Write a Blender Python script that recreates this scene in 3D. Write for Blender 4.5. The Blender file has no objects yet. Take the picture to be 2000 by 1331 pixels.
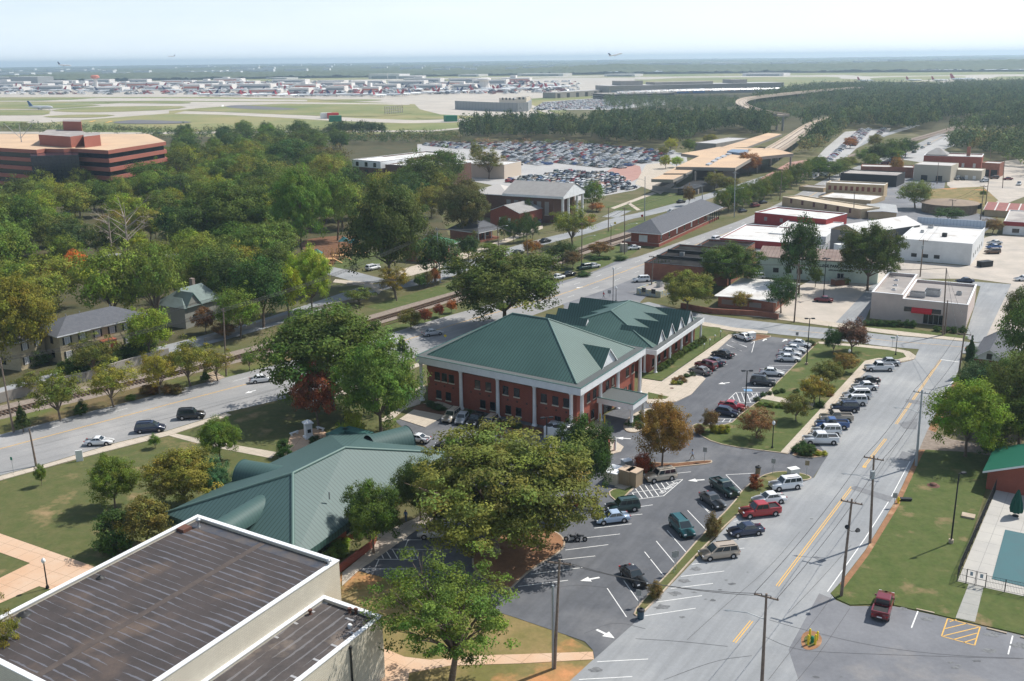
import bpy, math, random
import numpy as np
from mathutils import Vector
R=math.radians
S=bpy.context.scene
COL=S.collection
# ---------------------------------------------------------------- camera
EYE=60.0; FPX=1944.0; YC=116.0; ROLL=0.0115
_p=math.atan((665.5-YC)/FPX); _r=math.atan(ROLL)
fw=Vector((0,math.cos(_p),-math.sin(_p))); _u=Vector((0,math.sin(_p),math.cos(_p))); _x=Vector((1,0,0))
rt=_x*math.cos(_r)-_u*math.sin(_r); up=_u*math.cos(_r)+_x*math.sin(_r)
cam=bpy.data.cameras.new('camera'); co=bpy.data.objects.new('camera',cam); COL.objects.link(co)
cam.sensor_width=36; cam.lens=36*FPX/2000; cam.clip_start=1; cam.clip_end=60000
from mathutils import Matrix
m=Matrix((rt,up,-fw)).transposed().to_4x4(); m.translation=Vector((0,0,EYE)); co.matrix_world=m
S.camera=co
# ---------------------------------------------------------------- sky, sun, exposure
SUN_AZ,SUN_EL=R(31),R(50)
w=bpy.data.worlds.new('World'); S.world=w; w.use_nodes=True
nt=w.node_tree; bg=nt.nodes['Background']; sk=nt.nodes.new('ShaderNodeTexSky'); sk.sky_type='NISHITA'; sk.sun_disc=False
sk.sun_elevation=SUN_EL; sk.sun_rotation=R(90)-SUN_AZ; sk.altitude=300; sk.air_density=1.0; sk.dust_density=1.0; sk.ozone_density=1.0
# thin bright cloud veil low in the sky, bluer overhead (direction based, so it holds from anywhere)
tc=nt.nodes.new('ShaderNodeTexCoord'); sx=nt.nodes.new('ShaderNodeSeparateXYZ'); nt.links.new(tc.outputs['Generated'],sx.inputs[0])
mr=nt.nodes.new('ShaderNodeMapRange'); nt.links.new(sx.outputs[2],mr.inputs[0]); mr.inputs[1].default_value=-.02; mr.inputs[2].default_value=.22; mr.inputs[3].default_value=.94; mr.inputs[4].default_value=.16
mp=nt.nodes.new('ShaderNodeMapping'); mp.inputs['Scale'].default_value=(1.6,1.6,9); nt.links.new(tc.outputs['Generated'],mp.inputs[0])
cn=nt.nodes.new('ShaderNodeTexNoise'); cn.inputs['Scale'].default_value=2.2; cn.inputs['Detail'].default_value=7; cn.inputs['Roughness'].default_value=.58; nt.links.new(mp.outputs[0],cn.inputs[0])
cr=nt.nodes.new('ShaderNodeMapRange'); nt.links.new(cn.outputs[0],cr.inputs[0]); cr.inputs[1].default_value=.35; cr.inputs[2].default_value=.7
hx=nt.nodes.new('ShaderNodeMapRange'); nt.links.new(sx.outputs[0],hx.inputs[0]); hx.inputs[1].default_value=-.5; hx.inputs[2].default_value=.35
def _wm(f,a,b):
    x=nt.nodes.new('ShaderNodeMix'); x.data_type='RGBA'
    for s_,v in ((x.inputs[0],f),(x.inputs[6],a),(x.inputs[7],b)):
        if hasattr(v,'is_linked'): nt.links.new(v,s_)
        else: s_.default_value=v
    return x.outputs[2]
VB=12.6   # veil brightness before the background strength
veil=_wm(hx.outputs[0],(VB*.66,VB*.79,VB*.92,1),(VB*.88,VB*.97,VB*1.04,1))
veil2=_wm(cr.outputs[0],veil,(VB*.95,VB*1.0,VB*1.04,1)); veil3=_wm(.45,veil,veil2)
nt.links.new(_wm(mr.outputs[0],sk.outputs[0],veil3),bg.inputs[0]); bg.inputs[1].default_value=0.095
sl=bpy.data.lights.new('sun','SUN'); sl.energy=5.0; sl.angle=R(0.55); sl.color=(1,.955,.88)
so=bpy.data.objects.new('sun',sl); COL.objects.link(so)
sd=Vector((math.cos(SUN_EL)*math.cos(SUN_AZ),math.cos(SUN_EL)*math.sin(SUN_AZ),math.sin(SUN_EL)))
so.rotation_euler=sd.to_track_quat('Z','Y').to_euler(); so.location=(100,100,200)
S.view_settings.view_transform='Standard'; S.view_settings.look='None'; S.view_settings.exposure=0.14; S.view_settings.gamma=1
S.cycles.use_denoising=True; S.cycles.max_bounces=5; S.cycles.diffuse_bounces=2; S.cycles.glossy_bounces=2; S.cycles.transmission_bounces=3
S.cycles.volume_bounces=0; S.cycles.transparent_max_bounces=4; S.cycles.use_adaptive_sampling=True; S.cycles.adaptive_threshold=0.02
# ---------------------------------------------------------------- pixel ray -> place on the ground (photo pixels, 2000 wide)
def G(x,y,z=0.0):
    d=fw*FPX+rt*(x-1000)+up*(665.5-y); t=(z-EYE)/d.z
    return Vector((d.x*t,d.y*t,z))
def PJ(v):
    q=Vector(v)-Vector((0,0,EYE)); k=q.dot(fw); return 1000+FPX*q.dot(rt)/k, 665.5-FPX*q.dot(up)/k, k
def HT(base,ty):      # height of an upright thing whose foot is at pixel base and whose top is at row ty
    g=G(*base); lo,hi=0.,200.
    for _ in range(40):
        mz=(lo+hi)/2
        if PJ((g.x,g.y,mz))[1]>ty: lo=mz
        else: hi=mz
    return lo
def WD(base,wpx): g=G(*base); return wpx*PJ(g)[2]/FPX
# ---------------------------------------------------------------- materials
MATS={}
def _mix(n,l,fac,a,b,typ='MIX'):
    x=n.new('ShaderNodeMix'); x.data_type='RGBA'; x.blend_type=typ
    for s,v in ((x.inputs[0],fac),(x.inputs[6],a),(x.inputs[7],b)):
        if hasattr(v,'links') or hasattr(v,'is_linked'): l.new(v,s)
        else: s.default_value=v if not isinstance(v,tuple) else (*v[:3],1)
    return x.outputs[2]
def _math(n,l,op,a,b=0.0,c=None):
    x=n.new('ShaderNodeMath'); x.operation=op
    for i,v in enumerate((a,b,c)):
        if v is None: continue
        if hasattr(v,'is_linked'): l.new(v,x.inputs[i])
        else: x.inputs[i].default_value=v
    return x.outputs[0]
def _noise(n,l,scale,detail=3,rough=.6,vec=None,out=0):
    x=n.new('ShaderNodeTexNoise'); x.inputs['Scale'].default_value=scale; x.inputs['Detail'].default_value=detail; x.inputs['Roughness'].default_value=rough
    if vec is not None: l.new(vec,x.inputs['Vector'])
    return x.outputs[out]
def _ramp(n,l,v,a,b):
    x=n.new('ShaderNodeMapRange'); x.inputs[1].default_value=a; x.inputs[2].default_value=b; l.new(v,x.inputs[0]); return x.outputs[0]
def mat(name,c,rough=.85,c2=None,ns=.5,nlo=.35,nhi=.65,c3=None,n3=.08,lo3=.5,hi3=.62,fine=0,spec=.3,metal=0,bump=0,bscale=20,kind=None,emis=0,obj=False,**k):
    """c/c2 mixed by noise (scale ns per metre), c3 patches by a second noise; kind adds a surface pattern or painted seam shadow lines, in metres on the uv"""
    if name in MATS: return MATS[name]
    m=bpy.data.materials.new(name); m.use_nodes=True; n=m.node_tree.nodes; l=m.node_tree.links; b=n['Principled BSDF']
    geo=n.new('ShaderNodeNewGeometry').outputs['Position']
    uvn=n.new('ShaderNodeUVMap').outputs[0]
    col=None
    if obj: col=n.new('ShaderNodeObjectInfo').outputs['Color']
    else:
        r_=n.new('ShaderNodeRGB'); r_.outputs[0].default_value=(*c,1); col=r_.outputs[0]
    if c2: col=_mix(n,l,_ramp(n,l,_noise(n,l,ns,4,.65,geo),nlo,nhi),col,c2)
    if c3: col=_mix(n,l,_ramp(n,l,_noise(n,l,n3,5,.6,geo),lo3,hi3),col,c3)
    if fine:
        f=_noise(n,l,k.get('fs',9),3,.7,geo); f=_math(n,l,'MULTIPLY_ADD',f,2*fine,1-fine)
        g=n.new('ShaderNodeVectorMath'); g.operation='SCALE'; l.new(col,g.inputs[0]); l.new(f,g.inputs['Scale']); col=g.outputs[0]
    if k.get('streak'):
        a_,s1,s2,am=k['streak']; mp=n.new('ShaderNodeMapping'); mp.vector_type='TEXTURE'; mp.inputs['Rotation'].default_value=(0,0,R(a_)); mp.inputs['Scale'].default_value=(s1,s2,1); l.new(geo,mp.inputs[0])
        f=_noise(n,l,1,3,.6,mp.outputs[0]); f=_math(n,l,'MULTIPLY_ADD',f,2*am,1-am); g=n.new('ShaderNodeVectorMath'); g.operation='SCALE'; l.new(col,g.inputs[0]); l.new(f,g.inputs['Scale']); col=g.outputs[0]
    h=None
    if kind:
        sp=n.new('ShaderNodeSeparateXYZ'); l.new(uvn,sp.inputs[0]); U,V=sp.outputs[0],sp.outputs[1]
    if kind=='seam':
        fr=_math(n,l,'FRACT',_math(n,l,'DIVIDE',U,k.get('pitch',.46)))
        ln=_math(n,l,'LESS_THAN',fr,k.get('wd',.2)); col=_mix(n,l,ln,col,k['cl']);  # stripe per seam; darker on metal roofs, painted in for the seam's shadow
    elif kind=='brick':
        bt=n.new('ShaderNodeTexBrick'); l.new(uvn,bt.inputs['Vector']); bt.inputs['Scale'].default_value=1
        bt.inputs['Brick Width'].default_value=k.get('bw',.4); bt.inputs['Row Height'].default_value=k.get('bh',.16); bt.inputs['Mortar Size'].default_value=.014
        l.new(col,bt.inputs['Color1']); l.new(_mix(n,l,.5,col,k.get('cb',tuple(q*.6 for q in c))),bt.inputs['Color2']); bt.inputs['Mortar'].default_value=(*k.get('cl',(.4,.3,.25)),1); col=bt.outputs[0]
    elif kind=='rows':   # horizontal courses / shingles
        fr=_math(n,l,'FRACT',_math(n,l,'DIVIDE',V,k.get('pitch',.3))); ln=_math(n,l,'LESS_THAN',fr,k.get('wd',.15)); col=_mix(n,l,ln,col,k['cl'])
    elif kind=='grid':
        a=_math(n,l,'LESS_THAN',_math(n,l,'FRACT',_math(n,l,'DIVIDE',V,k.get('pitch',1.5))),k.get('wd',.03)); b2=_math(n,l,'LESS_THAN',_math(n,l,'FRACT',_math(n,l,'DIVIDE',U,k.get('pu',k.get('pitch',1.5)))),k.get('wd',.03))
        col=_mix(n,l,_math(n,l,'MAXIMUM',a,b2),col,k['cl'])
    elif kind=='tarroof':  # dark felt laid in strips with wavering glossy lap seams and a cross lap
        nz=_noise(n,l,1.2,4,.7,geo); nz2=_noise(n,l,.25,3,.6,geo)
        vv=_math(n,l,'MULTIPLY_ADD',nz,.16,V); fr=_math(n,l,'FRACT',_math(n,l,'DIVIDE',vv,k.get('pitch',.95)))
        wdt=_math(n,l,'MULTIPLY_ADD',nz2,.85,-.31); ln=_math(n,l,'LESS_THAN',fr,wdt); ln=_math(n,l,'MULTIPLY',ln,k.get('amt',.75))
        col=_mix(n,l,ln,col,k['cl']); l.new(_math(n,l,'MULTIPLY_ADD',ln,-.35,.85),b.inputs['Roughness'])
    if bump:
        bp=n.new('ShaderNodeBump'); bp.inputs['Strength'].default_value=bump; bp.inputs['Distance'].default_value=k.get('bd',.05)
        l.new(_noise(n,l,bscale,4,.7,geo),bp.inputs['Height']); l.new(bp.outputs[0],b.inputs['Normal'])
    l.new(col,b.inputs['Base Color'])
    if kind!='tarroof': b.inputs['Roughness'].default_value=rough
    b.inputs['Specular IOR Level'].default_value=spec; b.inputs['Metallic'].default_value=metal
    if k.get('coat'): b.inputs['Coat Weight'].default_value=k['coat']; b.inputs['Coat Roughness'].default_value=.06
    MATS[name]=m; return m
# ---------------------------------------------------------------- object helpers
def tag(o,label=None,cat=None,group=None,kind=None):
    if label: o['label']=label
    if cat: o['category']=cat
    if group: o['group']=group
    if kind: o['kind']=kind
    return o
def empty(name,loc,label,cat,group=None,rz=0):
    o=bpy.data.objects.new(name,None); COL.objects.link(o); o.location=loc; o.rotation_euler=(0,0,rz); o.empty_display_size=.3
    return tag(o,label,cat,group)
class MB:
    def __init__(s): s.v=[]; s.f=[]; s.m=[]; s.mats=[]; s.sm=[]
    def mi(s,m):
        if m not in s.mats: s.mats.append(m)
        return s.mats.index(m)
    def face(s,pts,m,smooth=False):
        i=len(s.v); s.v+= [tuple(p) for p in pts]; s.f.append(tuple(range(i,i+len(pts)))); s.m.append(s.mi(m)); s.sm.append(smooth)
    def mesh(s,vs,fs,m,smooth=False):
        i=len(s.v); s.v+=[tuple(p) for p in vs]; k=s.mi(m)
        for f in fs: s.f.append(tuple(i+j for j in f)); s.m.append(k); s.sm.append(smooth)
    def prism(s,poly,z0,z1,m,mt=None,bottom=False):
        """poly: xy points (any z ignored); walls + top"""
        P=[(p[0],p[1]) for p in poly]
        if sum(P[i][0]*P[(i+1)%len(P)][1]-P[(i+1)%len(P)][0]*P[i][1] for i in range(len(P)))<0: P=P[::-1]
        n=len(P); i=len(s.v); s.v+=[(x,y,z0) for x,y in P]+[(x,y,z1) for x,y in P]; k=s.mi(m)
        for j in range(n): s.f.append((i+j,i+(j+1)%n,i+n+(j+1)%n,i+n+j)); s.m.append(k); s.sm.append(False)
        s.f.append(tuple(range(i+n,i+2*n))); s.m.append(s.mi(mt or m)); s.sm.append(False)
        if bottom: s.f.append(tuple(range(i+n-1,i-1,-1))); s.m.append(k); s.sm.append(False)
    def flat(s,poly,z,m):
        P=[(p[0],p[1],z) for p in poly]
        if sum(P[i][0]*P[(i+1)%len(P)][1]-P[(i+1)%len(P)][0]*P[i][1] for i in range(len(P)))<0: P=P[::-1]
        s.face(P,m)
    def box(s,F,a0,a1,b0,b1,z0,z1,m,mt=None,bottom=True):
        s.prism([F.P(a0,b0),F.P(a1,b0),F.P(a1,b1),F.P(a0,b1)],z0,z1,m,mt,bottom)
    def tube(s,p0,p1,r0,r1,n,m,cap=True,smooth=True):
        p0=Vector(p0);p1=Vector(p1);d=(p1-p0).normalized(); a=d.orthogonal().normalized(); b=d.cross(a)
        vs=[];fs=[]
        for p,r in ((p0,r0),(p1,r1)):
            for j in range(n): t=2*math.pi*j/n; vs.append(p+(a*math.cos(t)+b*math.sin(t))*r)
        for j in range(n): fs.append((j,(j+1)%n,n+(j+1)%n,n+j))
        s.mesh(vs,fs,m,smooth)
        if cap: s.mesh(vs[n:],[tuple(range(n))],m); s.mesh(vs[:n],[tuple(range(n-1,-1,-1))],m)
    def chain(s,pts,rs,n,m):
        for i in range(len(pts)-1): s.tube(pts[i],pts[i+1],rs[i],rs[i+1],n,m,cap=(i in(0,len(pts)-2)))
    def lathe(s,c,prof,n,m,smooth=True):
        c=Vector(c); vs=[];fs=[]
        for r,z in prof:
            for j in range(n): t=2*math.pi*j/n; vs.append(c+Vector((r*math.cos(t),r*math.sin(t),z)))
        for i in range(len(prof)-1):
            for j in range(n): fs.append((i*n+j,i*n+(j+1)%n,(i+1)*n+(j+1)%n,(i+1)*n+j))
        s.mesh(vs,fs,m,smooth); k=(len(prof)-1)*n; s.mesh(vs[k:],[tuple(range(n))],m); s.mesh(vs[:n],[tuple(range(n-1,-1,-1))],m)
    def ball(s,c,r,m,n=8,sz=1,jit=0,seed=0):
        rg=random.Random(seed); prof=[]; c=Vector(c); vs=[];fs=[]; K=n//2+1
        for i in range(1,K):
            ph=math.pi*i/K
            for j in range(n): t=2*math.pi*j/n; q=r*(1+jit*(rg.random()-.5)); vs.append(c+Vector((q*math.sin(ph)*math.cos(t),q*math.sin(ph)*math.sin(t),-q*math.cos(ph)*sz)))
        for i in range(K-2):
            for j in range(n): fs.append((i*n+j,i*n+(j+1)%n,(i+1)*n+(j+1)%n,(i+1)*n+j))
        fs.append(tuple(range(n-1,-1,-1))); fs.append(tuple(range((K-2)*n,(K-1)*n)))
        s.mesh(vs,fs,m,True)
    def data(s,name,org=(0,0,0)):
        me=bpy.data.meshes.new(name); ox,oy,oz=org
        me.from_pydata([(x-ox,y-oy,z-oz) for x,y,z in s.v],[],s.f)
        for m in s.mats: me.materials.append(m)
        me.polygons.foreach_set('material_index',s.m); me.polygons.foreach_set('use_smooth',s.sm)
        uv=me.uv_layers.new(name='UVMap'); d=np.zeros(len(me.loops)*2,np.float32); V=s.v; Z=Vector((0,0,1))
        for p in me.polygons:
            nr=p.normal
            if abs(nr.z)>.9995: t=Vector((1,0,0)) if not getattr(s,'uax',None) else s.uax; q=Z.cross(t)
            else: t=Z.cross(nr).normalized(); q=nr.cross(t)
            for li,vi in zip(p.loop_indices,p.vertices):
                c=Vector(V[vi]); d[2*li]=c.dot(t); d[2*li+1]=c.dot(q)
        uv.data.foreach_set('uv',d); me.update(); return me
    def obj(s,name,parent=None,org=None,label=None,cat=None,group=None,kind=None):
        if parent is not None: o0=tuple(parent['_o']) if '_o' in parent else tuple(parent.location)
        else: o0=tuple(org) if org is not None else tuple(s.v[0])
        me=s.data(name,o0); o=bpy.data.objects.new(name,me); COL.objects.link(o)
        if parent is not None: o.parent=parent; 
        else: o.location=o0
        if parent is not None: OF[o.name]=o0
        return tag(o,label,cat,group,kind)
OF={}
def sub(mb,name,parent,label=None):      # child of a part (part origin equals its thing's origin)
    o0=OF.get(parent.name) or tuple(parent.location)
    me=mb.data(name,o0); o=bpy.data.objects.new(name,me); COL.objects.link(o); o.parent=parent; OF[o.name]=o0
    if label: o['label']=label
    return o
class Fr:    # local frame on the ground: P(a,b) = origin + a*u + b*v
    def __init__(s,o,pu=None,pv=None,ang=None):
        s.o=Vector((o[0],o[1],0)); 
        if ang is not None: s.u=Vector((math.cos(R(ang)),math.sin(R(ang)),0)); s.v=Vector((-s.u.y,s.u.x,0))
        else:
            s.u=Vector((pu[0]-o[0],pu[1]-o[1],0)); s.lu=s.u.length; s.u.normalize()
            if pv is not None: s.v=Vector((pv[0]-o[0],pv[1]-o[1],0)); s.lv=s.v.length; s.v.normalize()
            else: s.v=Vector((-s.u.y,s.u.x,0))
    def P(s,a,b,z=0): q=s.o+s.u*a+s.v*b; return Vector((q.x,q.y,z))
    def loc(s,p):      # inverse
        d=Vector((p[0]-s.o.x,p[1]-s.o.y)); dt=s.u.x*s.v.y-s.u.y*s.v.x
        return ((d.x*s.v.y-d.y*s.v.x)/dt,(s.u.x*d.y-s.u.y*d.x)/dt)
def chaikin(P,k=2,closed=True):
    for _ in range(k):
        Q=[]; n=len(P)
        for i in range(n if closed else n-1):
            a=Vector(P[i]);b=Vector(P[(i+1)%n]); Q+=[a*.75+b*.25,a*.25+b*.75]
        if not closed: Q=[Vector(P[0])]+Q+[Vector(P[-1])]
        P=Q
    return P
def GP(px,z=0,sm=0):
    P=[G(x,y,z) for x,y in px]
    return chaikin(P,sm) if sm else P
def inset(P,d):
    P=[Vector((p[0],p[1])) for p in P]
    if sum(P[i].x*P[(i+1)%len(P)].y-P[(i+1)%len(P)].x*P[i].y for i in range(len(P)))<0: P=P[::-1]
    n=len(P); out=[]
    for i in range(n):
        a,b,c=P[i-1],P[i],P[(i+1)%n]; e1=(b-a);e2=(c-b)
        if e1.length<1e-6 or e2.length<1e-6: out.append((b.x,b.y)); continue
        e1.normalize();e2.normalize(); n1=Vector((-e1.y,e1.x));n2=Vector((-e2.y,e2.x)); q=n1+n2
        if q.length<1e-4: q=n1
        q.normalize(); s_=d/max(.35,q.dot(n1)); out.append((b.x+q.x*s_,b.y+q.y*s_))
    return out
def ribbon_pts(P,w):
    P=[Vector((p[0],p[1])) for p in P]; L=[];Rr=[]
    for i,p in enumerate(P):
        d=(P[min(i+1,len(P)-1)]-P[max(i-1,0)]).normalized(); nrm=Vector((-d.y,d.x))*(w/2); L.append(p+nrm); Rr.append(p-nrm)
    return L,Rr
def sheet(name,px,z,m,sm=0,kind='structure',world=False,label=None,cat=None,**k):
    mb=MB(); P=px if world else GP(px,0,sm)
    if world and sm: P=chaikin([Vector((p[0],p[1],0)) for p in P],sm)
    mb.flat(P,z,m); o=mb.obj(name); return tag(o,label,cat,None,kind)
def ribbon(mb,P,w,z,m):
    L,Q=ribbon_pts(P,w)
    for i in range(len(L)-1): mb.flat([L[i],L[i+1],Q[i+1],Q[i]],z,m)
# ================================================================ surface materials
GRASS=mat('grass',(.080,.100,.030),1,c2=(.115,.115,.043),ns=.5,c3=(.30,.21,.11),n3=.16,lo3=.57,hi3=.72,fine=.3,fs=1.7,bump=.5,bscale=8)
DRYG=mat('dry_grass',(.15,.14,.045),1,c2=(.26,.19,.085),ns=.22,c3=(.48,.23,.10),n3=.09,lo3=.56,hi3=.66,fine=.3,fs=1.7)
RGRASS=mat('lush_grass',(.068,.098,.024),1,c2=(.098,.115,.036),ns=.45,c3=(.26,.18,.10),n3=.2,lo3=.58,hi3=.74,fine=.32,fs=1.5,bump=.5,bscale=8)
MULCH=mat('pine_straw',(.20,.10,.05),1,c2=(.12,.06,.035),ns=.8,fine=.4)
DIRT=mat('red_dirt',(.33,.17,.09),1,c2=(.22,.12,.065),ns=.35,c3=(.5,.33,.2),n3=.25,lo3=.55,hi3=.7,fine=.35)
STREET=mat('street_asphalt',(.275,.285,.295),.9,c2=(.235,.245,.255),ns=.12,nlo=.3,nhi=.7,c3=(.34,.345,.345),n3=.07,lo3=.45,hi3=.7,fine=.12,fs=2.2,streak=(57,14,.9,.22))
STREET2=mat('main_road_asphalt',(.30,.295,.29),.9,c2=(.25,.25,.25),ns=.1,nlo=.3,nhi=.7,c3=(.36,.35,.34),n3=.08,lo3=.5,hi3=.7,fine=.12,fs=2,streak=(45,22,.9,.2))
LOT=mat('lot_asphalt',(.095,.10,.112),.9,c2=(.125,.13,.142),ns=.16,c3=(.19,.19,.195),n3=.06,lo3=.52,hi3=.75,fine=.16,fs=2.2,streak=(60,7,1.1,.28))
LOTW=mat('old_lot_asphalt',(.20,.205,.22),.9,c2=(.15,.155,.17),ns=.12,c3=(.28,.26,.24),n3=.09,lo3=.53,hi3=.75,fine=.16,fs=2)
CONC=mat('concrete',(.52,.45,.37),.9,c2=(.44,.385,.31),ns=.4,fine=.12,kind='grid',pitch=1.6,wd=.025,cl=(.28,.23,.18))
PINKC=mat('sandy_concrete',(.56,.36,.23),.9,c2=(.58,.42,.30),ns=.15,c3=(.5,.27,.15),n3=.1,lo3=.55,hi3=.75,fine=.12,kind='grid',pitch=2.4,wd=.02,cl=(.3,.2,.13))
KERB=mat('kerb_concrete',(.48,.40,.31),.9,c2=(.36,.28,.2),ns=.7,fine=.15)
PALEC=mat('pale_concrete_slab',(.50,.44,.38),.9,c2=(.40,.36,.31),ns=.12,c3=(.30,.28,.26),n3=.05,lo3=.52,hi3=.7,fine=.1,kind='grid',pitch=4,wd=.012,cl=(.35,.31,.27))
WPAINT=mat('white_marking',(.78,.78,.76),.8,c2=(.6,.6,.6),ns=3,nlo=.4,nhi=.8)
YPAINT=mat('yellow_marking',(.72,.42,.10),.8,c2=(.6,.38,.12),ns=3,nlo=.4,nhi=.8)
BPAINT=mat('blue_marking',(.10,.26,.5),.8,c2=(.2,.35,.5),ns=3)
BALLAST=mat('ballast',(.30,.25,.21),1,c2=(.2,.16,.13),ns=1.5,fine=.4,fs=6)
RAIL=mat('rail_steel',(.22,.15,.11),.5,metal=.6)
TIE=mat('sleeper_wood',(.10,.07,.05),1)
WOODS=mat('woodland_floor',(.055,.06,.025),1,c2=(.09,.075,.035),ns=.1,fine=.3)
AIRG=mat('airfield_grass',(.20,.215,.085),1,c2=(.30,.26,.12),ns=.012,c3=(.13,.17,.05),n3=.004,lo3=.45,hi3=.65,fine=.12,fs=.3)
AIRC=mat('runway_concrete',(.50,.45,.385),.9,c2=(.41,.375,.33),ns=.02,fine=.08,fs=.2)
AIRA=mat('runway_asphalt',(.13,.13,.14),.9,c2=(.17,.16,.16),ns=.02)
OIL=mat('oil_stain',(.05,.05,.052),.7,c2=(.1,.1,.105),ns=2)
# ================================================================ terrain
def terrain():
    mb=MB(); a=R(60)
    rs=[-40,60,160,400,900,1600,2600,4200]; K=24
    vs=[]; fs=[]
    for r in rs:
        for j in range(K+1):
            t=-a+2*a*j/K
            vs.append((max(r,0)*math.sin(t)+(0 if r>0 else (j-K/2)*6),max(r,0)*math.cos(t)+(0 if r>0 else -60),0))
    for i in range(len(rs)-1):
        for j in range(K): q=i*(K+1)+j; fs.append((q,q+1,q+K+2,q+K+1))
    mb.mesh(vs,[f[::-1] for f in fs],GROUNDM); o=mb.obj('ground',org=(0,0,0)); tag(o,kind='structure')
GROUNDM=mat('town_ground',(.085,.095,.03),1,c2=(.14,.12,.06),ns=.08,c3=(.20,.17,.10),n3=.02,lo3=.55,hi3=.7,fine=.35,fs=3)
terrain()
# farther country: wooded rolling land out to the horizon (one height field, canopy bumps)
def vnoise(x,y,seed=0):
    xi=np.floor(x).astype(np.int64); yi=np.floor(y).astype(np.int64); xf=x-xi; yf=y-yi
    def h(a,b):
        n=(a*374761393+b*668265263+seed*1274126177)&0xffffffff; n=((n^(n>>13))*1274126177)&0xffffffff; return ((n^(n>>16))&0xffff)/65535.
    u=xf*xf*(3-2*xf); v=yf*yf*(3-2*yf)
    return (h(xi,yi)*(1-u)+h(xi+1,yi)*u)*(1-v)+(h(xi,yi+1)*(1-u)+h(xi+1,yi+1)*u)*v
def npmesh(name,V,F,m,smooth=False,col=None,loc=(0,0,0),link=True):
    me=bpy.data.meshes.new(name); k=F.shape[1]; me.vertices.add(len(V)); me.vertices.foreach_set('co',np.ascontiguousarray(V,np.float32).ravel())
    me.loops.add(F.size); me.loops.foreach_set('vertex_index',np.ascontiguousarray(F,np.int32).ravel())
    me.polygons.add(len(F)); me.polygons.foreach_set('loop_start',np.arange(0,F.size,k,dtype=np.int32)); 
    try: me.polygons.foreach_set('loop_total',np.full(len(F),k,np.int32))
    except Exception: pass
    me.update(calc_edges=True); me.polygons.foreach_set('use_smooth',np.full(len(F),smooth)); me.materials.append(m)
    if col is not None:
        a=me.color_attributes.new('tint','FLOAT_COLOR','POINT'); c=np.ones((len(V),4),np.float32); c[:,:3]=col; a.data.foreach_set('color',c.ravel())
    me.update()
    if not link: return me
    o=bpy.data.objects.new(name,me); COL.objects.link(o); o.location=loc; return o
def leafmat(name='foliage',transl=.3):
    m=bpy.data.materials.new(name); m.use_nodes=True; n=m.node_tree.nodes; l=m.node_tree.links; b=n['Principled BSDF']
    at=n.new('ShaderNodeAttribute'); at.attribute_name='tint'; oi=n.new('ShaderNodeObjectInfo')
    c=_mix(n,l,1.0,oi.outputs['Color'],at.outputs['Color'],'MULTIPLY')
    l.new(c,b.inputs['Base Color']); b.inputs['Roughness'].default_value=.75; b.inputs['Specular IOR Level'].default_value=.15
    tr=n.new('ShaderNodeBsdfTranslucent'); l.new(c,tr.inputs[0]); ms=n.new('ShaderNodeMixShader'); ms.inputs[0].default_value=transl
    l.new(b.outputs[0],ms.inputs[1]); l.new(tr.outputs[0],ms.inputs[2]); l.new(ms.outputs[0],n['Material Output'].inputs[0]); return m
LEAF=leafmat()
FARF=mat('far_forest',(.06,.08,.04),1,c2=(.09,.105,.05),ns=.01,c3=(.10,.11,.05),n3=.0015,lo3=.5,hi3=.7)
def tz(X,Y,bump=1):
    X=np.asarray(X,float);Y=np.asarray(Y,float);Rg=np.hypot(X,Y);T=np.arctan2(X,Y);d=(Rg-3900)/11600
    z=vnoise(X/1500,Y/900,1)*14*np.clip(d*5,0,1)+vnoise(X/500,Y/300,2)*6*np.clip(d*6,0,1)+d*16
    z+=np.exp(-((Rg-4500)/420)**2)*(10+24*vnoise(X/420,Y/600,7))*np.clip((T+.02)/.12,0,1)
    z+=np.exp(-((Rg-4300)/300)**2)*(7+8*vnoise(X/400,Y/600,9))*np.clip((.05-T)/.1,0,1)
    return z+bump*(vnoise(X/35,Y/35,3)*6+vnoise(X/11,Y/25,4)*6)
def far_country():
    rr=[3900.]
    while rr[-1]<15500: rr.append(rr[-1]*1.006+4)
    rr=np.array(rr); K=900; th=np.linspace(-R(37),R(37),K)
    Rg,T=np.meshgrid(rr,th,indexing='ij'); X=Rg*np.sin(T); Y=Rg*np.cos(T)
    V=np.stack([X,Y,tz(X,Y)],-1).reshape(-1,3); n,k=X.shape
    i=(np.arange(n-1)[:,None]*k+np.arange(k-1)[None]).ravel(); F=np.stack([i,i+1,i+k+1,i+k],-1)[:,::-1]
    o=npmesh('hills',V,F,FARF,True); tag(o,kind='structure')
far_country()
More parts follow.
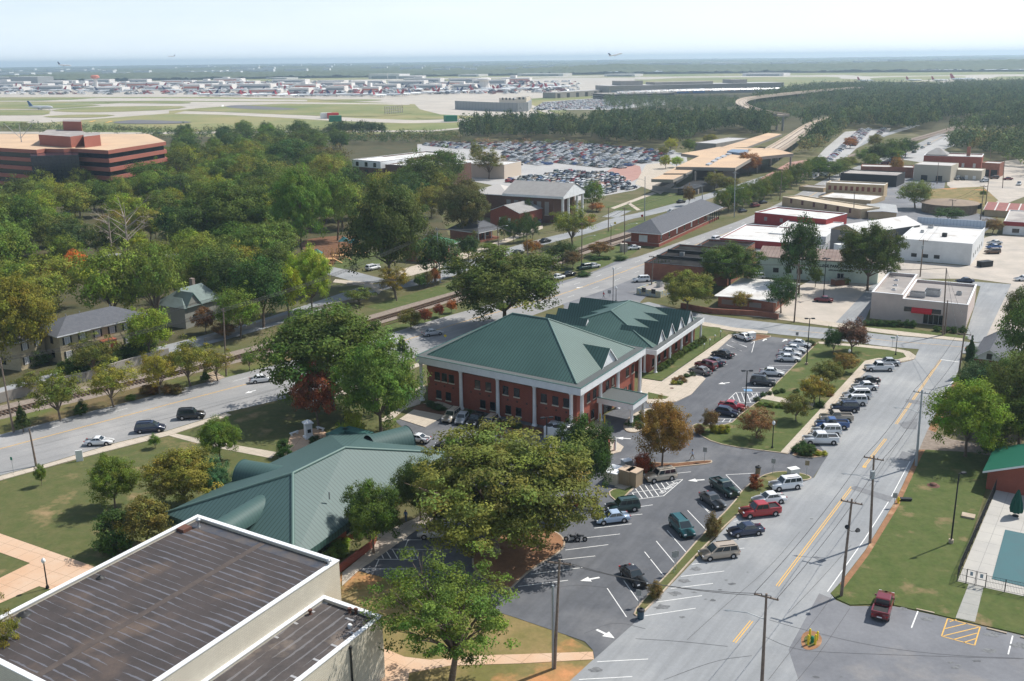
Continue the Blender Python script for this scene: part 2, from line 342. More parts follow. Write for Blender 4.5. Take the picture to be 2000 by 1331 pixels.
# ================================================================ airfield
sheet('airfield',[(-700,252),(-300,247),(0,246),(240,262),(420,268),(620,262),(660,262),(840,262),(905,250),(1080,245),(1120,205),(1300,180),(1600,172),(1800,170),(2400,160),(2400,134),(1500,139),(1100,141),(600,147),(0,152),(-700,160)],.06,AIRG)
sheet('field_grass',[(1245,153.5),(1600,150),(1650,152),(1620,158),(1560,168),(1245,172)],.4,AIRG,sm=1); sheet('field_grass',[(1700,152),(1840,149),(1900,150.5),(1850,157),(1700,157.5)],.4,AIRG,sm=1)
k=0.12
for nm,P in (('airport_apron',[(-500,164),(400,158),(800,163),(1100,152),(1240,152),(1240,172),(1110,188),(1000,196),(1037,212),(1055,222),(1030,231),(960,236),(940,228),(860,224),(820,214),(810,204),(760,202),(700,199),(600,193),(400,190),(200,190),(-500,192)]),
  ('runway',[(-500,205),(0,203),(210,203.5),(260,200.5),(390,199.5),(560,200),(800,203),(800,205.5),(560,203),(470,206),(400,211),(330,217),(330,222),(200,232),(90,240),(40,241),(-60,234),(-500,232),(-500,226),(60,226),(95,222),(100,216),(60,215),(-500,217)]),
  ('taxiway',[(-500,196),(0,196),(140,195.5),(190,192),(400,193),(600,195.5),(600,198.5),(300,197.5),(140,199),(-500,199.5)]),
  ('taxiway',[(360,218),(480,220),(600,226),(700,231.5),(810,235.5),(940,232),(960,236),(880,240),(790,241.5),(640,236),(540,230),(440,225),(340,222.5)]),
  ('runway',[(1200,141),(2300,128),(2300,131),(1200,144.5)]),('runway',[(560,158.5),(1240,147),(1240,149),(560,160.5)]),
  ('taxiway',[(1240,151),(1650,147),(1700,150),(1950,146),(2300,143.5),(2300,146),(1950,150),(1890,163),(1870,168),(1800,168),(1840,160),(1600,153),(1240,156)]),
  ('service_road',[(-500,262),(0,262),(290,263),(620,259),(840,258.5),(930,250),(930,247.5),(840,255.5),(620,255.5),(290,259.5),(0,258),(-500,258)]),
  ('service_road',[(1030,254),(1100,249),(1150,243),(1150,246),(1100,252),(1035,256)]),
  ('service_road',[(1040,206),(1060,213),(1100,228),(1092,229),(1050,216),(1030,208)])):
    sheet(nm,P,k,AIRC); k+=.02
for P in ([(-500,191),(0,192),(133,195.5),(60,198),(-500,197.5)],[(185,201.3),(260,199.8),(372,199.8),(372,203.3),(300,203)],[(-500,204),(60,203.3),(215,205),(140,211.5),(60,214.5),(-500,213)],[(98,215),(180,209.5),(300,208),(372,208.5),(340,215),(200,220.5),(110,219.5)],[(-500,218.5),(86,219.5),(102,222),(76,227),(-500,226)],[(80,228.5),(140,224.5),(234,225),(195,230.5),(100,231)],[(-500,234),(62,237),(45,243),(-500,243)],[(356,216),(400,212),(470,206.5),(600,203.8),(800,205),(815,213),(800,225),(700,229.5),(560,225),(400,218)],[(600,195.8),(700,194.5),(760,196),(700,199)],[(820,224),(890,229),(935,232),(860,234),(810,233)]): sheet('field_grass',P,.42,AIRG,sm=1)
for P in ([(215,240),(260,235),(300,236),(385,239),(345,243),(240,243)],[(437,208),(470,206),(560,212),(590,214),(560,216),(500,215),(450,212)],[(1880,260),(1900,262),(1890,264)]):
    sheet('blast_pad',P,.5,AIRA,sm=1)
# ================================================================ town ground
sheet('woodland_floor',[(-400,470),(-300,330),(0,300),(240,262),(420,268),(640,262),(900,262),(900,330),(860,420),(880,470),(740,505),(640,560),(520,620),(300,680),(0,790),(-400,900)],.004,WOODS)
sheet('woodland_floor',[(900,262),(910,245),(1150,240),(1200,190),(1600,175),(2500,150),(2500,330),(1990,330),(1900,300),(1790,262),(1640,240),(1530,262),(1400,262),(1230,290),(1100,285)],.008,WOODS)
sheet('playground_mulch',[(640,540),(655,505),(700,480),(705,462),(655,460),(585,470),(600,500)],.02,MULCH,sm=1)
sheet('lawn',[(655,530),(745,517),(770,500),(740,490),(660,508),(650,522)],.03,RGRASS)
sheet('park_lawn',[(-200,900),(87,918),(231,874),(323,850),(442,814),(600,770),(680,760),(830,740),(840,800),(760,850),(560,900),(420,1000),(400,1100),(-200,1350)],.02,GRASS)
sheet('dry_lawn',[(560,1331),(600,1150),(669,1120),(700,1116),(753,1130),(911,1178),(1000,1205),(1105,1241),(1158,1271),(1161,1288),(1113,1331),(1060,1450),(560,1450)],.02,DRYG)
# main road, side roads
MAINC=[(-420,985),(-200,932),(0,877.5),(150,838),(320,793),(492,748.6),(640,709),(797,664),(868,640),(960,613),(1105,574.6),(1263,514),(1421,456),(1500,426),(1575,388),(1650,345),(1720,318),(1775,300),(1820,278),(1850,262)]
MC=[G(*p) for p in MAINC]; MC2=chaikin(MC,2,False)
mb=MB(); ribbon(mb,MC2,13.6,.05,STREET2); mb.obj('main_road',kind='structure')
sheet('road_shoulder',[(-60,948),(5,928),(87,907),(231,864),(323,842.6),(442,806),(587,772),(700,735),(810,699),(900,668),(1100,595),(1264,512),(1290,490),(1152,533),(868,628),(750,658),(500,732),(237,798),(66,841),(0,857),(-60,873)],.03,STREET2)
sheet('parking_bay',[(1060,560),(1152,535),(1200,512),(1263,498),(1300,520),(1180,570),(1105,600)],.034,LOTW)
sheet('parking_bay',[(1100,600),(1264,530),(1300,545),(1240,600),(1180,612),(1110,615)],.038,LOTW)
def dline(name,P,off,wd,z,m,dash=None,t0=0,t1=1e9):
    """line along polyline P offset sideways; dash=(on,off)"""
    mb=MB(); L,_=ribbon_pts(P,-2*off if off else 1e-4); d=0
    for i in range(len(L)-1):
        a=L[i];b=L[i+1]; n=(b-a).length; u=(b-a).normalized(); s=0
        segs=[]
        if dash:
            per=dash[0]+dash[1]; k0=math.floor(d/per)
            while k0*per<d+n:
                x0=max(k0*per,d);x1=min(k0*per+dash[0],d+n)
                if x1>x0: segs.append((x0-d,x1-d))
                k0+=1
        else: segs=[(0,n)]
        for x0,x1 in segs:
            if d+x0<t0 or d+x1>t1: continue
            q=Vector((-u.y,u.x))*wd/2; p=a+u*x0; r=a+u*x1; mb.flat([p+q,r+q,r-q,p-q],z,m)
        d+=n
    if mb.v: mb.obj(name,kind='structure')
for s_ in (-.13,.13): dline('centre_line',MC2,s_,.11,.06,YPAINT)
dline('lane_line',MC2,-3.5,.12,.06,WPAINT,(3.2,9)); dline('lane_line',MC2,3.5,.12,.061,WPAINT,(3.2,9),150)
# cross street and right street
CS=[(1240,596),(1300,612),(1365,624),(1440,634),(1540,645),(1640,655),(1740,667),(1830,674),(1900,681),(2080,700),(2300,722)]
CSP=[G(*p) for p in CS]; mb=MB(); ribbon(mb,CSP,9.6,.056,STREET); mb.obj('cross_street',kind='structure')
dline('centre_line',CSP,0,.12,.07,YPAINT,None,30,95)
sheet('side_street',[(1260,1196),(1365,1086),(1438,1009),(1563,939),(1590,934),(1616,889),(1566,863),(1618,805),(1689,726),(1712,709),(1752,709),(1787,699),(1800,672),(1880,680),(1878,708),(1863,746),(1837,789),(1813,839),(1790,890),(1748,980),(1690,1075),(1640,1140),(1622,1160),(1632,1173),(1660,1185),(1745,1185),(1827,1203),(1869,1213),(1948,1231),(2020,1248),(2300,1320),(2300,1600),(900,1600),(1060,1450),(1113,1331),(1161,1287),(1237,1218)],.045,STREET)
sheet('old_lot_patch',[(1600,1160),(1632,1173),(1660,1185),(1745,1185),(1827,1203),(1869,1213),(1948,1231),(2020,1248),(2300,1320),(2300,1600),(1500,1600),(1560,1331),(1540,1270)],.049,LOTW)
# the office parking lot and its drives
sheet('parking_lot',[(1237,1220),(1161,1288),(1158,1271),(1142,1254),(1105,1241),(1000,1205),(911,1178),(753,1130),(700,1116),(764,1072),(819,1033),(880,985),(840,880),(770,822),(950,800),(1150,830),(1250,770),(1434,650),(1562,665),(1600,690),(1540,800),(1617,890),(1588,934),(1420,1010),(1258,1196)],.053,LOT)
def island(name,px,top=.15,kerb=.2,m=RGRASS,sm=1,km=KERB):
    P=GP(px,0,sm); I=inset(P,kerb); mb=MB(); mb.prism(P,.0,top,km); mb.obj('kerb',kind='structure')
    mb=MB(); mb.flat(I,top+.012,m); return mb.obj(name,kind='structure')
def walk(name,px,z=.15,m=CONC,sm=0,ang=None):
    mb=MB(); P=GP(px,0,sm); 
    d=(P[1]-P[0]).normalized() if ang is None else Vector((math.cos(R(ang)),math.sin(R(ang)),0)); mb.uax=d
    mb.prism(P,0,z,m); return mb.obj(name,kind='structure')
island('grass_strip',[(1235,1199),(1264,1163),(1310,1115),(1374,1042),(1432,984),(1447,960),(1473,939),(1500,925),(1539,921),(1575,928),(1588,935),(1575,940),(1540,941),(1508,955),(1470,985),(1438,1009),(1361,1085),(1290,1165),(1260,1196),(1245,1207)],m=GRASS)
island('grass_strip',[(1389,900),(1350,903),(1310,907),(1262,903),(1245,910),(1235,925),(1262,926),(1310,915),(1350,911),(1388,907),(1392,903)],m=MULCH)
island('lawn',[(1352,838),(1352,832),(1363,828),(1421,834),(1452,805),(1487,781),(1505,760),(1589,677),(1597,669),(1681,676),(1737,681),(1776,689),(1789,697),(1785,704),(1752,711),(1712,713),(1692,724),(1618,805),(1566,863),(1543,889),(1524,886),(1500,883),(1421,873),(1376,859)])
island('planting_bed',[(1545,889),(1566,868),(1600,880),(1618,889),(1610,893),(1585,896),(1555,893)],m=MULCH)
island('tree_island',[(922,1085),(922,1112),(948,1136),(975,1149),(998,1153),(1010,1140),(1040,1112),(1100,1078),(1106,1055),(1080,1035),(1000,1035),(940,1055)],m=DIRT,sm=2)
walk('sidewalk',[(1524,885.5),(1689,706.5),(1716,701),(1752,704),(1770,699),(1764,691),(1733,685),(1681,679.5),(1600,673),(1598,669),(1681,675),(1737,680),(1776,688),(1789,697),(1785,703),(1752,709.5),(1717,711.5),(1696,722),(1618,803),(1566,861),(1542,887.5)],.175)
walk('sidewalk',[(1487,781),(1505,760),(1512,776),(1590,790),(1586,800),(1500,783)],.178)
walk('sidewalk',[(1423,655),(1292,747),(1254,741),(1252,772),(1266,790),(1321,786),(1350,772),(1378,741),(1352,722),(1395,690),(1434,655)],.15)
mb=MB(); P=GP([(1405,641),(1423,653),(1292,745),(1245,738),(1262,712),(1370,638)]); mb.prism(P,0,.13,RGRASS); mb.obj('lawn',kind='structure')
mb=MB(); mb.prism(GP([(1266,768),(1306,777),(1300,781),(1266,781)]),0,.19,RGRASS); mb.obj('lawn',kind='structure')
walk('sidewalk',[(1365,628),(1434,641),(1500,648),(1498,653),(1434,648),(1368,636)],.12)
island('planting_bed',[(1492,655),(1460,652),(1432,650),(1432,657),(1470,668),(1490,664),(1510,658)],m=MULCH)
island('planting_bed',[(1545,668),(1600,672),(1590,680),(1545,676)],m=MULCH)
walk('sidewalk',[(1128,850),(1180,810),(1178,833),(1186,850),(1200,862),(1218,874),(1212,884),(1184,892),(1155,891),(1120,872),(1080,855)],.15,m=CONC)
island('planting_bed',[(1217,838),(1219,828),(1234,812),(1264,798),(1292,804),(1268,832),(1245,847),(1226,846)],m=CONC,top=.2)
walk('sidewalk',[(830,836),(894,799),(860,785),(826,790),(780,820)],.14)
sheet('planting_bed',[(826,790),(1128,853),(1120,862),(985,838),(894,818),(800,800)],.16,MULCH)
walk('sidewalk',[(669,1120),(727,1072),(737,1046),(811,1014),(869,980),(890,980),(819,1033),(764,1072),(700,1116),(668,1146)],.12)
walk('path',[(749,1267),(790,1284),(840,1290),(948,1281),(1016,1279),(1158,1274),(1160,1289),(1016,1297),(880,1301),(800,1315),(790,1360),(740,1360)],.06,m=PINKC)
walk('path',[(-60,1025),(0,1043),(182,1107),(260,1135),(200,1180),(76,1146),(14,1173),(-60,1205),(-60,1162),(0,1130),(59,1101),(0,1080),(-60,1065)],.06,m=PINKC)
walk('sidewalk',[(-60,948),(5,930),(87,909),(231,866),(323,844.6),(442,808),(452,812),(330,852),(305,858),(150,898),(0,940),(-60,957)],.13)
walk('path',[(323,850),(335,846),(400,860),(540,884),(530,896),(405,872)],.06)
walk('plaza',[(562,860),(575,843),(610,836),(640,845),(640,858),(600,885),(565,890)],.08,m=PINKC,sm=1)
walk('path',[(540,884),(560,880),(572,888),(545,898)],.07)
walk('sidewalk',[(590,790),(700,752),(810,712),(900,680),(905,685),(810,720),(700,762),(596,800)],.12)
walk('path',[(800,765),(830,752),(832,765),(820,790),(790,800),(760,826),(740,822),(790,790)],.06)
# lawns and kerbs right of the side street
mb=MB(); mb.prism(GP([(1640,1142),(1690,1077),(1748,982),(1790,892),(1812,875),(1880,872),(1945,890),(1932,935),(1875,1120),(1870,1137),(1925,1150),(2300,1235),(2300,1318),(2020,1246),(1948,1229),(1869,1211),(1827,1201),(1745,1183),(1700,1182),(1660,1183),(1632,1170),(1622,1160)]),0,.1,RGRASS); mb.obj('lawn',kind='structure')
walk('path',[(1892,1142),(1921,1148),(1904,1217),(1866,1209)],.14,m=mat('grey_concrete',(.36,.35,.32),.9,c2=(.3,.3,.28),ns=.5,fine=.15,kind='grid',pitch=2.5,wd=.02,cl=(.2,.2,.18)))
POOLD=walk('pool_deck',[(1945,960),(1870,1137),(1925,1150),(2050,1178),(2200,1210),(2200,930),(1960,930)],.12,m=mat('pool_deck_slab',(.47,.45,.41),.9,c2=(.40,.385,.36),ns=.2,fine=.1,kind='grid',pitch=3,wd=.02,cl=(.28,.27,.25)))
sheet('road_verge',[(1640,1142),(1690,1077),(1748,982),(1790,892),(1813,840),(1837,790),(1863,748),(1880,742),(1850,800),(1825,850),(1800,892),(1755,990),(1697,1085),(1648,1150)],.106,DIRT)
sheet('gravel_drive',[(1812,840),(1860,860),(1990,880),(2000,905),(1900,885),(1812,880),(1795,880)],.11,BALLAST)
# right town: slabs and streets
sheet('side_alley',[(1684,640),(1631,632),(1700,560),(1716,552),(1705,590)],.064,STREET)
sheet('slab_lot',[(1800,545),(1700,600),(1640,634),(1520,620),(1500,600),(1560,560),(1640,520),(1780,500),(1800,520)],.03,PALEC)
sheet('slab_lot',[(1780,545),(1790,512),(1890,520),(1905,470),(1940,460),(2300,470),(2300,700),(2050,690),(1900,668),(1925,640),(1975,555),(1900,545)],.034,PALEC)
sheet('side_alley',[(1902,668),(1885,660),(1915,560),(1860,548),(1975,556),(1935,640),(1920,672)],.068,STREET)
sheet('slab_lot',[(1850,330),(2000,310),(2300,330),(2300,400),(2000,385),(1960,400),(1900,405),(1850,362)],.04,PALEC)
sheet('vacant_lot',[(1770,372),(1920,365),(1950,392),(1930,405),(1820,392)],.05,DRYG)
sheet('street_sidewalk',[(1365,600),(1500,612),(1640,632),(1690,640),(1760,648),(1880,662),(1880,667),(1760,656),(1640,641),(1500,622),(1365,610)],.08,CONC)
sheet('verge',[(1690,632),(1890,658),(1890,663),(1690,640)],.09,RGRASS)
sheet('town_paving',[(1440,505),(1455,450),(1500,425),(1600,365),(1700,325),(1850,330),(1840,395),(1950,430),(1900,475),(1780,505),(1560,525)],.016,LOTW)
# railway corridor, upper road
TR=[G(*p) for p in [(-300,893),(0,808),(184,766),(350,730),(500,689),(640,652),(750,622),(879,582.5),(980,550),(1071,519),(1139,488),(1258,452),(1400,405),(1560,345),(1680,300),(1798,270),(1838,258),(1880,246),(1940,230)]]
TR2=chaikin(TR,2,False)
mb=MB(); ribbon(mb,TR2,9.5,.02,BALLAST); mb.obj('rail_bed',kind='structure')
sheet('rail_verge',[(-60,880),(0,855),(237,796),(500,730),(690,675),(750,656),(868,626),(880,600),(879,590),(750,632),(500,700),(184,778),(0,820),(-60,835)],.024,mat('leafy_verge',(.17,.12,.06),1,c2=(.12,.10,.04),ns=.3,c3=(.10,.12,.03),n3=.06,lo3=.45,hi3=.6,fine=.4))
sheet('rail_lawn',[(690,672),(750,657),(868,627),(905,612),(870,600),(760,634),(700,655)],.03,RGRASS)
sheet('rail_lawn',[(715,600),(802,575),(868,555),(930,530),(1071,490),(1150,462),(1250,430),(1285,430),(1190,462),(1100,495),(1060,512),(975,545),(879,572),(750,608)],.03,RGRASS)
sheet('rail_lawn',[(1071,530),(1152,530),(1225,505),(1245,490),(1230,472),(1130,500)],.03,RGRASS)
tr=MB()
for off in (-.72,.72):
    L,_=ribbon_pts(TR2,-2*off); 
    for i in range(len(L)-1):
        q=(L[i+1]-L[i]).normalized(); q=Vector((-q.y,q.x))*.06; tr.prism([L[i]+q,L[i+1]+q,L[i+1]-q,L[i]-q],.2,.36,RAIL)
for off in (4.2,5.65):
    L,_=ribbon_pts(TR2[16:],-2*off)
    for i in range(len(L)-1):
        q=(L[i+1]-L[i]).normalized(); q=Vector((-q.y,q.x))*.06; tr.prism([L[i]+q,L[i+1]+q,L[i+1]-q,L[i]-q],.2,.36,RAIL)
tr.obj('rails',kind='structure')
tr=MB(); acc=0
for i in range(len(TR2)-1):
    a=Vector(TR2[i][:2]);b=Vector(TR2[i+1][:2]);n=(b-a).length;u=(b-a)/n;q=Vector((-u.y,u.x)); s_=0
    if a.length>420: break
    while s_<n:
        p=a+u*s_; tr.prism([p+q*1.3+u*.13,p+q*1.3-u*.13,p-q*1.3-u*.13,p-q*1.3+u*.13],.02,.2,TIE); s_+=.75
tr.obj('sleepers',kind='structure')
UR=[G(*p) for p in [(-300,860),(0,770),(150,728),(270,698),(400,665),(521,632),(640,592),(735,560),(802,556),(868,537),(931,511),(1000,490),(1053,474),(1163,447),(1210,428),(1263,418),(1337,398),(1389,382),(1473,356),(1560,326),(1640,300),(1700,272),(1790,245)]]
mb=MB(); ribbon(mb,chaikin(UR,1,False),7.2,.036,STREET); mb.obj('upper_road',kind='structure')
mb=MB(); ribbon(mb,chaikin([G(*p) for p in [(735,552),(690,540),(652,530),(560,515),(420,505),(339,501),(200,500)]],1,False),8,.042,STREET); mb.obj('side_street',kind='structure')
mb=MB(); ribbon(mb,[G(*p) for p in [(1190,425),(1240,402),(1300,380),(1330,366)]],6,.044,STREET); mb.obj('side_street',kind='structure')
sheet('sidewalk',[(655,546),(725,553),(748,565),(740,575),(728,566),(700,558),(650,552)],.06,CONC)
sheet('sidewalk',[(745,540),(800,522),(930,487),(1000,462),(1060,440),(1060,447),(1000,470),(930,497),(860,524),(800,540)],.05,CONC)
sheet('station_lawn',[(1180,405),(1230,395),(1290,375),(1330,375),(1340,392),(1260,412),(1205,412)],.05,RGRASS)
for P in ([(1192,407),(1275,376),(1283,378),(1200,409)],[(1225,398),(1230,396),(1252,411),(1244,412)]): sheet('path',P,.08,CONC)
# big car park, station forecourt
sheet('car_park',[(815,330),(815,282),(1100,278),(1230,290),(1340,300),(1345,330),(1290,345),(1240,372),(1110,396),(1000,370),(900,350)],.06,mat('car_park_asphalt',(.42,.41,.40),.9,c2=(.36,.355,.35),ns=.05,fine=.1))
sheet('car_park',[(-300,450),(-300,370),(0,378),(36,388),(34,412),(0,418)],.06,LOTW)
sheet('car_park',[(1570,335),(1612,290),(1650,258),(1740,250),(1735,262),(1690,275),(1640,320),(1590,350)],.07,MATS['car_park_asphalt'])
sheet('brick_plaza',[(1160,350),(1215,318),(1250,325),(1255,345),(1200,372)],.1,mat('brick_paving',(.42,.24,.2),.9,c2=(.35,.2,.17),ns=.2,fine=.1))
sheet('brick_plaza',[(1480,352),(1540,318),(1580,312),(1575,340),(1520,362)],.1,MATS['brick_paving'])
sheet('station_forecourt',[(1240,360),(1262,322),(1300,318),(1330,330),(1345,345),(1290,380)],.11,CONC)
sheet('car_park',[(1040,216),(1060,200),(1200,190),(1300,185),(1300,205),(1200,215),(1080,216)],.3,MATS['car_park_asphalt'])
sheet('car_park',[(1760,312),(1860,262),(1930,250),(1930,262),(1850,290),(1800,318)],.07,MATS['car_park_asphalt'])
# ================================================================ trees: prototypes (height 1, radius .5) and copies
BARK=mat('bark',(.13,.095,.07),1,c2=(.2,.16,.13),ns=3,bump=.4,bscale=15)
DEADB=mat('dead_bark',(.42,.36,.31),1,c2=(.3,.25,.2),ns=2)
def crown_data(seed,cz,rx,rz,ncl,lpc,lsize,clr=.13,shell=.45,hue=.3,flat=.8,cone=0,low=-.75,skew=0):
    """leaf quads gathered in clumps that are spread through the crown; returns V,F,tint"""
    r=np.random.default_rng(seed)
    d=r.normal(size=(ncl*3,3)); d/=np.linalg.norm(d,axis=1,keepdims=True); d=d[d[:,2]>low][:ncl]; n=len(d)
    th=np.arctan2(d[:,1],d[:,0]); ph=d[:,2]
    lump=1+.16*np.sin(3*th+seed)+.12*np.sin(5*th+2*ph*3+seed*2)+.1*r.normal(size=n)
    rad=(shell+(1-shell)*r.random(n)**.6)*lump
    C=d*rad[:,None]; C[:,0]*=rx; C[:,1]*=rx; C[:,2]=C[:,2]*rz
    if cone: f=np.clip(1-(C[:,2]+rz)/(2*rz)*cone,.06,1); C[:,0]*=f; C[:,1]*=f
    C[:,0]+=skew*(C[:,2]); C[:,2]+=cz
    cr=clr*(.6+.8*r.random(n)); 
    if cone: cr*=np.clip(1.1-(C[:,2]-cz+rz)/(2*rz)*cone*.8,.25,1)
    ct=np.clip(1+r.normal(size=(n,1))*hue,.45,1.7)*(1+r.normal(size=(n,3))*np.array([.10,.04,.08]))
    k=lpc; o=r.normal(size=(n,k,3)); o/=np.linalg.norm(o,axis=2,keepdims=True); o*= (r.random((n,k,1))**.45)
    P=C[:,None,:]+o*cr[:,None,None]*np.array([1.15,1.15,flat]); 
    nr=o+.6*d[:,None,:]*np.array([1,1,1])+np.array([0,0,.5])+r.normal(size=(n,k,3))*.55
    nr/=np.linalg.norm(nr,axis=2,keepdims=True); P=P.reshape(-1,3); nr=nr.reshape(-1,3); m=len(P)
    t=r.normal(size=(m,3)); t-=nr*(t*nr).sum(1,keepdims=True); t/=np.linalg.norm(t,axis=1,keepdims=True); b=np.cross(nr,t)
    s=lsize*(.6+.8*r.random((m,1))); 
    V=np.stack([P-t*s,P-b*s*.55+nr*s*.12,P+t*s,P+b*s*.55+nr*s*.12],1).reshape(-1,3)
    T=np.repeat(ct,k,0)*(1+r.normal(size=(m,1))*.12); T=np.repeat(np.clip(T,.2,2.2),4,0)
    return V,np.arange(m*4).reshape(-1,4),T,C
def trunk_mesh(name,C,seed,base=.02,fork=.3,nl=10,n=7,m=None,top=None,bend=.03,skew=0):
    r=random.Random(seed); mb=MB(); m=m or BARK; f=Vector((bend*r.uniform(-1,1),bend*r.uniform(-1,1),fork))
    mb.tube((0,0,0),(0,0,.025),base*1.5,base*1.08,n,m,cap=False); mb.tube((0,0,.02),f,base*1.1,base*.8,n,m,cap=False)
    ids=list(range(len(C))); r.shuffle(ids)
    for i in ids[:nl]:
        c=Vector(C[i]); c=f+(c-f)*.95
        if c.z<fork*.9: c.z=fork+abs(c.z-fork)*.3
        mid=f.lerp(c,.45)+Vector((r.uniform(-.03,.03),r.uniform(-.03,.03),.05)); rr=base*r.uniform(.4,.62)
        mb.tube(f-Vector((0,0,.01)),mid,rr,rr*.6,5,m,cap=False); mb.tube(mid,c,rr*.6,rr*.12,4,m,cap=False)
        for _ in range(2):
            e=c+Vector((r.uniform(-.1,.1),r.uniform(-.1,.1),r.uniform(0,.08))); q=mid.lerp(c,r.uniform(.1,.6)); mb.tube(q,e,rr*.35,rr*.08,3,m,cap=False)
    return mb.data(name)
PROTO={}
def proto(k,seed,tr,**a):
    V,F,T,C=crown_data(seed,**a); cm=npmesh('crown',V,F,LEAF,False,T,link=False); tm=trunk_mesh('trunk',C,seed,**tr); PROTO.setdefault(k,[]).append((cm,tm))
# k: (crown radius .5 of width 1, height 1)
for s_ in (1,2,3):   # broad deciduous, medium distance
    proto('broad',s_,dict(base=.022,fork=.24,nl=9),cz=.60,rx=.46,rz=.38,ncl=190,lpc=52,lsize=.0175,clr=.10)
for s_ in (11,12):  # near broad trees
    proto('near',s_,dict(base=.02,fork=.22,nl=14),cz=.58,rx=.46,rz=.40,ncl=330,lpc=95,lsize=.0128,clr=.075,hue=.2)
proto('spread',21,dict(base=.03,fork=.22,nl=26,n=10),cz=.55,rx=.47,rz=.39,ncl=640,lpc=110,lsize=.0098,clr=.06,hue=.2,shell=.5,flat=.65,low=-.95)
proto('open',31,dict(base=.022,fork=.26,nl=34,n=9),cz=.60,rx=.46,rz=.36,ncl=210,lpc=100,lsize=.0095,clr=.06,hue=.2,shell=.2,flat=.42)
for s_ in (41,42): proto('airy',s_,dict(base=.02,fork=.2,nl=16),cz=.62,rx=.46,rz=.34,ncl=120,lpc=70,lsize=.016,clr=.09,hue=.2,shell=.3,flat=.7)
for s_ in (51,52): proto('small',s_,dict(base=.02,fork=.2,nl=12),cz=.58,rx=.45,rz=.38,ncl=110,lpc=70,lsize=.022,clr=.11,hue=.22)
for s_ in (61,62): proto('cone',s_,dict(base=.025,fork=.3,nl=5),cz=.52,rx=.5,rz=.47,ncl=170,lpc=42,lsize=.022,clr=.10,cone=.9,hue=.15)
for s_ in (71,72,73): proto('pine',s_,dict(base=.014,fork=.5,nl=9),cz=.70,rx=.42,rz=.27,ncl=80,lpc=44,lsize=.02,clr=.09,hue=.2,flat=.6,cone=.35)
for s_ in (81,82): proto('bush',s_,dict(base=.02,fork=.15,nl=5),cz=.46,rx=.46,rz=.46,ncl=90,lpc=60,lsize=.03,clr=.13,hue=.18,low=-.95)
for s_ in (91,92): proto('oval',s_,dict(base=.02,fork=.2,nl=9),cz=.56,rx=.46,rz=.43,ncl=150,lpc=50,lsize=.018,clr=.10,hue=.22)
def leafcol(c): return (*c,1)
GREENS={'oak':(.050,.072,.020),'mid':(.075,.105,.024),'dark':(.032,.058,.020),'yel':(.155,.165,.022),'lime':(.19,.22,.03),'olive':(.09,.097,.028),'rust':(.19,.085,.03),'red':(.14,.04,.025),'pine':(.026,.052,.026),'orange':(.32,.12,.03),'bronze':(.11,.07,.035),'blue':(.05,.085,.05),'gold':(.115,.105,.028)}
TREES=[]; FB=2.1
def tree(kind,bx,by,ty,wpx,col,label,cat='tree',name=None,group=None,v=None,rz=None,tint=1,trunk=None,h=None):
    rg=random.Random(int(bx*7+by*13)); L=PROTO[kind]; cm,tm=L[(v if v is not None else rg.randrange(len(L)))%len(L)]
    g=G(bx,by); h=h or HT((bx,by),ty); wd=WD((bx,by),wpx) if wpx else h*.8
    base={'bush':'shrub','cone':'evergreen_tree','pine':'pine_tree'}.get(kind,'tree')
    r=empty(name or base,g,label,cat,group,rg.uniform(0,6.28) if rz is None else rz)
    r.scale=(wd*1.02,wd*1.02,h)
    c=GREENS[col] if isinstance(col,str) else col; j=[rg.uniform(.88,1.12) for _ in range(3)]
    for me,nm in ((cm,'crown'),(tm,'trunk')):
        if nm=='crown' and kind=='bush': nm='foliage'
        if nm=='trunk' and kind=='bush': nm='stem'
        o=bpy.data.objects.new(nm,me); COL.objects.link(o); o.parent=r; o.color=(c[0]*j[0]*FB,c[1]*j[1]*FB,c[2]*j[2]*FB*.72,1)
    TREES.append(r); return r
def dead_tree(bx,by,ty,wpx,label):
    rg=random.Random(int(bx)); g=G(bx,by); h=HT((bx,by),ty); wd=WD((bx,by),wpx); r=empty('dead_tree',g,label,'tree'); mb=MB()
    mb.tube(g,g+Vector((0,0,h*.5)),.38,.28,8,DEADB); mb.tube(g+Vector((0,0,h*.5)),g+Vector((.3,0,h)),.28,.05,6,DEADB); mb.obj('trunk',r)
    lb=MB()
    for i in range(13):
        a=rg.uniform(0,6.28); z=h*rg.uniform(.35,.8); L=wd*.5*rg.uniform(.5,1); p=g+Vector((0,0,z)); q=p+Vector((math.cos(a)*L*.5,math.sin(a)*L*.5,L*.35)); e=q+Vector((math.cos(a)*L*.5,math.sin(a)*L*.5,L*rg.uniform(-.1,.5)))
        lb.tube(p,q,.16,.09,5,DEADB); lb.tube(q,e,.09,.03,4,DEADB)
        for _ in range(5):
            s_=q.lerp(e,rg.random()); lb.tube(s_,s_+Vector((rg.uniform(-1,1),rg.uniform(-1,1),rg.uniform(-.2,1.2)))*1.6,.045,.015,3,DEADB)
    lb.obj('limbs',r)
T=tree
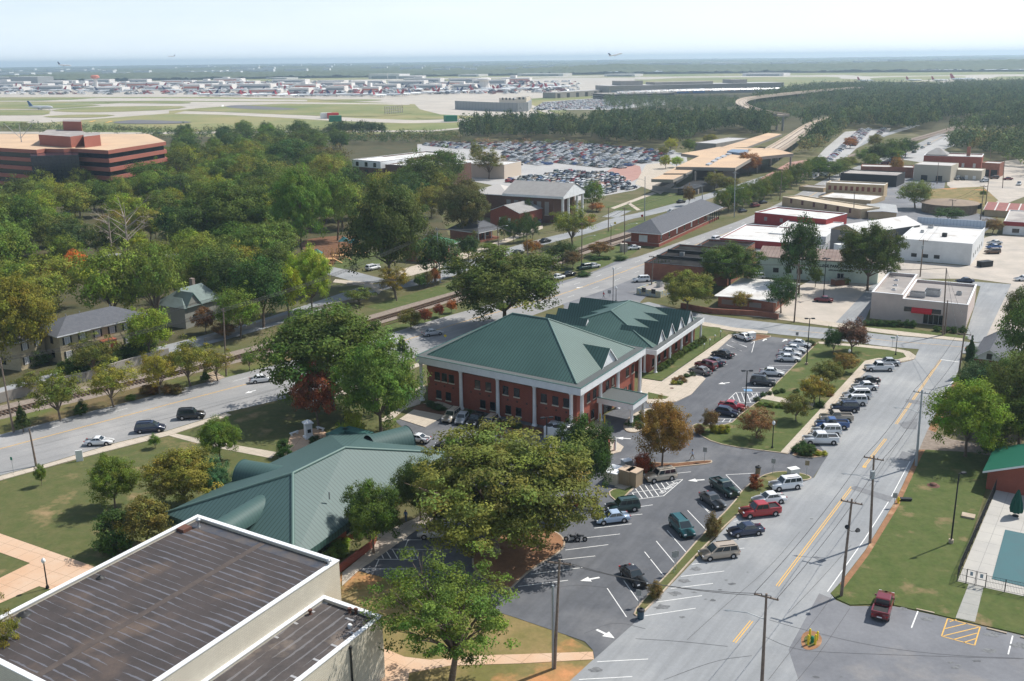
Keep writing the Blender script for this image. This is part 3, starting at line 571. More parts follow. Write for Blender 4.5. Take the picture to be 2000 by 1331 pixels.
# ---- park and library
T('near',225,992,893,92,'mid','round green tree standing alone on the park lawn, left of the library')
T('near',430,900,818,78,'mid','green tree beside the lawn path, just left of the library roof',v=1)
T('near',362,992,880,132,'gold','broad tree with yellowing crown beside the library roof')
T('near',420,985,895,70,'blue','grey-green shrubby tree squeezed between the yellowing tree and the library roof',v=1)
T('bush',222,1078,992,72,'dark','dense dark green rounded shrub at the edge of the school roof','shrub')
T('small',288,1068,970,96,'olive','grey-olive bushy tree beside the dark rounded shrub')
T('small',82,949,905,22,'mid','thin sapling with a mulch ring near the sidewalk utility pole','sapling')
T('small',303,876,849,24,'mid','thin sapling in a mulch ring opposite the navy minivan','sapling')
T('small',204,905,888,18,'mid','tiny sapling standing behind the white sidewalk sign','sapling',name='sapling')
T('bush',553,893,856,30,'dark','small rounded bush at the corner of the plaza path','shrub')
T('bush',615,868,852,28,'dark','low green bush beside the white monument','shrub')
T('near',745,850,692,160,'mid','tall full green tree between the library and the brick office',h=16.5)
T('broad',622,832,716,92,'red','red and bronze autumn tree beside the main road lawn')
T('near',650,800,580,250,'oak','huge dark oak on the roadside lawn behind the red autumn tree',h=19,v=1)
T('cone',786,706,655,34,'blue','young conifer at the roadside left of the brick office','tree')
T('near',730,1082,942,112,'oak','dense green tree in front of the library eave, nearest the path')
T('near',822,1018,897,100,'oak','dense green tree at the library corner behind the silver minivan',v=1)
r=T('spread',965,1078,840,335,(.088,.098,.028),'huge spreading oak on the dirt island in the car park',v=0,rz=0); [setattr(c,'location',(.05,0,0)) for c in r.children if c.name.startswith('crown')]
T('near',1140,985,868,110,'dark','dark glossy tree beside the utility yard, right of the huge spreading oak',h=13)
T('open',882,1338,1085,290,(.078,.095,.026),'open crowned tree with visible limbs at the corner of the school building',v=0,rz=2.2)
T('open',12,1420,1200,120,(.10,.10,.025),'yellow-green tree overlapping the left end of the school roof',h=14)
T('near',1293,912,783,98,(.14,.085,.03),'tree with orange and green autumn crown on the narrow mulch island',v=1)
T('small',1253,932,884,34,'red','dark red crepe myrtle beside the autumn tree on the mulch island')
T('bush',1263,925,895,24,'dark','upright green shrub right beside the red crepe myrtle','shrub')
# ---- island lawn between the lots
for bx,by,ty,w_,c,l in ((1554,824,768,56,'olive','nearest of the four bronze-green trees along the lawn sidewalk'),(1590,790,734,62,(.13,.11,.03),'second nearest bronze-green tree along the lawn sidewalk'),(1617,756,703,58,'olive','third bronze-green tree along the lawn sidewalk'),(1648,728,689,52,(.12,.10,.03),'bronze-green tree along the lawn sidewalk, farthest from the lot entrance'),
    (1477,858,798,70,'bronze','purple-brown leaved tree on the lawn beside the black lamp post'),(1626,692,641,38,'dark','compact dark green tree at the cross street end of the lawn'),(1663,690,625,68,(.085,.05,.04),'dusky purple leaved tree beside the compact green one near the cross street'),
    (1387,845,800,34,'bronze','thin bare-looking tree in the mulch corner bed of the lawn')):
    T('small' if w_<70 else 'oval',bx,by,ty,w_,c,l)
T('bush',1366,848,828,22,'bronze','small purple-brown bush in the mulch corner bed','shrub')
for bx,w_ in ((1396,20),(1408,20),(1418,16)): T('bush',bx,846,829,w_,'yel','yellow-green bush in the mulch corner bed beside the purple bush','shrub',group='yellow-green bushes in the corner bed')
for i,(bx,by,w_) in enumerate(((1556,884,22),(1570,880,24),(1583,884,22),(1568,891,20),(1580,892,18))): T('bush',bx,by,by-17,w_,'dark','dark low bush in the planter at the lot entrance','shrub',group='low bushes in the planter at the lot entrance')
for bx in (1597,1608): T('bush',bx,890,881,16,'yel','pale variegated bush at the street end of the entrance planter','shrub',group='pale bushes in the entrance planter')
for bx,by in ((1478,784),(1490,775),(1503,772),(1516,770),(1528,768),(1555,768)): T('bush',bx,by,by-9,13,'dark','small round shrub lining the upper side of the lawn walkway','shrub',group='round shrubs along the upper side of the walkway')
for bx,by in ((1482,795),(1495,795),(1507,797),(1521,798),(1533,799)): T('bush',bx,by,by-10,14,'mid','small round shrub lining the lower side of the lawn walkway','shrub',group='round shrubs along the lower side of the walkway')
T('bush',1602,797,783,17,'dark','round green bush at the street sidewalk behind the tan pickup','shrub')
T('bush',1620,775,765,16,'bronze','brownish bush at the street sidewalk behind the white wagons','shrub')
for bx in (1552,1563,1574,1585): T('bush',bx,676,664,14,'dark','low trimmed hedge bush at the lot corner by the cross street','shrub',group='hedge bushes at the cross street lot corner')
for bx in (1437,1446): T('bush',bx,657,649,13,'dark','trimmed bush behind the white car nearest the cross street','shrub',group='trimmed bushes behind the white car')
# hedges along the brick wing, pairs between the columns
for gi,(x0,y0,x1,y1,w_) in enumerate(((1290,722,1311,708,16),(1315,703,1334,690,15),(1338,687,1354,678,14),(1359,676,1374,665,13))):
    for i in range(4):
        t=i/3; T('bush',x0+(x1-x0)*t,y0+(y1-y0)*t+3,y0+(y1-y0)*t-10,w_,'oak','dome clipped hedge bush in the '+['nearest','second','third','farthest'][gi]+' row along the brick wing','shrub',group='clipped hedge bushes along the brick wing')
for bx,by,c in ((1320,745,'bronze'),(1330,742,'bronze'),(1341,738,'dark'),(1351,735,'dark'),(1316,752,'yel'),(1327,752,'mid'),(1336,748,'bronze')): T('bush',bx,by,by-9,13,c,'low shrub in the bed on the wide concrete walk','shrub',group='low shrubs in the bed on the concrete walk')
for bx,by,w_ in ((1232,834,20),(1243,832,20),(1239,824,18),(1250,822,18),(1256,814,16),(1262,826,18),(1268,812,15),(1250,838,16)): T('bush',bx,by,by-13,w_,'dark','dark rounded bush in the portico drive island','shrub',group='bushes in the portico drive island')
for bx,by in ((852,800),(842,796),(862,803),(915,812),(930,816),(955,822),(968,826),(990,834),(1010,838)): T('bush',bx,by,by-12,20,'dark','dark foundation shrub against the shaded brick wall','shrub',group='foundation shrubs along the shaded office wall')
for bx,by,w_,c in ((1141,850,16,'mid'),(1150,853,14,'yel'),(1158,856,12,'mid')): T('bush',bx,by,by-8,w_,c,'small bush by the office corner column','shrub',group='small bushes by the office corner column')
# strip island shrubs
for bx,by,ty,w_,c,l in ((1473,955,925,26,'red','pink crepe myrtle bush at the head of the grass strip'),(1392,1048,1003,34,'bronze','reddish shrub on the grass strip between the teal minivan and the navy sedan'),(1280,1168,1133,30,'bronze','reddish shrub on the grass strip in front of the black sedan')): T('bush',bx,by,ty,w_,c,l,'shrub')
for bx,by,ty,w_,c in ((655,1090,1058,48,'mid'),(668,1072,1050,40,'lime')): T('bush',bx,by,ty,w_,c,'bright green shrub beside the library wall','shrub',group='bright shrubs beside the library wall')
T('bush',690,865,842,50,'yel','yellow and green planting in the library roof court','shrub',h=6.0)
# ---- right side
T('near',1885,893,752,140,(.10,.135,.022),'bright green tree on the lawn right of the side street',h=12.5)
for bx,by,ty,w_,c,l in ((1960,885,770,110,'mid','green tree behind the bright green tree, by the gravel drive'),(1990,870,690,120,'oak','dark green tree at the right edge behind the gravel drive'),(1905,795,706,80,'blue','blue-green tree beside the dark roofed house'),(1960,820,700,90,'oak','dark tree below the dark roofed house'),(1890,760,718,40,'dark','dense small tree by the street pole next to the house'),
    (1890,735,655,26,'pine','slim dark conifer at the corner left of the dark roofed house'),(1995,740,580,100,'oak','tall dark tree at the right edge above the dark roofed house'),(1870,800,768,46,'blue','low bluish tree at the verge of the side street'),(2040,900,760,120,'oak','green tree mostly out of view at the right edge'),(1935,905,850,50,'dark','dark bush by the pool house fence')): T('cone' if 'conifer' in l else 'broad',bx,by,ty,w_,c,l)
# ---- left roadside trees between road and railway
for bx,by,ty,w_,c,l in ((118,822,722,100,'olive','airy olive tree by the railway near the left utility pole'),(222,796,704,90,(.14,.14,.035),'airy yellow-green tree by the railway, second from the left pole'),(312,772,683,72,(.14,.145,.03),'airy yellow-green tree in the middle of the railway verge row'),(372,755,664,92,(.12,.13,.03),'broad yellow-green tree left of the roadside steps'),(425,745,680,60,(.12,.12,.03),'yellow-green tree behind the roadside pole by the steps'),(488,723,685,34,'mid','small green tree at the rail bank right of the steps'),(60,770,728,60,'olive','small bronze-olive tree beside the upper road at left')): T('airy',bx,by,ty,w_,c,l)
T('cone',46,845,790,38,'dark','dense dark green conical shrub at the foot of the left utility pole','shrub',name='conical_shrub')
T('bush',159,811,782,26,'dark','round clipped evergreen bush on the rail verge','shrub')
T('cone',402,748,722,24,'dark','small dark conical bush beside the roadside steps','shrub',name='conical_shrub')
T('bush',256,782,770,22,'mid','low green bush on the rail verge between two airy trees','shrub')
for bx in (286,300,330,345): T('bush',bx,770,750,26,'bronze','brownish scrub bush on the rail verge behind the road','shrub',group='brown scrub bushes on the rail verge')
# along the rail at centre
for bx,by,ty,w_,c,l in ((803,643,603,48,'olive','rounded olive bush on the rail lawn nearest the silver sedan'),(830,632,602,28,'red','reddish small tree beside the olive bush on the rail lawn'),(858,620,593,22,'red','small red tree on the rail lawn next to the large oak'),(882,612,585,22,'rust','rusty small tree partly hidden by the large oak at the rail lawn')): T('small',bx,by,ty,w_,c,l)
T('near',985,640,498,215,'oak','large dark oak in front of the brick office wing beside the main road',h=18.5,v=0)
for bx,by,ty,w_,c,l in ((772,582,520,66,(.13,.125,.03),'airy yellowish tree on the verge at the road junction'),(820,565,535,26,'oak','first small street tree right of the airy yellowish tree'),(835,562,530,22,'bronze','bronze small street tree between two others beside the upper road'),(850,558,523,24,'rust','rusty small street tree next to the white pole by the upper road'),(893,542,505,32,'blue','grey-green small street tree in front of the green roofed house'),(703,595,562,64,'olive','low olive tree beside the upper road below the junction')): T('airy' if w_>60 else 'small',bx,by,ty,w_,c,l)
for bx,by,ty,w_,c,l in ((915,508,459,46,'dark','dark round tree beside the white banner near the green roofed house'),(957,490,475,36,'mid','low green bush beside the grey roofed house'),(1032,500,468,24,'rust','small rusty tree beside the dark parked car on the upper road'),(1047,495,470,24,'rust','small rusty street tree by the tan utility pole'),(1098,520,473,62,'dark','dense dark bush tree on the rail verge left of the autumn tree'),(1118,525,490,40,'bronze','greyish bare shrub attached to the dense dark bush tree'),(1171,502,472,48,(.12,.075,.03),'small broad autumn tree on the rail verge by the depot lot')): T('oval' if w_>60 else 'small',bx,by,ty,w_,c,l)
for bx,by,ty,w_ in ((1213,509,499,24),(1165,508,500,26),(1185,507,500,20),(1140,540,530,30)): T('bush',bx,by,ty,w_,'dark','trimmed hedge at the edge of the depot parking','shrub',group='trimmed hedges at the depot parking')
T('airy',1118,482,404,86,(.11,.12,.03),'tall airy yellow-green tree in front of the brick church')
for bx,by,ty,w_,c,l in ((1108,425,383,36,'gold','round tree with golden top beside the church columns'),(1157,410,355,48,'mid','dense round green tree right of the church'),(1165,414,396,34,'rust','low rusty tree at the foot of the round green tree'),(1032,436,390,20,'dark','slim dark tree in front of the small brick hall'),(1145,440,424,40,'rust','orange tinged shrub tree by the street corner below the church')): T('oval',bx,by,ty,w_,c,l)
for bx,by in ((985,470),(1003,474),(1022,474),(1040,470),(1028,462)): T('oval',bx,by,by-46,28,'dark','dark rounded evergreen in the clump below the small brick hall','tree',group='dark evergreens below the small brick hall')
# right block trees
for bx,by,ty,w_,c,l in ((1342,607,530,98,(.11,.115,.03),'broad yellow-green tree by the cross street beside the yellow sign'),(1425,565,476,116,'oak','large green tree behind the white roofed brick cottage'),(1560,575,422,78,'dark','tall dark tree in front of the furniture store wall'),(1694,568,436,116,'oak','very large green tree right of the furniture store'),(1592,562,520,28,'oak','small tree growing under the tall dark tree at the furniture wall'),(1525,612,538,62,'dark','dark evergreen tree beside the white roofed cottage'),(1447,606,570,44,(.13,.10,.035),'small bronze tree at the front of the white roofed cottage'),
    (1787,408,353,66,'olive','green tree behind the downtown row beside the vacant lot'),(1852,432,406,58,'dark','low dark tree beside the round roofed shed'),(1938,457,427,40,'bronze','round reddish-green tree beside the white warehouse'),(1920,385,372,14,'mid','small bush behind the round roofed shed')): T('near' if w_>90 else 'broad',bx,by,ty,w_,c,l)
for i in range(6): T('cone',1278+i*7,545-i*1,508,9,'dark','slim columnar evergreen against the black roofed shop','tree',group='columnar evergreens against the black roofed shop')
for x0,y0,x1,y1,n in ((1692,636,1782,640,8),(1830,648,1880,652,4)):
    for i in range(n): t=i/(n-1); T('bush',x0+(x1-x0)*t,y0+(y1-y0)*t,y0-11,16,'dark','dark low hedge bush at the front of the pink office','shrub',group='hedge bushes in front of the pink office')
# station street trees: dense row
for i,(bx,by) in enumerate(((1408,418),(1422,415),(1436,412),(1450,408),(1464,404),(1478,398),(1492,392),(1506,387),(1520,380),(1532,374),(1545,368),(1556,362),(1570,356),(1584,350),(1600,345),(1430,402),(1460,394),(1490,383),(1515,372),(1545,358))):
    T('oval',bx,by,by-48+i*.6,34,'oak' if i%3 else 'mid','green street tree in the dense row beside the railway station road','tree',group='dense row of street trees by the station')
for bx,by,ty,w_,c,l in ((1375,352,325,26,'gold','autumn tree below the station canopy'),(1395,372,335,40,'gold','golden green tree in front of the station canopy'),(1460,342,296,46,(.15,.075,.03),'orange and green tree rising at the front of the station roof'),(1420,375,345,50,'olive','olive tree beside the station road below the canopy'),(1345,402,362,24,'bronze','bare reddish tree by the station lawn'),(1388,285,262,30,'gold','golden tree behind the station concourse'),(1300,330,303,24,'yel','bright shrub tree at the station drop-off'),(1322,328,306,26,'lime','lime green small tree beside the station drop-off'),(1295,304,287,22,'olive','olive small tree by the car park edge'),(1345,300,272,30,'mid','green tree beside the grey station hall'),(1310,296,270,26,'lime','light green tree left of the grey station hall'),
   (1660,290,268,28,'rust','rusty tree in the station car strip'),(1708,292,262,30,'gold','golden tree by the long car strip'),(1655,330,305,40,'olive','olive tree by the downtown road'),(1690,320,290,44,'mid','green tree beside the downtown road'),(1740,318,286,46,'mid','green tree at the end of the downtown street'),(1750,345,305,26,'rust','rusty small tree by the downtown cars'),(1620,350,315,50,'oak','dark green tree at the bend of the downtown road'),(1640,345,312,44,'mid','mid green tree beside the dark one at the bend of the downtown road')): T('broad',bx,by,ty,w_,c,l)
# ---- notable trees in the left wood
for bx,by,ty,w_,c,l,k in ((610,610,483,86,'lime','bright yellow-green tree standing out at the playground road','near'),(565,625,518,70,(.13,.16,.02),'lime tinted tree left of the bright yellow-green one','broad'),(515,640,500,110,'dark','dark green tree left of the lime tinted pair','broad'),(590,500,330,110,'mid','tall oval mid green tree above the playground','near'),(660,470,330,80,'mid','green tree right of the tall oval tree above the playground','broad'),
    (455,500,357,150,'oak','very broad green tree with bare trunk beside the side street','near'),(385,510,400,110,'oak','spreading tree whose dark trunk shows against the side street','broad'),(760,560,350,160,'oak','massive dark green oak beside the playground','near'),(905,470,350,100,(.075,.075,.035),'tall brownish green oak behind the green roofed house','near'),(850,550,455,90,'dark','dark green tree hanging over the white sign at the junction','broad'),(820,400,300,90,'oak','dark tree in front of the white roofed hotel','broad'),(870,370,290,80,'oak','green tree right of the hotel roof','broad'),(955,350,290,60,'olive','thin topped olive tree by the pale building','airy'),(930,330,276,30,'olive','spindly tree rising above the pale building','airy'),
    (570,340,272,100,'dark','dark rounded tree left of the brick hotel','broad'),(640,345,285,90,(.075,.065,.03),'bronze green tree left of the brick hotel','broad'),(225,640,480,130,(.11,.125,.025),'yellowish green tree in the wood above the tan apartment block','broad'),(150,540,488,44,'orange','orange topped tree in the left wood','broad'),(95,600,520,50,'rust','rust tinged tree low in the left wood','broad'),(40,720,535,130,(.11,.11,.025),'large yellow-olive tree at the left edge above the small tan house','near'),(310,640,475,110,(.10,.11,.03),'feathery pine-like tree behind the tan apartment block','airy'),
    (310,540,474,40,'lime','small bright lime tree in the middle of the left wood','oval'),(265,500,452,60,(.12,.15,.02),'yellow-green tree below the dead trees','broad'),(305,470,412,34,'blue','vine covered bluish green tree beside the dead trees','oval'),(368,598,515,60,'mid','green tree behind the grey gabled house','broad'),(448,612,500,80,'dark','dark tree right of the grey gabled house','broad'),(470,660,560,90,'mid','leafy green tree beside the upper road right of the gabled house','broad'),
    (402,652,598,46,(.12,.07,.035),'reddish brown tree in front of the grey gabled house','small'),(295,700,600,88,(.13,.15,.025),'yellow-green tree covering the right end of the tan apartment block','broad'),(185,735,655,86,'olive','olive tree in front of the tan apartment block','airy'),(440,660,630,50,'bronze','bronze shrub tree by the wall right of the gabled house','small'),
    (20,560,440,110,'mid','green tree at the left edge of the wood','broad'),(60,500,380,90,'oak','dark tree below the brown office block','broad')): T(k,bx,by,ty,w_,c,l)
for i,(bx,ty,w_) in enumerate(((657,238,22),(669,237,22),(681,241,18),(693,240,20),(705,238,22),(717,238,22),(730,240,20),(745,241,22))): T('oval',bx,264,ty,w_,'dark','dark round tree in the clump at the airfield edge','tree',group='tree clump at the airfield edge')
T('oval',653,273,253,20,'mid','lone round tree just below the airfield clump'); T('bush',611,266,256,17,'dark','small round bush left of the airfield clump','shrub')
for bx,by,ty,w_,c,l in ((1935,800,700,90,'dark','dark tree behind the bluish tree right of the side street'),(1975,775,690,90,'mid','mid green tree at the right edge below the dark roofed house'),(1990,840,740,100,'oak','dense tree at the right edge above the pool house'),(1925,845,770,80,'dark','dark tree between the bright green tree and the gravel drive'),(1985,660,560,60,'oak','dark tree over the concrete slab at the right edge'),(1895,700,672,24,'blue','bluish shrub at the wall of the dark roofed house')): T('broad',bx,by,ty,w_,c,l)
for bx,by,ty,w_,c in ((1715,322,280,44,'dark'),(1742,316,272,50,'oak'),(1768,308,270,44,'dark'),(1700,335,300,36,'mid'),(1600,330,305,30,'olive'),(1580,335,312,26,'mid')): T('broad',bx,by,ty,w_,c,'dark leafy tree in the cluster beside the far downtown road','tree',group='tree cluster beside the far downtown road')
dead_tree(255,530,397,130,'pale bare dead tree with many broken limbs in the left wood')
dead_tree(222,520,410,80,'second bare dead tree, just left of the pale dead one')
dead_tree(55,500,405,80,'bare grey dead tree near the left edge of the wood')
# hedge of dense shrubs behind the railway
for i,(bx,by) in enumerate(((135,733),(160,728),(180,722),(205,718),(225,714),(245,705),(260,700),(275,692),(288,688),(60,705),(75,712))): T('bush',bx,by,by-34,44,'dark' if i%2 else 'oak','dense green shrub in the hedge below the tan apartments','shrub',group='dense hedge shrubs below the tan apartments')
# ---- filling woods, each tree its own thing
rg=random.Random(5)
def inpoly(x,y,P):
    c=False; n=len(P)
    for i in range(n):
        a=P[i];b=P[i-1]
        if (a[1]>y)!=(b[1]>y) and x<(b[0]-a[0])*(y-a[1])/(b[1]-a[1])+a[0]: c=not c
    return c
def scatter(P,n,mind,seed,ex=()):
    rg=random.Random(seed); W=[G(*p) for p in P]; xs=[p.x for p in W]; ys=[p.y for p in W]; W2=[(p.x,p.y) for p in W]; out=[]; E_=[[(q.x,q.y) for q in (G(*p) for p in e)] for e in ex]
    for _ in range(n*30):
        x=rg.uniform(min(xs),max(xs)); y=rg.uniform(min(ys),max(ys))
        if not inpoly(x,y,W2) or any(inpoly(x,y,e) for e in E_): continue
        if all((x-a)**2+(y-b)**2>mind*mind for a,b in out): out.append((x,y))
        if len(out)>=n: break
    return out
EXB=[[(340,705),(340,646),(450,625),(450,690)],[(95,750),(95,672),(305,655),(305,735)],[(-50,300),(-50,390),(200,385),(330,335),(330,280)],[(685,420),(685,310),(1000,310),(1000,350),(820,380)],[(320,525),(320,485),(430,485),(430,525)],[(590,540),(590,458),(740,458),(780,500),(760,540)],[(-50,440),(-50,370),(36,370),(36,430)]]
def woods(P,n,mind,seed,kinds,cols,hr,label,group,wr=(.85,1.15),ex=EXB):
    for i,(x,y) in enumerate(scatter(P,n,mind,seed,ex)):
        r_=random.Random(seed*1000+i); px,py,_=PJ((x,y,0)); h=r_.uniform(*hr); wm=h*r_.uniform(*wr)
        T(r_.choice(kinds),px,py,0,wm*FPX/PJ((x,y,0))[2],r_.choice(cols),label,'tree',group=group,h=h)
MIXC=['oak','mid','dark','mid','mid',(.10,.12,.025),(.06,.085,.022),(.085,.11,.022),(.12,.12,.03),(.13,.145,.025)]
woods([(-60,470),(0,420),(330,400),(520,420),(600,470),(560,560),(440,640),(330,640),(200,640),(100,650),(-60,700)],62,8.5,1,['broad'],MIXC,(11,16),'leafy green tree in the wood left of the upper road','trees of the wood left of the upper road')
woods([(-60,410),(0,385),(60,400),(330,335),(520,300),(660,330),(690,400),(900,380),(860,440),(720,450),(560,460),(420,480),(330,400),(0,430)],84,10,2,['broad','oval'],MIXC,(12,18),'leafy green tree in the wood below the brown office block','trees of the wood below the brown office block')
woods([(325,330),(330,278),(420,268),(640,270),(690,290),(560,330)],44,14,3,['broad','oval'],['oak','dark','mid','oak'],(11,16),'green tree in the belt between the office block and the airfield','tree belt before the airfield')
# ================================================================ buildings
BRICK=mat('red_brick',(.34,.085,.05),.9,c2=(.27,.065,.04),ns=.8,kind='brick',bw=.42,bh=.17,cl=(.30,.16,.12),cb=(.24,.05,.035))
BRICKD=mat('brown_brick',(.17,.08,.055),.9,c2=(.13,.07,.05),ns=1,kind='brick',bw=.42,bh=.17,cl=(.18,.12,.1))
BRICK2=mat('old_brick',(.33,.14,.09),.9,c2=(.24,.1,.07),ns=.6,fine=.2)
GROOF=mat('green_metal_roof',(.056,.118,.102),.5,c2=(.042,.094,.08),ns=.15,kind='seam',pitch=.6,wd=.24,cl=(.018,.045,.04),spec=.4)  # dark seam lines are the shadow of the raised seams, put into the colour
GROOF2=mat('green_seam_roof',(.064,.118,.112),.55,c2=(.056,.106,.100),ns=.12,kind='seam',pitch=.6,wd=.2,cl=(.026,.055,.052),spec=.4)
GTRIM=mat('green_metal_trim',(.06,.15,.13),.45)
GRIDGE=mat('ridge_cap_metal',(.11,.18,.16),.45)
WHITE=mat('white_paint',(.78,.79,.80),.6,c2=(.70,.71,.72),ns=.7)
CREAM=mat('cream_painted_brick',(.66,.61,.50),.85,c2=(.58,.53,.43),ns=.35,kind='brick',bw=.6,bh=.22,cl=(.45,.41,.33),cb=(.55,.50,.41),fine=.06)
TAR=mat('felt_roof',(.075,.062,.060),.85,c2=(.05,.043,.042),ns=.3,nlo=.3,nhi=.7,c3=(.13,.095,.075),n3=.14,lo3=.5,hi3=.68,fine=.22,fs=5,kind='tarroof',pitch=.98,cl=(.15,.155,.18))
TAR2=mat('worn_felt_roof',(.10,.085,.08),.85,c2=(.06,.053,.052),ns=.3,c3=(.25,.2,.16),n3=.11,lo3=.54,hi3=.66,fine=.25,fs=4,kind='tarroof',pitch=1.15,amt=.5,cl=(.22,.22,.23))
GUTR=mat('gutter_gravel',(.10,.11,.11),.95,fine=.3)
GLASS=mat('dark_glass',(.012,.016,.022),.12,spec=.6)
SILL=mat('stone_sill',(.62,.56,.46),.8)
FRM=mat('dark_frame',(.03,.03,.03),.5)
WFR=mat('white_frame',(.7,.7,.68),.6)
METAL=mat('galvanised_metal',(.45,.47,.48),.4,metal=.5,c2=(.35,.36,.37),ns=2)
RUST=mat('rusty_metal',(.16,.07,.045),.8,c2=(.1,.05,.04),ns=2)
def wallq(F,face,a0,a1,b0,b1):
    """origin, along, outward of a wall of a frame box; face f: b=b0, k: b=b1, l: a=a0, r: a=a1"""
    P={'f':(F.P(a0,b0),F.P(a1,b0)),'r':(F.P(a1,b0),F.P(a1,b1)),'k':(F.P(a1,b1),F.P(a0,b1)),'l':(F.P(a0,b1),F.P(a0,b0))}[face]
    t=(P[1]-P[0]); L=t.length; t.normalize(); c=F.P((a0+a1)/2,(b0+b1)/2); n=Vector((t.y,-t.x,0)); 
    if (P[0]-c).dot(n)<0: n=-n
    return P[0],t,n,L
def slab(mb,Q,t,n,s0,s1,z0,z1,d0,d1,m):
    mb.prism([Q+t*s0+n*d0,Q+t*s1+n*d0,Q+t*s1+n*d1,Q+t*s0+n*d1],z0,z1,m,bottom=True)
def win(par,W,s,z,w_,h,fm=None,gm=None,sill=None,mull=0,simple=False,name='window',sw=.08):
    Q,t,n,L=W; mb=MB(); fm=fm or FRM; gm=gm or GLASS; a=s-w_/2;b=s+w_/2
    if simple:
        slab(mb,Q,t,n,a,b,z,z+h,-.1,.03,gm)
        if sill: slab(mb,Q,t,n,a-.08,b+.08,z-.16,z,-.1,.08,sill)
        return mb.obj(name,par)
    for x0,x1,y0,y1 in ((a,b,z+h-sw,z+h),(a,b,z,z+sw),(a,a+sw,z+sw,z+h-sw),(b-sw,b,z+sw,z+h-sw)): slab(mb,Q,t,n,x0,x1,y0,y1,-.1,.07,fm)
    for i in range(mull): x=a+w_*(i+1)/(mull+1); slab(mb,Q,t,n,x-.03,x+.03,z+sw,z+h-sw,-.1,.05,fm)
    if sill: slab(mb,Q,t,n,a-.08,b+.08,z-.2,z,-.1,.14,sill)
    o=mb.obj(name,par); mb=MB(); slab(mb,Q,t,n,a+sw,b-sw,z+sw,z+h-sw,-.1,.03,gm); sub(mb,'pane',o); return o
def block(par,F,a0,a1,b0,b1,z0,z1,wall,roof,par_h=.35,pt=.3,cap=None,rax=None,wname='wall'):
    mb=MB(); zr=z1-par_h
    O=[F.P(a0,b0),F.P(a1,b0),F.P(a1,b1),F.P(a0,b1)]
    mb.prism(O,z0,zr,wall); mb.f.pop();mb.m.pop();mb.sm.pop()
    for x0,x1,y0,y1 in ((a0,a1,b0,b0+pt),(a0,a1,b1-pt,b1),(a0,a0+pt,b0+pt,b1-pt),(a1-pt,a1,b0+pt,b1-pt)): mb.box(F,x0,x1,y0,y1,zr,z1,wall,None,True)
    o=mb.obj(wname,par)
    if cap:
        mb=MB(); e=.06
        for x0,x1,y0,y1 in ((a0-e,a1+e,b0-e,b0+pt+e),(a0-e,a1+e,b1-pt-e,b1+e),(a0-e,a0+pt+e,b0+pt+e,b1-pt-e),(a1-pt-e,a1+e,b0+pt+e,b1-pt-e)): mb.box(F,x0,x1,y0,y1,z1+.002,z1+.1,cap)
        mb.obj('coping',par)
    mb=MB(); mb.uax=rax if rax is not None else F.u
    mb.flat([F.P(a0+pt-.01,b0+pt-.01),F.P(a1-pt+.01,b0+pt-.01),F.P(a1-pt+.01,b1-pt+.01),F.P(a0+pt-.01,b1-pt+.01)],zr,roof); mb.obj('roof',par)
    return o
def fr_top(o_px,u_px,top_y,back_px):
    """frame from base-left px, base-right px, row of the roof corner above o, and px of the back-left roof corner"""
    h=HT(o_px,top_y); F=Fr(G(*o_px),G(*u_px)); b=G(back_px[0],back_px[1],h); _,lb=F.loc(b); return F,h,F.lu,lb
def hip(mb,C,z,R1,R2,m,cap=None,cr=.12):
    """C: four eave corners ccw-ish p0,p1,p2,p3; ridge R1 (over edge p3-p0 side) R2 (over p1-p2 side)"""
    C=[Vector((c[0],c[1],z)) for c in C]
    for f in ([C[0],C[1],R2,R1],[C[1],C[2],R2],[C[2],C[3],R1,R2],[C[3],C[0],R1]):
        n=(f[1]-f[0]).cross(f[2]-f[1])
        mb.face(f if n.z>0 else f[::-1],m)
def ridgecap(par,segs,m=None,w_=.16,name='ridge_cap'):
    mb=MB()
    for a,b in segs: mb.tube(Vector(a)+Vector((0,0,.02)),Vector(b)+Vector((0,0,.02)),w_,w_,6,m or GRIDGE)
    return mb.obj(name,par)
def gable_dormer(par,Q,t,n,s,w_,z0,zr,depth,rm,gm,ov=.25,name='dormer'):
    """gable facing n, centred at s along the wall, running back depth into the roof"""
    A=Q+t*(s-w_/2);B=Q+t*(s+w_/2);Mi=Q+t*s; mb=MB(); k=Vector((0,0,1))
    A0=Vector((A.x,A.y,z0));B0=Vector((B.x,B.y,z0));M0=Vector((Mi.x,Mi.y,zr)); bk=-n*depth
    mb.face([A0,B0,M0],gm); mb.face([B0+bk,A0+bk,M0+bk],gm); o=mb.obj(name,par); mb=MB(); f=n*ov; e=k*.06; dn=(B0-M0)*(.25/w_)
    for P0,P1 in ((A0,M0),(M0,B0)):
        x=(P0-M0)*.08 if P0 is A0 else Vector(); y=(P1-M0)*.08 if P1 is B0 else Vector()
        q=[P0+x+f+e,P1+y+f+e,P1+y+bk+e,P0+x+bk+e]; nn=(q[1]-q[0]).cross(q[2]-q[1]); mb.face(q if nn.z>0 else q[::-1],rm)
        q=[P0+x+f+e,P1+y+f+e,P1+y+f-k*.18,P0+x+f-k*.18]; mb.face(q,WHITE if gm is WHITE else GTRIM)
    sub(mb,'roof_panel',o); return o
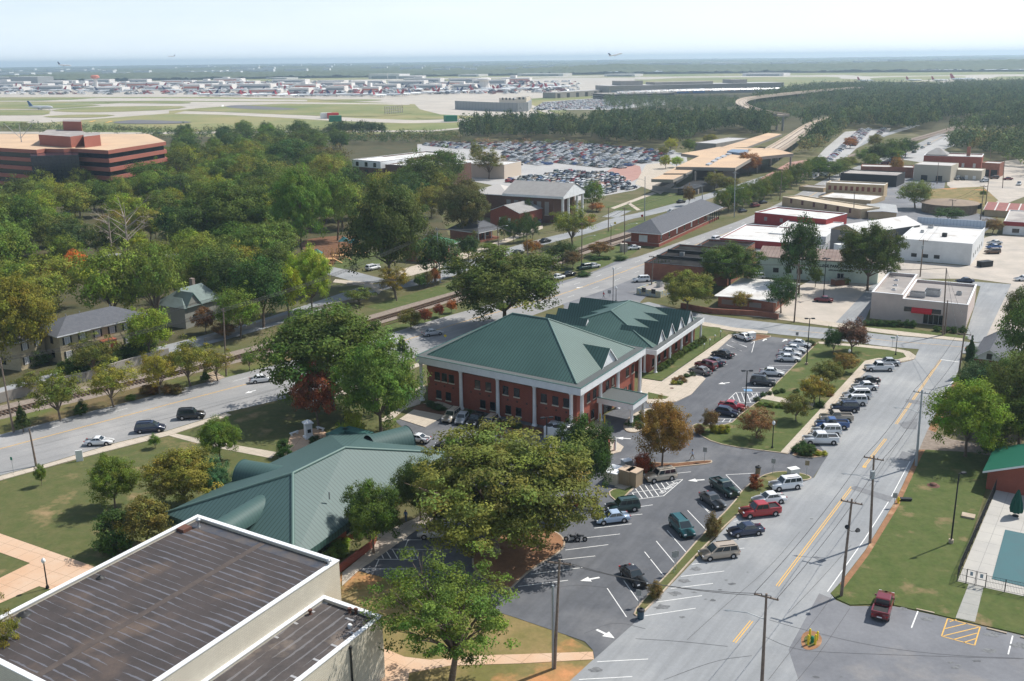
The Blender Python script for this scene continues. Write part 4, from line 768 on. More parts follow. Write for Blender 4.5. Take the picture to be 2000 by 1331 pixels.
# ---------------------------------------------------------------- school block in the foreground
def school():
    ZT,ZL=9.6,6.9
    A=G(386,1007,ZT);B=G(662,1096,ZT);D=G(-90,1252,ZT); F=Fr(A,B,D); lu=F.lu; ld=F.lv
    r=empty('school_building',A.xy.to_3d(),'cream brick school building with dark flat roofs and white edges, lower left corner','school')
    block(r,F,0,lu,0,ld,0,ZT,CREAM,TAR,.32,.42,WHITE)
    mb=MB(); mb.box(F,lu*.50,lu*.50+.75,.6,ld-.6,ZT-.315,ZT-.305,mat('roof_lap_felt',(.075,.06,.055),.8,c2=(.1,.08,.07),ns=.8,fine=.2)); mb.obj('lap_strip',r)
    mb=MB(); mb.box(F,.3,lu-.3,.5,2.0,ZT-.315,ZT-.306,mat('ponding_felt',(.05,.055,.07),.25,c2=(.11,.09,.075),ns=.5,spec=.6)); mb.obj('wet_edge',r)
    E=F.loc(G(628.7,1162,ZL)); Fc=F.loc(G(745,1205.5,ZL)); b0=(E[1]+Fc[1])/2; a1=Fc[0]
    block(r,F,lu+.002,a1,b0,ld+8,0,ZL,CREAM,TAR2,.3,.4,WHITE,rax=F.v,wname='lower_wall')
    for i,(x,y) in enumerate(((388,1024),(642,1104))):
        p=F.loc(G(x,y,ZT)); q=F.P(*p,ZT-.32); mb=MB(); mb.lathe(q,[(.2,0),(.13,.1),(.13,.75),(.28,.78),(.3,.9),(.12,1.0)],10,METAL); mb.obj('vent_pipe',r)
    p=F.P(*F.loc(G(357,1030,ZT)),ZT); mb=MB(); f2=Fr(p,p+F.u); mb.box(f2,-.8,.8,-.6,.6,ZT-.32,ZT+.05,RUST); mb.obj('roof_hatch',r)
    for x,y,rr in ((195,1124,.45),(46,1195,.7)):
        p=F.P(*F.loc(G(x,y,ZT)),ZT-.3); mb=MB(); mb.lathe(p,[(rr,0),(rr*.8,.12),(rr*.3,.16),(.1,.3)],9,FRM); mb.obj('roof_drain',r)
    for x,y in ((606,1195),(683,1192),(695,1193)): 
        p=F.P(*F.loc(G(x,y,ZL)),ZL-.3); mb=MB(); mb.lathe(p,[(.2,0),(.13,.12),(.13,.35),(.25,.4),(.2,.55)],8,RUST); mb.obj('roof_vent',r)
    p=F.P(*F.loc(G(683,1221,ZL)),ZL-.3); mb=MB(); mb.lathe(p,[(.22,0),(.2,.2),(.28,.25),(.16,.4)],9,WHITE); mb.obj('white_vent',r)
    pm=mat('roof_cement_patch',(.36,.36,.37),.7)
    for x,y in ((631,1172),(606,1188),(573,1211),(535,1238),(692,1233),(655,1257),(620,1285),(576,1318),(683,1205)):
        p=F.P(*F.loc(G(x,y,ZL)),ZL); mb=MB(); f2=Fr(p,p+F.u); mb.box(f2,-.55,.55,-.13,.13,ZL-.3,ZL-.28,pm); mb.obj('roof_patch',r)
    # wall lamp pipe on the right wall
    q=F.loc(G(692,1262,ZL)); p=F.P(a1+.12,q[1]-.2,0); mb=MB(); mb.tube(p,p+Vector((0,0,6.3)),.1,.1,8,FRM); mb.ball(p+Vector((0,0,6.4)),.2,FRM); mb.obj('downpipe',r)
school()
# ---------------------------------------------------------------- library with the wide green roof
def library():
    ze,zr=3.7,9.0
    L=G(320,1003,ze);Bc=G(572,1098,ze);Rr=G(872,885,ze);Tc=G(674,835,ze); P1=G(571.5,925,zr);P2=G(673.5,875,zr)
    c=(L+Bc+Rr+Tc)/4; r=empty('library_building',(c.x,c.y,0),'low brick library under a wide teal green metal roof with barrel vault dormers','library')
    T1=L.lerp(Tc,.90);T2=Rr.lerp(Tc,.74); 
    mb=MB()
    for f in ([L,Bc,P1],[Bc,Rr,P2,P1],[L,P1,P2,T1],[Rr,T2,P2],[P2,T2,T1]):
        n=(f[1]-f[0]).cross(f[2]-f[1]); mb.face(f if n.z>0 else f[::-1],GROOF2)
    rf=mb.obj('roof',r)
    W=inset([L,Bc,Rr,T2,T1],1.3); mb=MB(); mb.prism(W,0,ze+.1,BRICK); mb.obj('wall',r)
    mb=MB(); E=[L,Bc,Rr,T2,T1]
    for i in range(5):
        a=E[i];b=E[(i+1)%5]; mb.face([a+Vector((0,0,0)),b,b-Vector((0,0,.9)),a-Vector((0,0,.9))],GROOF)
        mb.face([a-Vector((0,0,.9)),b-Vector((0,0,.9)),Vector((*W[i],ze-.9)) if False else b-Vector((0,0,.9))+(c-b)*.03,a-Vector((0,0,.9))+(c-a)*.03],FRM)
    mb.obj('fascia',r)
    ridgecap(r,[(P1,P2),(P1,L),(P2,Rr),(P1,Bc)],GRIDGE,.22)
    # court frame at the back corner
    mb=MB()
    for a,b in ((T1,Tc),(Tc,T2)):
        d=(b-a).normalized(); n=Vector((-d.y,d.x,0))*.9
        mb.prism([a+n,b+n,b-n,a-n],ze-1.1,ze-.02,GTRIM)
    mb.obj('court_frame',r)
    mb=MB()
    # barrel vaults: axis from inside the roof to the open end
    def vault(pa,pb,rad,zb,m):
        a=G(*pa,zb);b=G(*pb,zb); d=(b-a).normalized(); n=Vector((-d.y,d.x,0)); K=14; mb=MB(); vs=[];fs=[]
        for p in (a,b):
            for j in range(K+1): t=math.pi*j/K; vs.append(p+n*math.cos(t)*rad+Vector((0,0,math.sin(t)*rad)))
        S=int((b-a).length/.5); 
        for s_ in range(S):
            p0=a.lerp(b,s_/S);p1=a.lerp(b,(s_+.84)/S);p2=a.lerp(b,(s_+1)/S)
            for q0,q1,mm in ((p0,p1,GV),(p1,p2,GVD)):
                v=[q+n*math.cos(math.pi*j/K)*rad+Vector((0,0,math.sin(math.pi*j/K)*rad)) for q in (q0,q1) for j in range(K+1)]
                mb.mesh(v,[(j,K+1+j,K+2+j,j+1) for j in range(K)],mm,True)
        e=b+d*.0; mb.mesh(vs[K+1:],[tuple(range(K+1))],FRM)
        rim=MB(); 
        for j in range(K):
            t0=math.pi*j/K;t1=math.pi*(j+1)/K
            q=[b+n*math.cos(t)*rr+Vector((0,0,math.sin(t)*rr)) for t,rr in ((t0,rad+.08),(t1,rad+.08),(t1,rad-.2),(t0,rad-.2))]; rim.prism([(0,0),(0,0.001),(0.001,0)],0,0.001,GTRIM) if False else rim.face([x+d*.05 for x in q],GTRIM)
        o=mb.obj('barrel_vault',r); sub(rim,'end_rim',o)
    GV=mat('vault_metal',(.055,.105,.098),.6); GVD=mat('vault_seam',(.035,.075,.07),.5)
    vault((552,943),(474,930),2.3,3.9,GV); vault((722,880),(797,861),2.3,3.9,GV); vault((516,992),(428,1046),1.8,5.2,GV)
    p=G(643,967,7.0); p=Vector((p.x,p.y,6.4)); mb=MB(); mb.tube(p,p+Vector((0,0,1)),.09,.09,7,METAL); mb.obj('vent_pipe',r)
    # low brick terrace wall and dark window band on the front
    Q,t,n,Lw=Vector((*W[1],0)),None,None,0
    for a,b in ((W[1],W[2]),(W[2],W[1])):
        pass
    a=Vector((*W[1],0));b=Vector((*W[2],0)); t=(b-a).normalized(); n=Vector((t.y,-t.x,0)); n=n if (a-Vector((c.x,c.y,0))).dot(n)>0 else -n
    for i in range(6): win(r,(a,t,n,(b-a).length),6+i*6.2,1.2,2.4,1.6,sill=SILL)
library()
def low_brick_wall():
    P=[G(*p) for p in ((664,1118),(700,1090),(727,1071),(734,1058))]; mb=MB(); ribbon2=[]
    for i in range(len(P)-1):
        d=(P[i+1]-P[i]).normalized(); n=Vector((-d.y,d.x,0))*.15; mb.prism([P[i]+n,P[i+1]+n,P[i+1]-n,P[i]-n],0,1.0,BRICK)
    mb.obj('garden_wall',label='low red brick garden wall beside the library path',cat='wall')
low_brick_wall()
# ---------------------------------------------------------------- brick office with white columns
def column(par,p,h,r0=.33,name='column'):
    mb=MB(); mb.lathe(p,[(r0*1.5,0),(r0*1.5,.25),(r0*1.2,.3),(r0*1.05,.5),(r0,.8),(r0*.95,h*.5),(r0*.88,h-.5),(r0*1.1,h-.4),(r0*1.3,h-.25),(r0*1.35,h)],14,WHITE); mb.obj(name,par)
def office():
    O=G(1131,853);U=G(825,783);V=G(1251,767); F=Fr(O,U,V); lu,lv=F.lu+.4,F.lv+.3
    hT=HT((1131,853),757); fz=1.25; hB=hT-fz
    r=empty('office_building',O,'two storey red brick office with white columns and a hipped green metal roof','building')
    a0,a1,b0,b1=1.0,lu-1.0,1.0,lv-1.0
    mb=MB(); mb.box(F,a0,a1,b0,b1,0,hB+.1,BRICK); mb.obj('wall',r)
    mb=MB(); mb.box(F,a0-.03,a1+.03,b0-.03,b1+.03,hB-.75,hB-.02,BRICKD); mb.obj('frieze',r)
    mb=MB()
    for x0,x1,y0,y1 in ((-.5,lu+.5,-.5,.9),(-.5,lu+.5,lv-.9,lv+.5),(-.5,.9,.9,lv-.9),(lu-.9,lu+.5,.9,lv-.9)): mb.box(F,x0,x1,y0,y1,hB,hT,WHITE)
    mb.obj('fascia_beam',r)
    mb=MB()
    e=.08
    for x0,x1,y0,y1 in ((-.55,lu+.55,-.55,-.4),(-.55,lu+.55,lv+.4,lv+.55),(-.55,-.4,-.4,lv+.4),(lu+.4,lu+.55,-.4,lv+.4)): mb.box(F,x0,x1,y0,y1,hT+.002,hT+.1,GTRIM)
    mb.obj('eave_trim',r)
    mb=MB(); mb.flat([F.P(-.4,-.4),F.P(lu+.4,-.4),F.P(lu+.4,lv+.4),F.P(-.4,lv+.4)],hT+.02,GUTR); mb.obj('gutter_ledge',r)
    for px in ((825,782),(894.5,803.5),(966,820),(1040,835),(1119,846)):
        a,_=F.loc(G(*px)); column(r,F.P(a,.15),hB)
    for px in ((1138.5,849),(1177.5,824),(1213,800),(1250,768)):
        _,b=F.loc(G(*px)); column(r,F.P(.1,max(.2,b)),hB)
    # roof: solve ridge height so that the ridge sits over the middle
    g0=1.1; c=(lv)/2; best=min((abs(F.loc(G(1071,623,z))[1]-c),z) for z in np.arange(hT+2,hT+9,.1))[1]
    zr=best; A2=F.loc(G(1071,623,zr))[0]; A1=F.loc(G(997.5,614,zr))[0]
    R2=F.P(A2,c,zr);R1=F.P(A1,c,zr); C=[F.P(g0,g0),F.P(lu-g0,g0),F.P(lu-g0,lv-g0),F.P(g0,lv-g0)]
    mb=MB(); hip(mb,[C[3],C[0],C[1],C[2]][1:]+[C[3]] if False else [C[0],C[1],C[2],C[3]],hT+.05,R2,R1,GROOF); mb.obj('roof',r)
    z=hT+.05; C=[Vector((q.x,q.y,z)) for q in C]; ridgecap(r,[(R1,R2),(R2,C[0]),(R2,C[3]),(R1,C[1]),(R1,C[2])],GRIDGE)
    # dormers: right face (outward -a) and back-left
    sl=(zr-hT)/(A2-g0)
    b=F.loc(G(1188,712,hT))[1]; w_=6.2; zd=hT+2.9
    gable_dormer(r,F.P(g0,0),F.v,-F.u,b,w_,hT+.06,zd,(zd-hT)/sl+.3,GROOF,WHITE)
    a=F.loc(G(890,650,hT+2.5))[0]; gable_dormer(r,F.P(0,lv-g0),F.u,F.v,lu*.62,7,hT+.06,hT+3.2,8,GROOF,WHITE)
    # windows, shaded front face (b=b0)
    W=(F.P(0,b0),F.u,-F.v,lu)
    def aw(x,y,z): return F.loc(G(x,y,z))[0]
    for x in (833.5,853,873): win(r,W,aw(x+8,745,4.6),4.2,1.15,1.55,sill=SILL)
    for x,y in ((932.7,752),(952.8,757),(985,765),(1006,770),(1061,780),(1083,785),(1105,789)): win(r,W,aw(x,y,4.9),4.2,1.15,1.55,sill=SILL)
    for x,y in ((845,777),(864,781),(934,795),(954,799),(986,805),(1007,809),(1084,826),(1106,830)): win(r,W,aw(x,y,1.5),.75,1.15,1.55,sill=SILL)
    W=(F.P(a0,0),F.v,-F.u,lv)
    def bw(x,y,z): return F.loc(G(x,y,z))[1]
    for x,y in ((1151,777),(1162,769),(1190,753),(1201,746),(1226,727),(1237,720)): win(r,W,bw(x,y,5)+.0,4.2,1.15,1.55,sill=SILL)
    for x,y in ((1150,818),(1162,810)): win(r,W,bw(x,y,1.5),.75,1.15,1.55,sill=SILL)
    for b in (lv*.72,lv*.8,lv*.88): win(r,W,b,.75,1.15,1.55,sill=SILL)
    mb=MB(); Q,t,n,_=W; slab(mb,Q,t,n,lv*.44,lv*.58,0,2.5,-.1,.05,GLASS); mb.obj('door',r)
    dm=mat('dark_brick_inlay',(.10,.05,.04),.9); k=0
    Wf=(F.P(0,b0),F.u,-F.v,lu)
    mb=MB()
    for i in range(15):
        s=3+i*(lu-6)/14; slab(mb,*Wf[:3],s-.18,s+.18,3.15,3.5,-.1,.025,dm)
    mb.obj('brick_inlay',r)
    # portico
    zp=4.3; Q=[G(1204.5,760,zp),G(1265,770,zp),G(1237.5,790.5,zp),G(1182,780.5,zp)]
    L=[F.loc(q) for q in Q]; pa=min(l[0] for l in L); b0p=(L[3][1]+L[2][1])/2; b1p=(L[0][1]+L[1][1])/2
    po=MB(); po.box(F,pa,0.6,b0p,b1p,zp-1.0,zp,WHITE,GUTR); p=po.obj('portico',r)
    mb=MB()
    for x0,x1,y0,y1 in ((pa-.08,.6,b0p-.08,b0p+.1),(pa-.08,.6,b1p-.1,b1p+.08),(pa-.08,pa+.1,b0p+.1,b1p-.1)): mb.box(F,x0,x1,y0,y1,zp+.003,zp+.12,GTRIM)
    sub(mb,'edge_trim',p)
    for b in (b0p+.5,b1p-.5):
        mb=MB(); mb.lathe(F.P(pa+.5,b),[(.45,0),(.45,.3),(.3,.35),(.27,2.9),(.36,3.0),(.4,3.3)],12,WHITE); sub(mb,'portico_column',p)
    return F,lu,lv,hT
OF_=office()
def wing():
    W0=G(1279,731);W1=G(1368,665); F=Fr(W0,W1); F=Fr(W0,W0+Vector((-F.u.y,F.u.x,0)),W1); lv=F.lv+.5  # u leftwards, v back
    hT=HT((1279,731),684); hB=hT-.95
    zt=hT+2.6; lu=(F.loc(G(1066,612,zt))[0]+F.loc(G(1146,577,zt))[0])/2; lu=max(20,min(40,lu))
    r=empty('office_wing',W0,'single storey brick wing with four white gables and saw tooth green roof','building')
    mb=MB(); mb.box(F,1.2,lu-1,-.0,lv-1,0,hB+.1,BRICK); mb.obj('wall',r)
    mb=MB()
    for x0,x1,y0,y1 in ((-.4,lu+.4,-.4,.8),(-.4,lu+.4,lv-.8,lv+.4),(-.4,.8,.8,lv-.8),(lu-.8,lu+.4,.8,lv-.8)): mb.box(F,x0,x1,y0,y1,hB,hT,WHITE)
    mb.obj('fascia_beam',r)
    mb=MB(); mb.flat([F.P(-.3,-.3),F.P(lu+.3,-.3),F.P(lu+.3,lv+.3),F.P(-.3,lv+.3)],hT+.02,GUTR); mb.obj('gutter_ledge',r)
    for px in ((1279.5,729),(1303.5,708),(1326.6,691.5),(1347.6,676.5),(1368,664)): column(r,F.P(.15,max(0.1,F.loc(G(*px))[1])),hB,.26)
    column(r,F.P(2.2,-.1),hB,.26)
    g=1.0; zr=min((abs(F.loc(G(1164,623,z))[0]-lu/2),z) for z in np.arange(hT+2.5,hT+8,.1))[1]
    b1=max(lu*.35,F.loc(G(1164,623,zr))[1]); b2=min(lv-lu*.3,F.loc(G(1257,577,zr))[1]) if True else 0; b2=max(b2,lv*.6)
    R1=F.P(lu/2,b1,zr);R2=F.P(lu/2,b2,zr); C=[F.P(g,g),F.P(g,lv-g),F.P(lu-g,lv-g),F.P(lu-g,g)]
    mb=MB(); hip(mb,C,hT+.05,R1,R2,GROOF); mb.obj('roof',r)
    z=hT+.05; C=[Vector((q.x,q.y,z)) for q in C]; ridgecap(r,[(R1,R2),(R1,C[0]),(R1,C[3]),(R2,C[1]),(R2,C[2])],GRIDGE)
    sl=(zr-hT)/(lu/2-g); n=4; w_=(lv-4)/n*.72
    for i,px in enumerate(((1287,668),(1309.5,652),(1331.4,638),(1353,625))):
        b=F.loc(G(px[0],px[1],hT))[1]; b=2.6+(lv-5.2)*(i+.5)/n; zd=hT+2.7
        gable_dormer(r,F.P(g,0),F.v,-F.u,b,w_,hT+.06,zd,(zd-hT)/sl+.3,GROOF,WHITE)
        zd=hT+3.0; gable_dormer(r,F.P(lu-g,0),F.v,F.u,b,w_*1.1,hT+.06,zd,(zd-hT)/sl+.3,GROOF,WHITE)
    W=(F.P(1.2,0),F.v,-F.u,lv)
    for i in range(8): win(r,W,2+i*(lv-5)/7,1.0,1.1,1.5,sill=SILL)
    # link between office and wing
    mb=MB(); mb.box(F,6,20,-9,-.5,0,hT-.4,BRICK,GUTR); mb.obj('link_block',r)
    mb=MB(); mb.box(F,2.5,8,-4.5,-.45,hT-1.6,hT-.3,WHITE,GUTR); mb.obj('link_parapet',r)
    gable_dormer(r,F.P(5,-5.2),F.v,-F.u,1.2,3.6,hT-.2,hT+1.6,9,GROOF,WHITE)
wing()
# enclosure wall, chiller, dumpster, utility yard near the office corner
def yard():
    A=G(1085,852);B=G(1121,866);C_=G(1188,879);D_=G(1180,894)
    mb=MB()
    for a,b in ((A,B),(B,C_),(C_,G(1190,889))):
        d=(b-a).normalized(); n=Vector((-d.y,d.x,0))*.15; mb.prism([a+n,b+n,b-n,a-n],0,2.1,BRICK)
    w_=mb.obj('screen_wall',label='red brick screen wall round the dumpster at the office corner',cat='wall')
    r=empty('chiller_unit',G(1085,862),'white rooftop style chiller with a row of round fans behind the brick screen wall','cooling unit')
    F=Fr(G(1062,858),G(1118,868)); mb=MB(); mb.box(F,0,F.lu,0,3.2,.1,2.2,WHITE); mb.obj('cabinet',r)
    for i in range(4):
        for j in (0,1): mb=MB(); mb.lathe(F.P((i+.5)*F.lu/4,.8+j*1.6,2.2),[(.62,0),(.62,.18),(.5,.18)],12,METAL if j else FRM); mb.obj('fan',r)
    F=Fr(G(1150,884),G(1172,888)); r=empty('dumpster',F.P(1,1),'dark green dumpster inside the brick screen wall','dumpster')
    gm=mat('dumpster_green',(.02,.09,.07),.5); mb=MB(); mb.box(F,0,2.6,0,1.6,.1,1.3,gm); mb.obj('body',r)
    mb=MB(); mb.mesh([F.P(0,0,1.31),F.P(2.6,0,1.31),F.P(2.6,1.6,1.7),F.P(0,1.6,1.7),F.P(0,1.6,1.31),F.P(2.6,1.6,1.31)],[(0,1,2,3),(3,2,5,4),(0,3,4),(1,5,2)],FRM); mb.obj('lid',r)
    tan=mat('tan_steel',(.36,.27,.18),.7); 
    for i,(x,y) in enumerate(((1208,946),(1222,949))):
        F=Fr(G(x,y),G(x+17,y+5)); r=empty('transformer_cabinet',F.P(.8,.8),['tall tan transformer cabinet in the utility yard, the left one','tall tan transformer cabinet in the utility yard, the right one'][i],'cabinet')
        mb=MB(); mb.box(F,0,1.7,0,1.9,0,2.3,tan); mb.obj('body',r); mb=MB(); mb.box(F,-.08,1.78,-.08,1.98,2.302,2.42,mat('tan_top',(.5,.38,.28),.7)); mb.obj('top',r)
        mb=MB(); mb.box(F,.1,.8,-.03,0,.2,2.1,tan); mb.box(F,.9,1.6,-.03,0,.2,2.1,tan); mb.obj('door',r)
    F=Fr(G(1220,918),G(1230,916)); r=empty('generator_box',F.P(.5,.5),'small grey metal box behind the tan transformer cabinets','cabinet'); mb=MB(); mb.box(F,0,1.4,0,1.2,0,1.2,METAL); mb.obj('body',r); mb=MB(); mb.box(F,-.05,1.45,-.05,1.25,1.202,1.3,WHITE); mb.obj('top',r)
    F=Fr(G(1180,945),G(1203,950)); r=empty('equipment_shed',F.P(1,1),'pale cream equipment enclosure left of the tan cabinets, half under the glossy tree','shed'); mb=MB(); mb.box(F,0,F.lu,0,3,0,1.8,mat('cream_panel',(.6,.52,.4),.8)); mb.obj('wall',r); mb=MB(); mb.box(F,-.1,F.lu+.1,-.1,3.1,1.802,1.95,WHITE); mb.obj('roof',r)
    walk('slab',[(1200,952),(1232,962),(1262,932),(1245,925),(1222,935)],.1)
    island('verge',[(1185,965),(1208,985),(1262,930),(1255,927),(1225,958),(1200,955)],m=RGRASS)
yard()
# ---------------------------------------------------------------- generic boxes of the town on the right
PINK=mat('pink_stucco',(.60,.50,.45),.9,c2=(.52,.43,.39),ns=.3,fine=.06); GREYR=mat('gravel_roof',(.34,.31,.29),.95,c2=(.27,.25,.24),ns=.3,c3=(.42,.39,.36),n3=.1,fine=.2)
WROOF=mat('white_membrane_roof',(.66,.655,.64),.8,c2=(.56,.55,.53),ns=.15,c3=(.42,.38,.34),n3=.16,lo3=.54,hi3=.7,fine=.08)
BROOF=mat('black_roof',(.022,.022,.024),1,spec=0,c2=(.045,.044,.043),ns=.3,fine=.2); WWALL=mat('white_wall',(.72,.73,.73),.85,c2=(.6,.61,.61),ns=.25)
GREYW=mat('grey_wall',(.27,.26,.25),.85,c2=(.24,.23,.22),ns=.4,kind='rows',pitch=.4,wd=.12,cl=(.2,.19,.18)); TANW=mat('tan_brick',(.50,.38,.24),.9,c2=(.42,.32,.2),ns=.5,fine=.1)
MINT=mat('pale_green_wall',(.56,.68,.61),.85,c2=(.48,.59,.53),ns=.4,c3=(.25,.3,.26),n3=.2,lo3=.6,hi3=.75); REDW=mat('red_painted_brick',(.36,.045,.045),.85,c2=(.28,.035,.035),ns=.6)
BRRF=mat('brown_metal_roof',(.19,.13,.11),.8,c2=(.26,.2,.17),ns=.4,kind='seam',pitch=1.0,wd=.12,cl=(.12,.08,.07)); TANRF=mat('tan_gravel_roof',(.60,.43,.28),.95,c2=(.50,.36,.25),ns=.05,fine=.1)
SHING=mat('grey_shingles',(.13,.135,.15),.9,c2=(.10,.105,.12),ns=1.2,kind='rows',pitch=.3,wd=.2,cl=(.085,.09,.10)); LSH=mat('light_shingles',(.32,.31,.30),.9,c2=(.27,.26,.25),ns=.5,fine=.1)
CONCW=mat('raw_concrete_wall',(.34,.31,.28),.9,c2=(.28,.26,.24),ns=.2)
def town(name,label,o,u,ty,back,wall,roof,cat='building',par_h=.5,cap=None,rows=(),backfix=None,extra=None):
    F,h,lu,lb=fr_top(o,u,ty,back); lb=backfix or max(lb,3); r=empty(name,F.P(lu/2,lb/2),label,cat)
    block(r,F,0,lu,0,lb,0,h,wall,roof,par_h,.3,cap)
    for face,n,z,w_,hh,a,b,kw in rows:
        W=wallq(F,face,0,lu,0,lb)
        for i in range(n): win(r,W,W[3]*(a+(b-a)*((i+.5)/n)),z,w_,hh,simple=True,**kw)
    if extra: extra(r,F,h,lu,lb)
    return r,F,h,lu,lb
def hvac(par,F,a,b,z,w_=1.6,d=1.2,h=.9,name='air_conditioner',m=None):
    mb=MB(); mb.box(F,a-w_/2,a+w_/2,b-d/2,b+d/2,z,z+h,m or METAL); mb.box(F,a-w_/2+.15,a+w_/2-.15,b-d/2+.15,b+d/2-.15,z+h+.001,z+h+.08,FRM); mb.obj(name,par)
# pink flat roofed office
def pink():
    F,h,lu,lb=fr_top((1698.6,622),(1886,641.7),571,(1742,532.5)); r=empty('flat_roofed_office',F.P(lu/2,lb/2),'pinkish beige flat roofed office with a red awning at the cross street','building')
    s=lu*.33; block(r,F,0,s,0,lb,0,h,PINK,GREYR,.7,.3,WHITE,wname='tall_wall'); block(r,F,s+.003,lu,0,lb*.93,0,h-.9,PINK,GREYR,.6,.3,WHITE)
    W=wallq(F,'f',0,lu,0,lb); mb=MB(); slab(mb,*W[:3],s+.5,s+8.5,2.6,3.7,-.1,.04,GLASS); mb.obj('window',r)
    mb=MB(); slab(mb,*W[:3],s+4.8,s+9.2,.15,2.4,-.1,.05,GLASS); d=mb.obj('door',r); mb=MB()
    for q in (4.8,5.9,7.0,8.1,9.1): slab(mb,*W[:3],s+q,s+q+.08,.15,2.4,-.1,.1,METAL)
    sub(mb,'door_frame',d)
    aw=MB(); Q,t,n,_=W; a=Q+t*(s+2.2);b=Q+t*(s+6.6); RA=mat('red_awning',(.55,.02,.03),.7)
    aw.mesh([a+Vector((0,0,3.7)),b+Vector((0,0,3.7)),b+n*1.2+Vector((0,0,3.0)),a+n*1.2+Vector((0,0,3.0)),b+n*1.2+Vector((0,0,2.6)),a+n*1.2+Vector((0,0,2.6))],[(0,3,2,1),(3,5,4,2)],RA); aw.obj('awning',r)
    for a_,b_,w_,d_,hh in ((s+2.5,lb*.25,3.4,1.6,1.2),(s+5.5,lb*.38,3.4,2.4,1.4),(lu-3,lb*.5,1.2,1.0,.8)): hvac(r,F,a_,b_,h-1.5,w_,d_,hh)
    for a_,b_ in ((s*.4,lb*.75),(s*.5,lb*.5),(s*.55,lb*.3)): hvac(r,F,a_,b_,h-.7,1.0,.8,.3,'skylight',WHITE)
pink()
town('white_warehouse','large white walled warehouse with a patched white flat roof and blue grey rear screen',(1752,507),(1895,519),466,(1722,431),WWALL,WROOF,'warehouse',.4,None,[('f',3,1.2,1.6,1.1,.15,.62,{'gm':FRM}),('r',5,1.5,1.4,1.2,.1,.9,{'gm':FRM})],
  extra=lambda r,F,h,lu,lb:(hvac(r,F,lu*.25,lb*.8,h-.4),hvac(r,F,lu*.2,lb*.5,h-.4,1,1,.7),hvac(r,F,lu*.55,lb*.35,h-.4,1.4,1.2,1.1,m=FRM),(lambda mb:(mb.box(F,0,lu,lb-.4,lb,h,h+2.0,mat('blue_grey_screen',(.36,.42,.5),.6,kind='seam',pitch=1,wd=.2,cl=(.26,.32,.4))),mb.obj('rear_screen',r)))(MB())))
def gableblock(name,label,o,u,ty,back,wall,roof,rise,cat='building',along='v',wins=(),gw=None,ov=.5,zmin=None):
    """box with a gable roof; ridge runs along v (gable on the front) or u"""
    F,h,lu,lb=fr_top(o,u,ty,back); lb=max(lb,3); r=empty(name,F.P(lu/2,lb/2),label,cat)
    mb=MB(); mb.box(F,0,lu,0,lb,0,h,wall); mb.obj('wall',r)
    if along=='v': A=[F.P(-ov,-ov,h),F.P(lu/2,-ov,h+rise),F.P(lu+ov,-ov,h)]; d=F.v*(lb+2*ov); g=[[F.P(0,0,h),F.P(lu,0,h),F.P(lu/2,0,h+rise)],[F.P(lu,lb,h),F.P(0,lb,h),F.P(lu/2,lb,h+rise)]]
    else: A=[F.P(-ov,-ov,h),F.P(-ov,lb/2,h+rise),F.P(-ov,lb+ov,h)]; d=F.u*(lu+2*ov); g=[[F.P(0,0,h),F.P(0,lb,h),F.P(0,lb/2,h+rise)],[F.P(lu,0,h),F.P(lu,lb,h),F.P(lu,lb/2,h+rise)]]
    mb=MB()
    for q in g: mb.face(q,gw or wall)
    mb.obj('gable_wall',r); mb=MB()
    for a,b in ((A[0],A[1]),(A[1],A[2])):
        q=[a,b,b+d,a+d]; n=(q[1]-q[0]).cross(q[2]-q[1]); e=Vector((0,0,.08)); q=[x+e for x in q]; mb.face(q if n.z>0 else q[::-1],roof); mb.face([a+e,b+e,b-e,a-e],WHITE); mb.face([a+d+e,b+d+e,b+d-e,a+d-e],WHITE)
    mb.obj('roof',r)
    for face,n,z,w_,hh,a,b,kw in wins:
        W=wallq(F,face,0,lu,0,lb)
        for i in range(n): win(r,W,W[3]*(a+(b-a)*((i+.5)/n)),z,w_,hh,simple=True,**kw)
    return r,F,h,lu,lb
gableblock('gabled_store','tall grey sided building with a white gable roof behind the furniture store',(1620,487),(1679,498),447,(1672,421),GREYW,WROOF,2.2,'building','v',[('f',2,3.6,1.1,1.5,.12,.95,{'gm':mat('tan_window',(.5,.4,.25),.6)}),('r',4,3.5,1.0,1.3,.1,.9,{})],mat('tan_gable',(.45,.34,.22),.8))
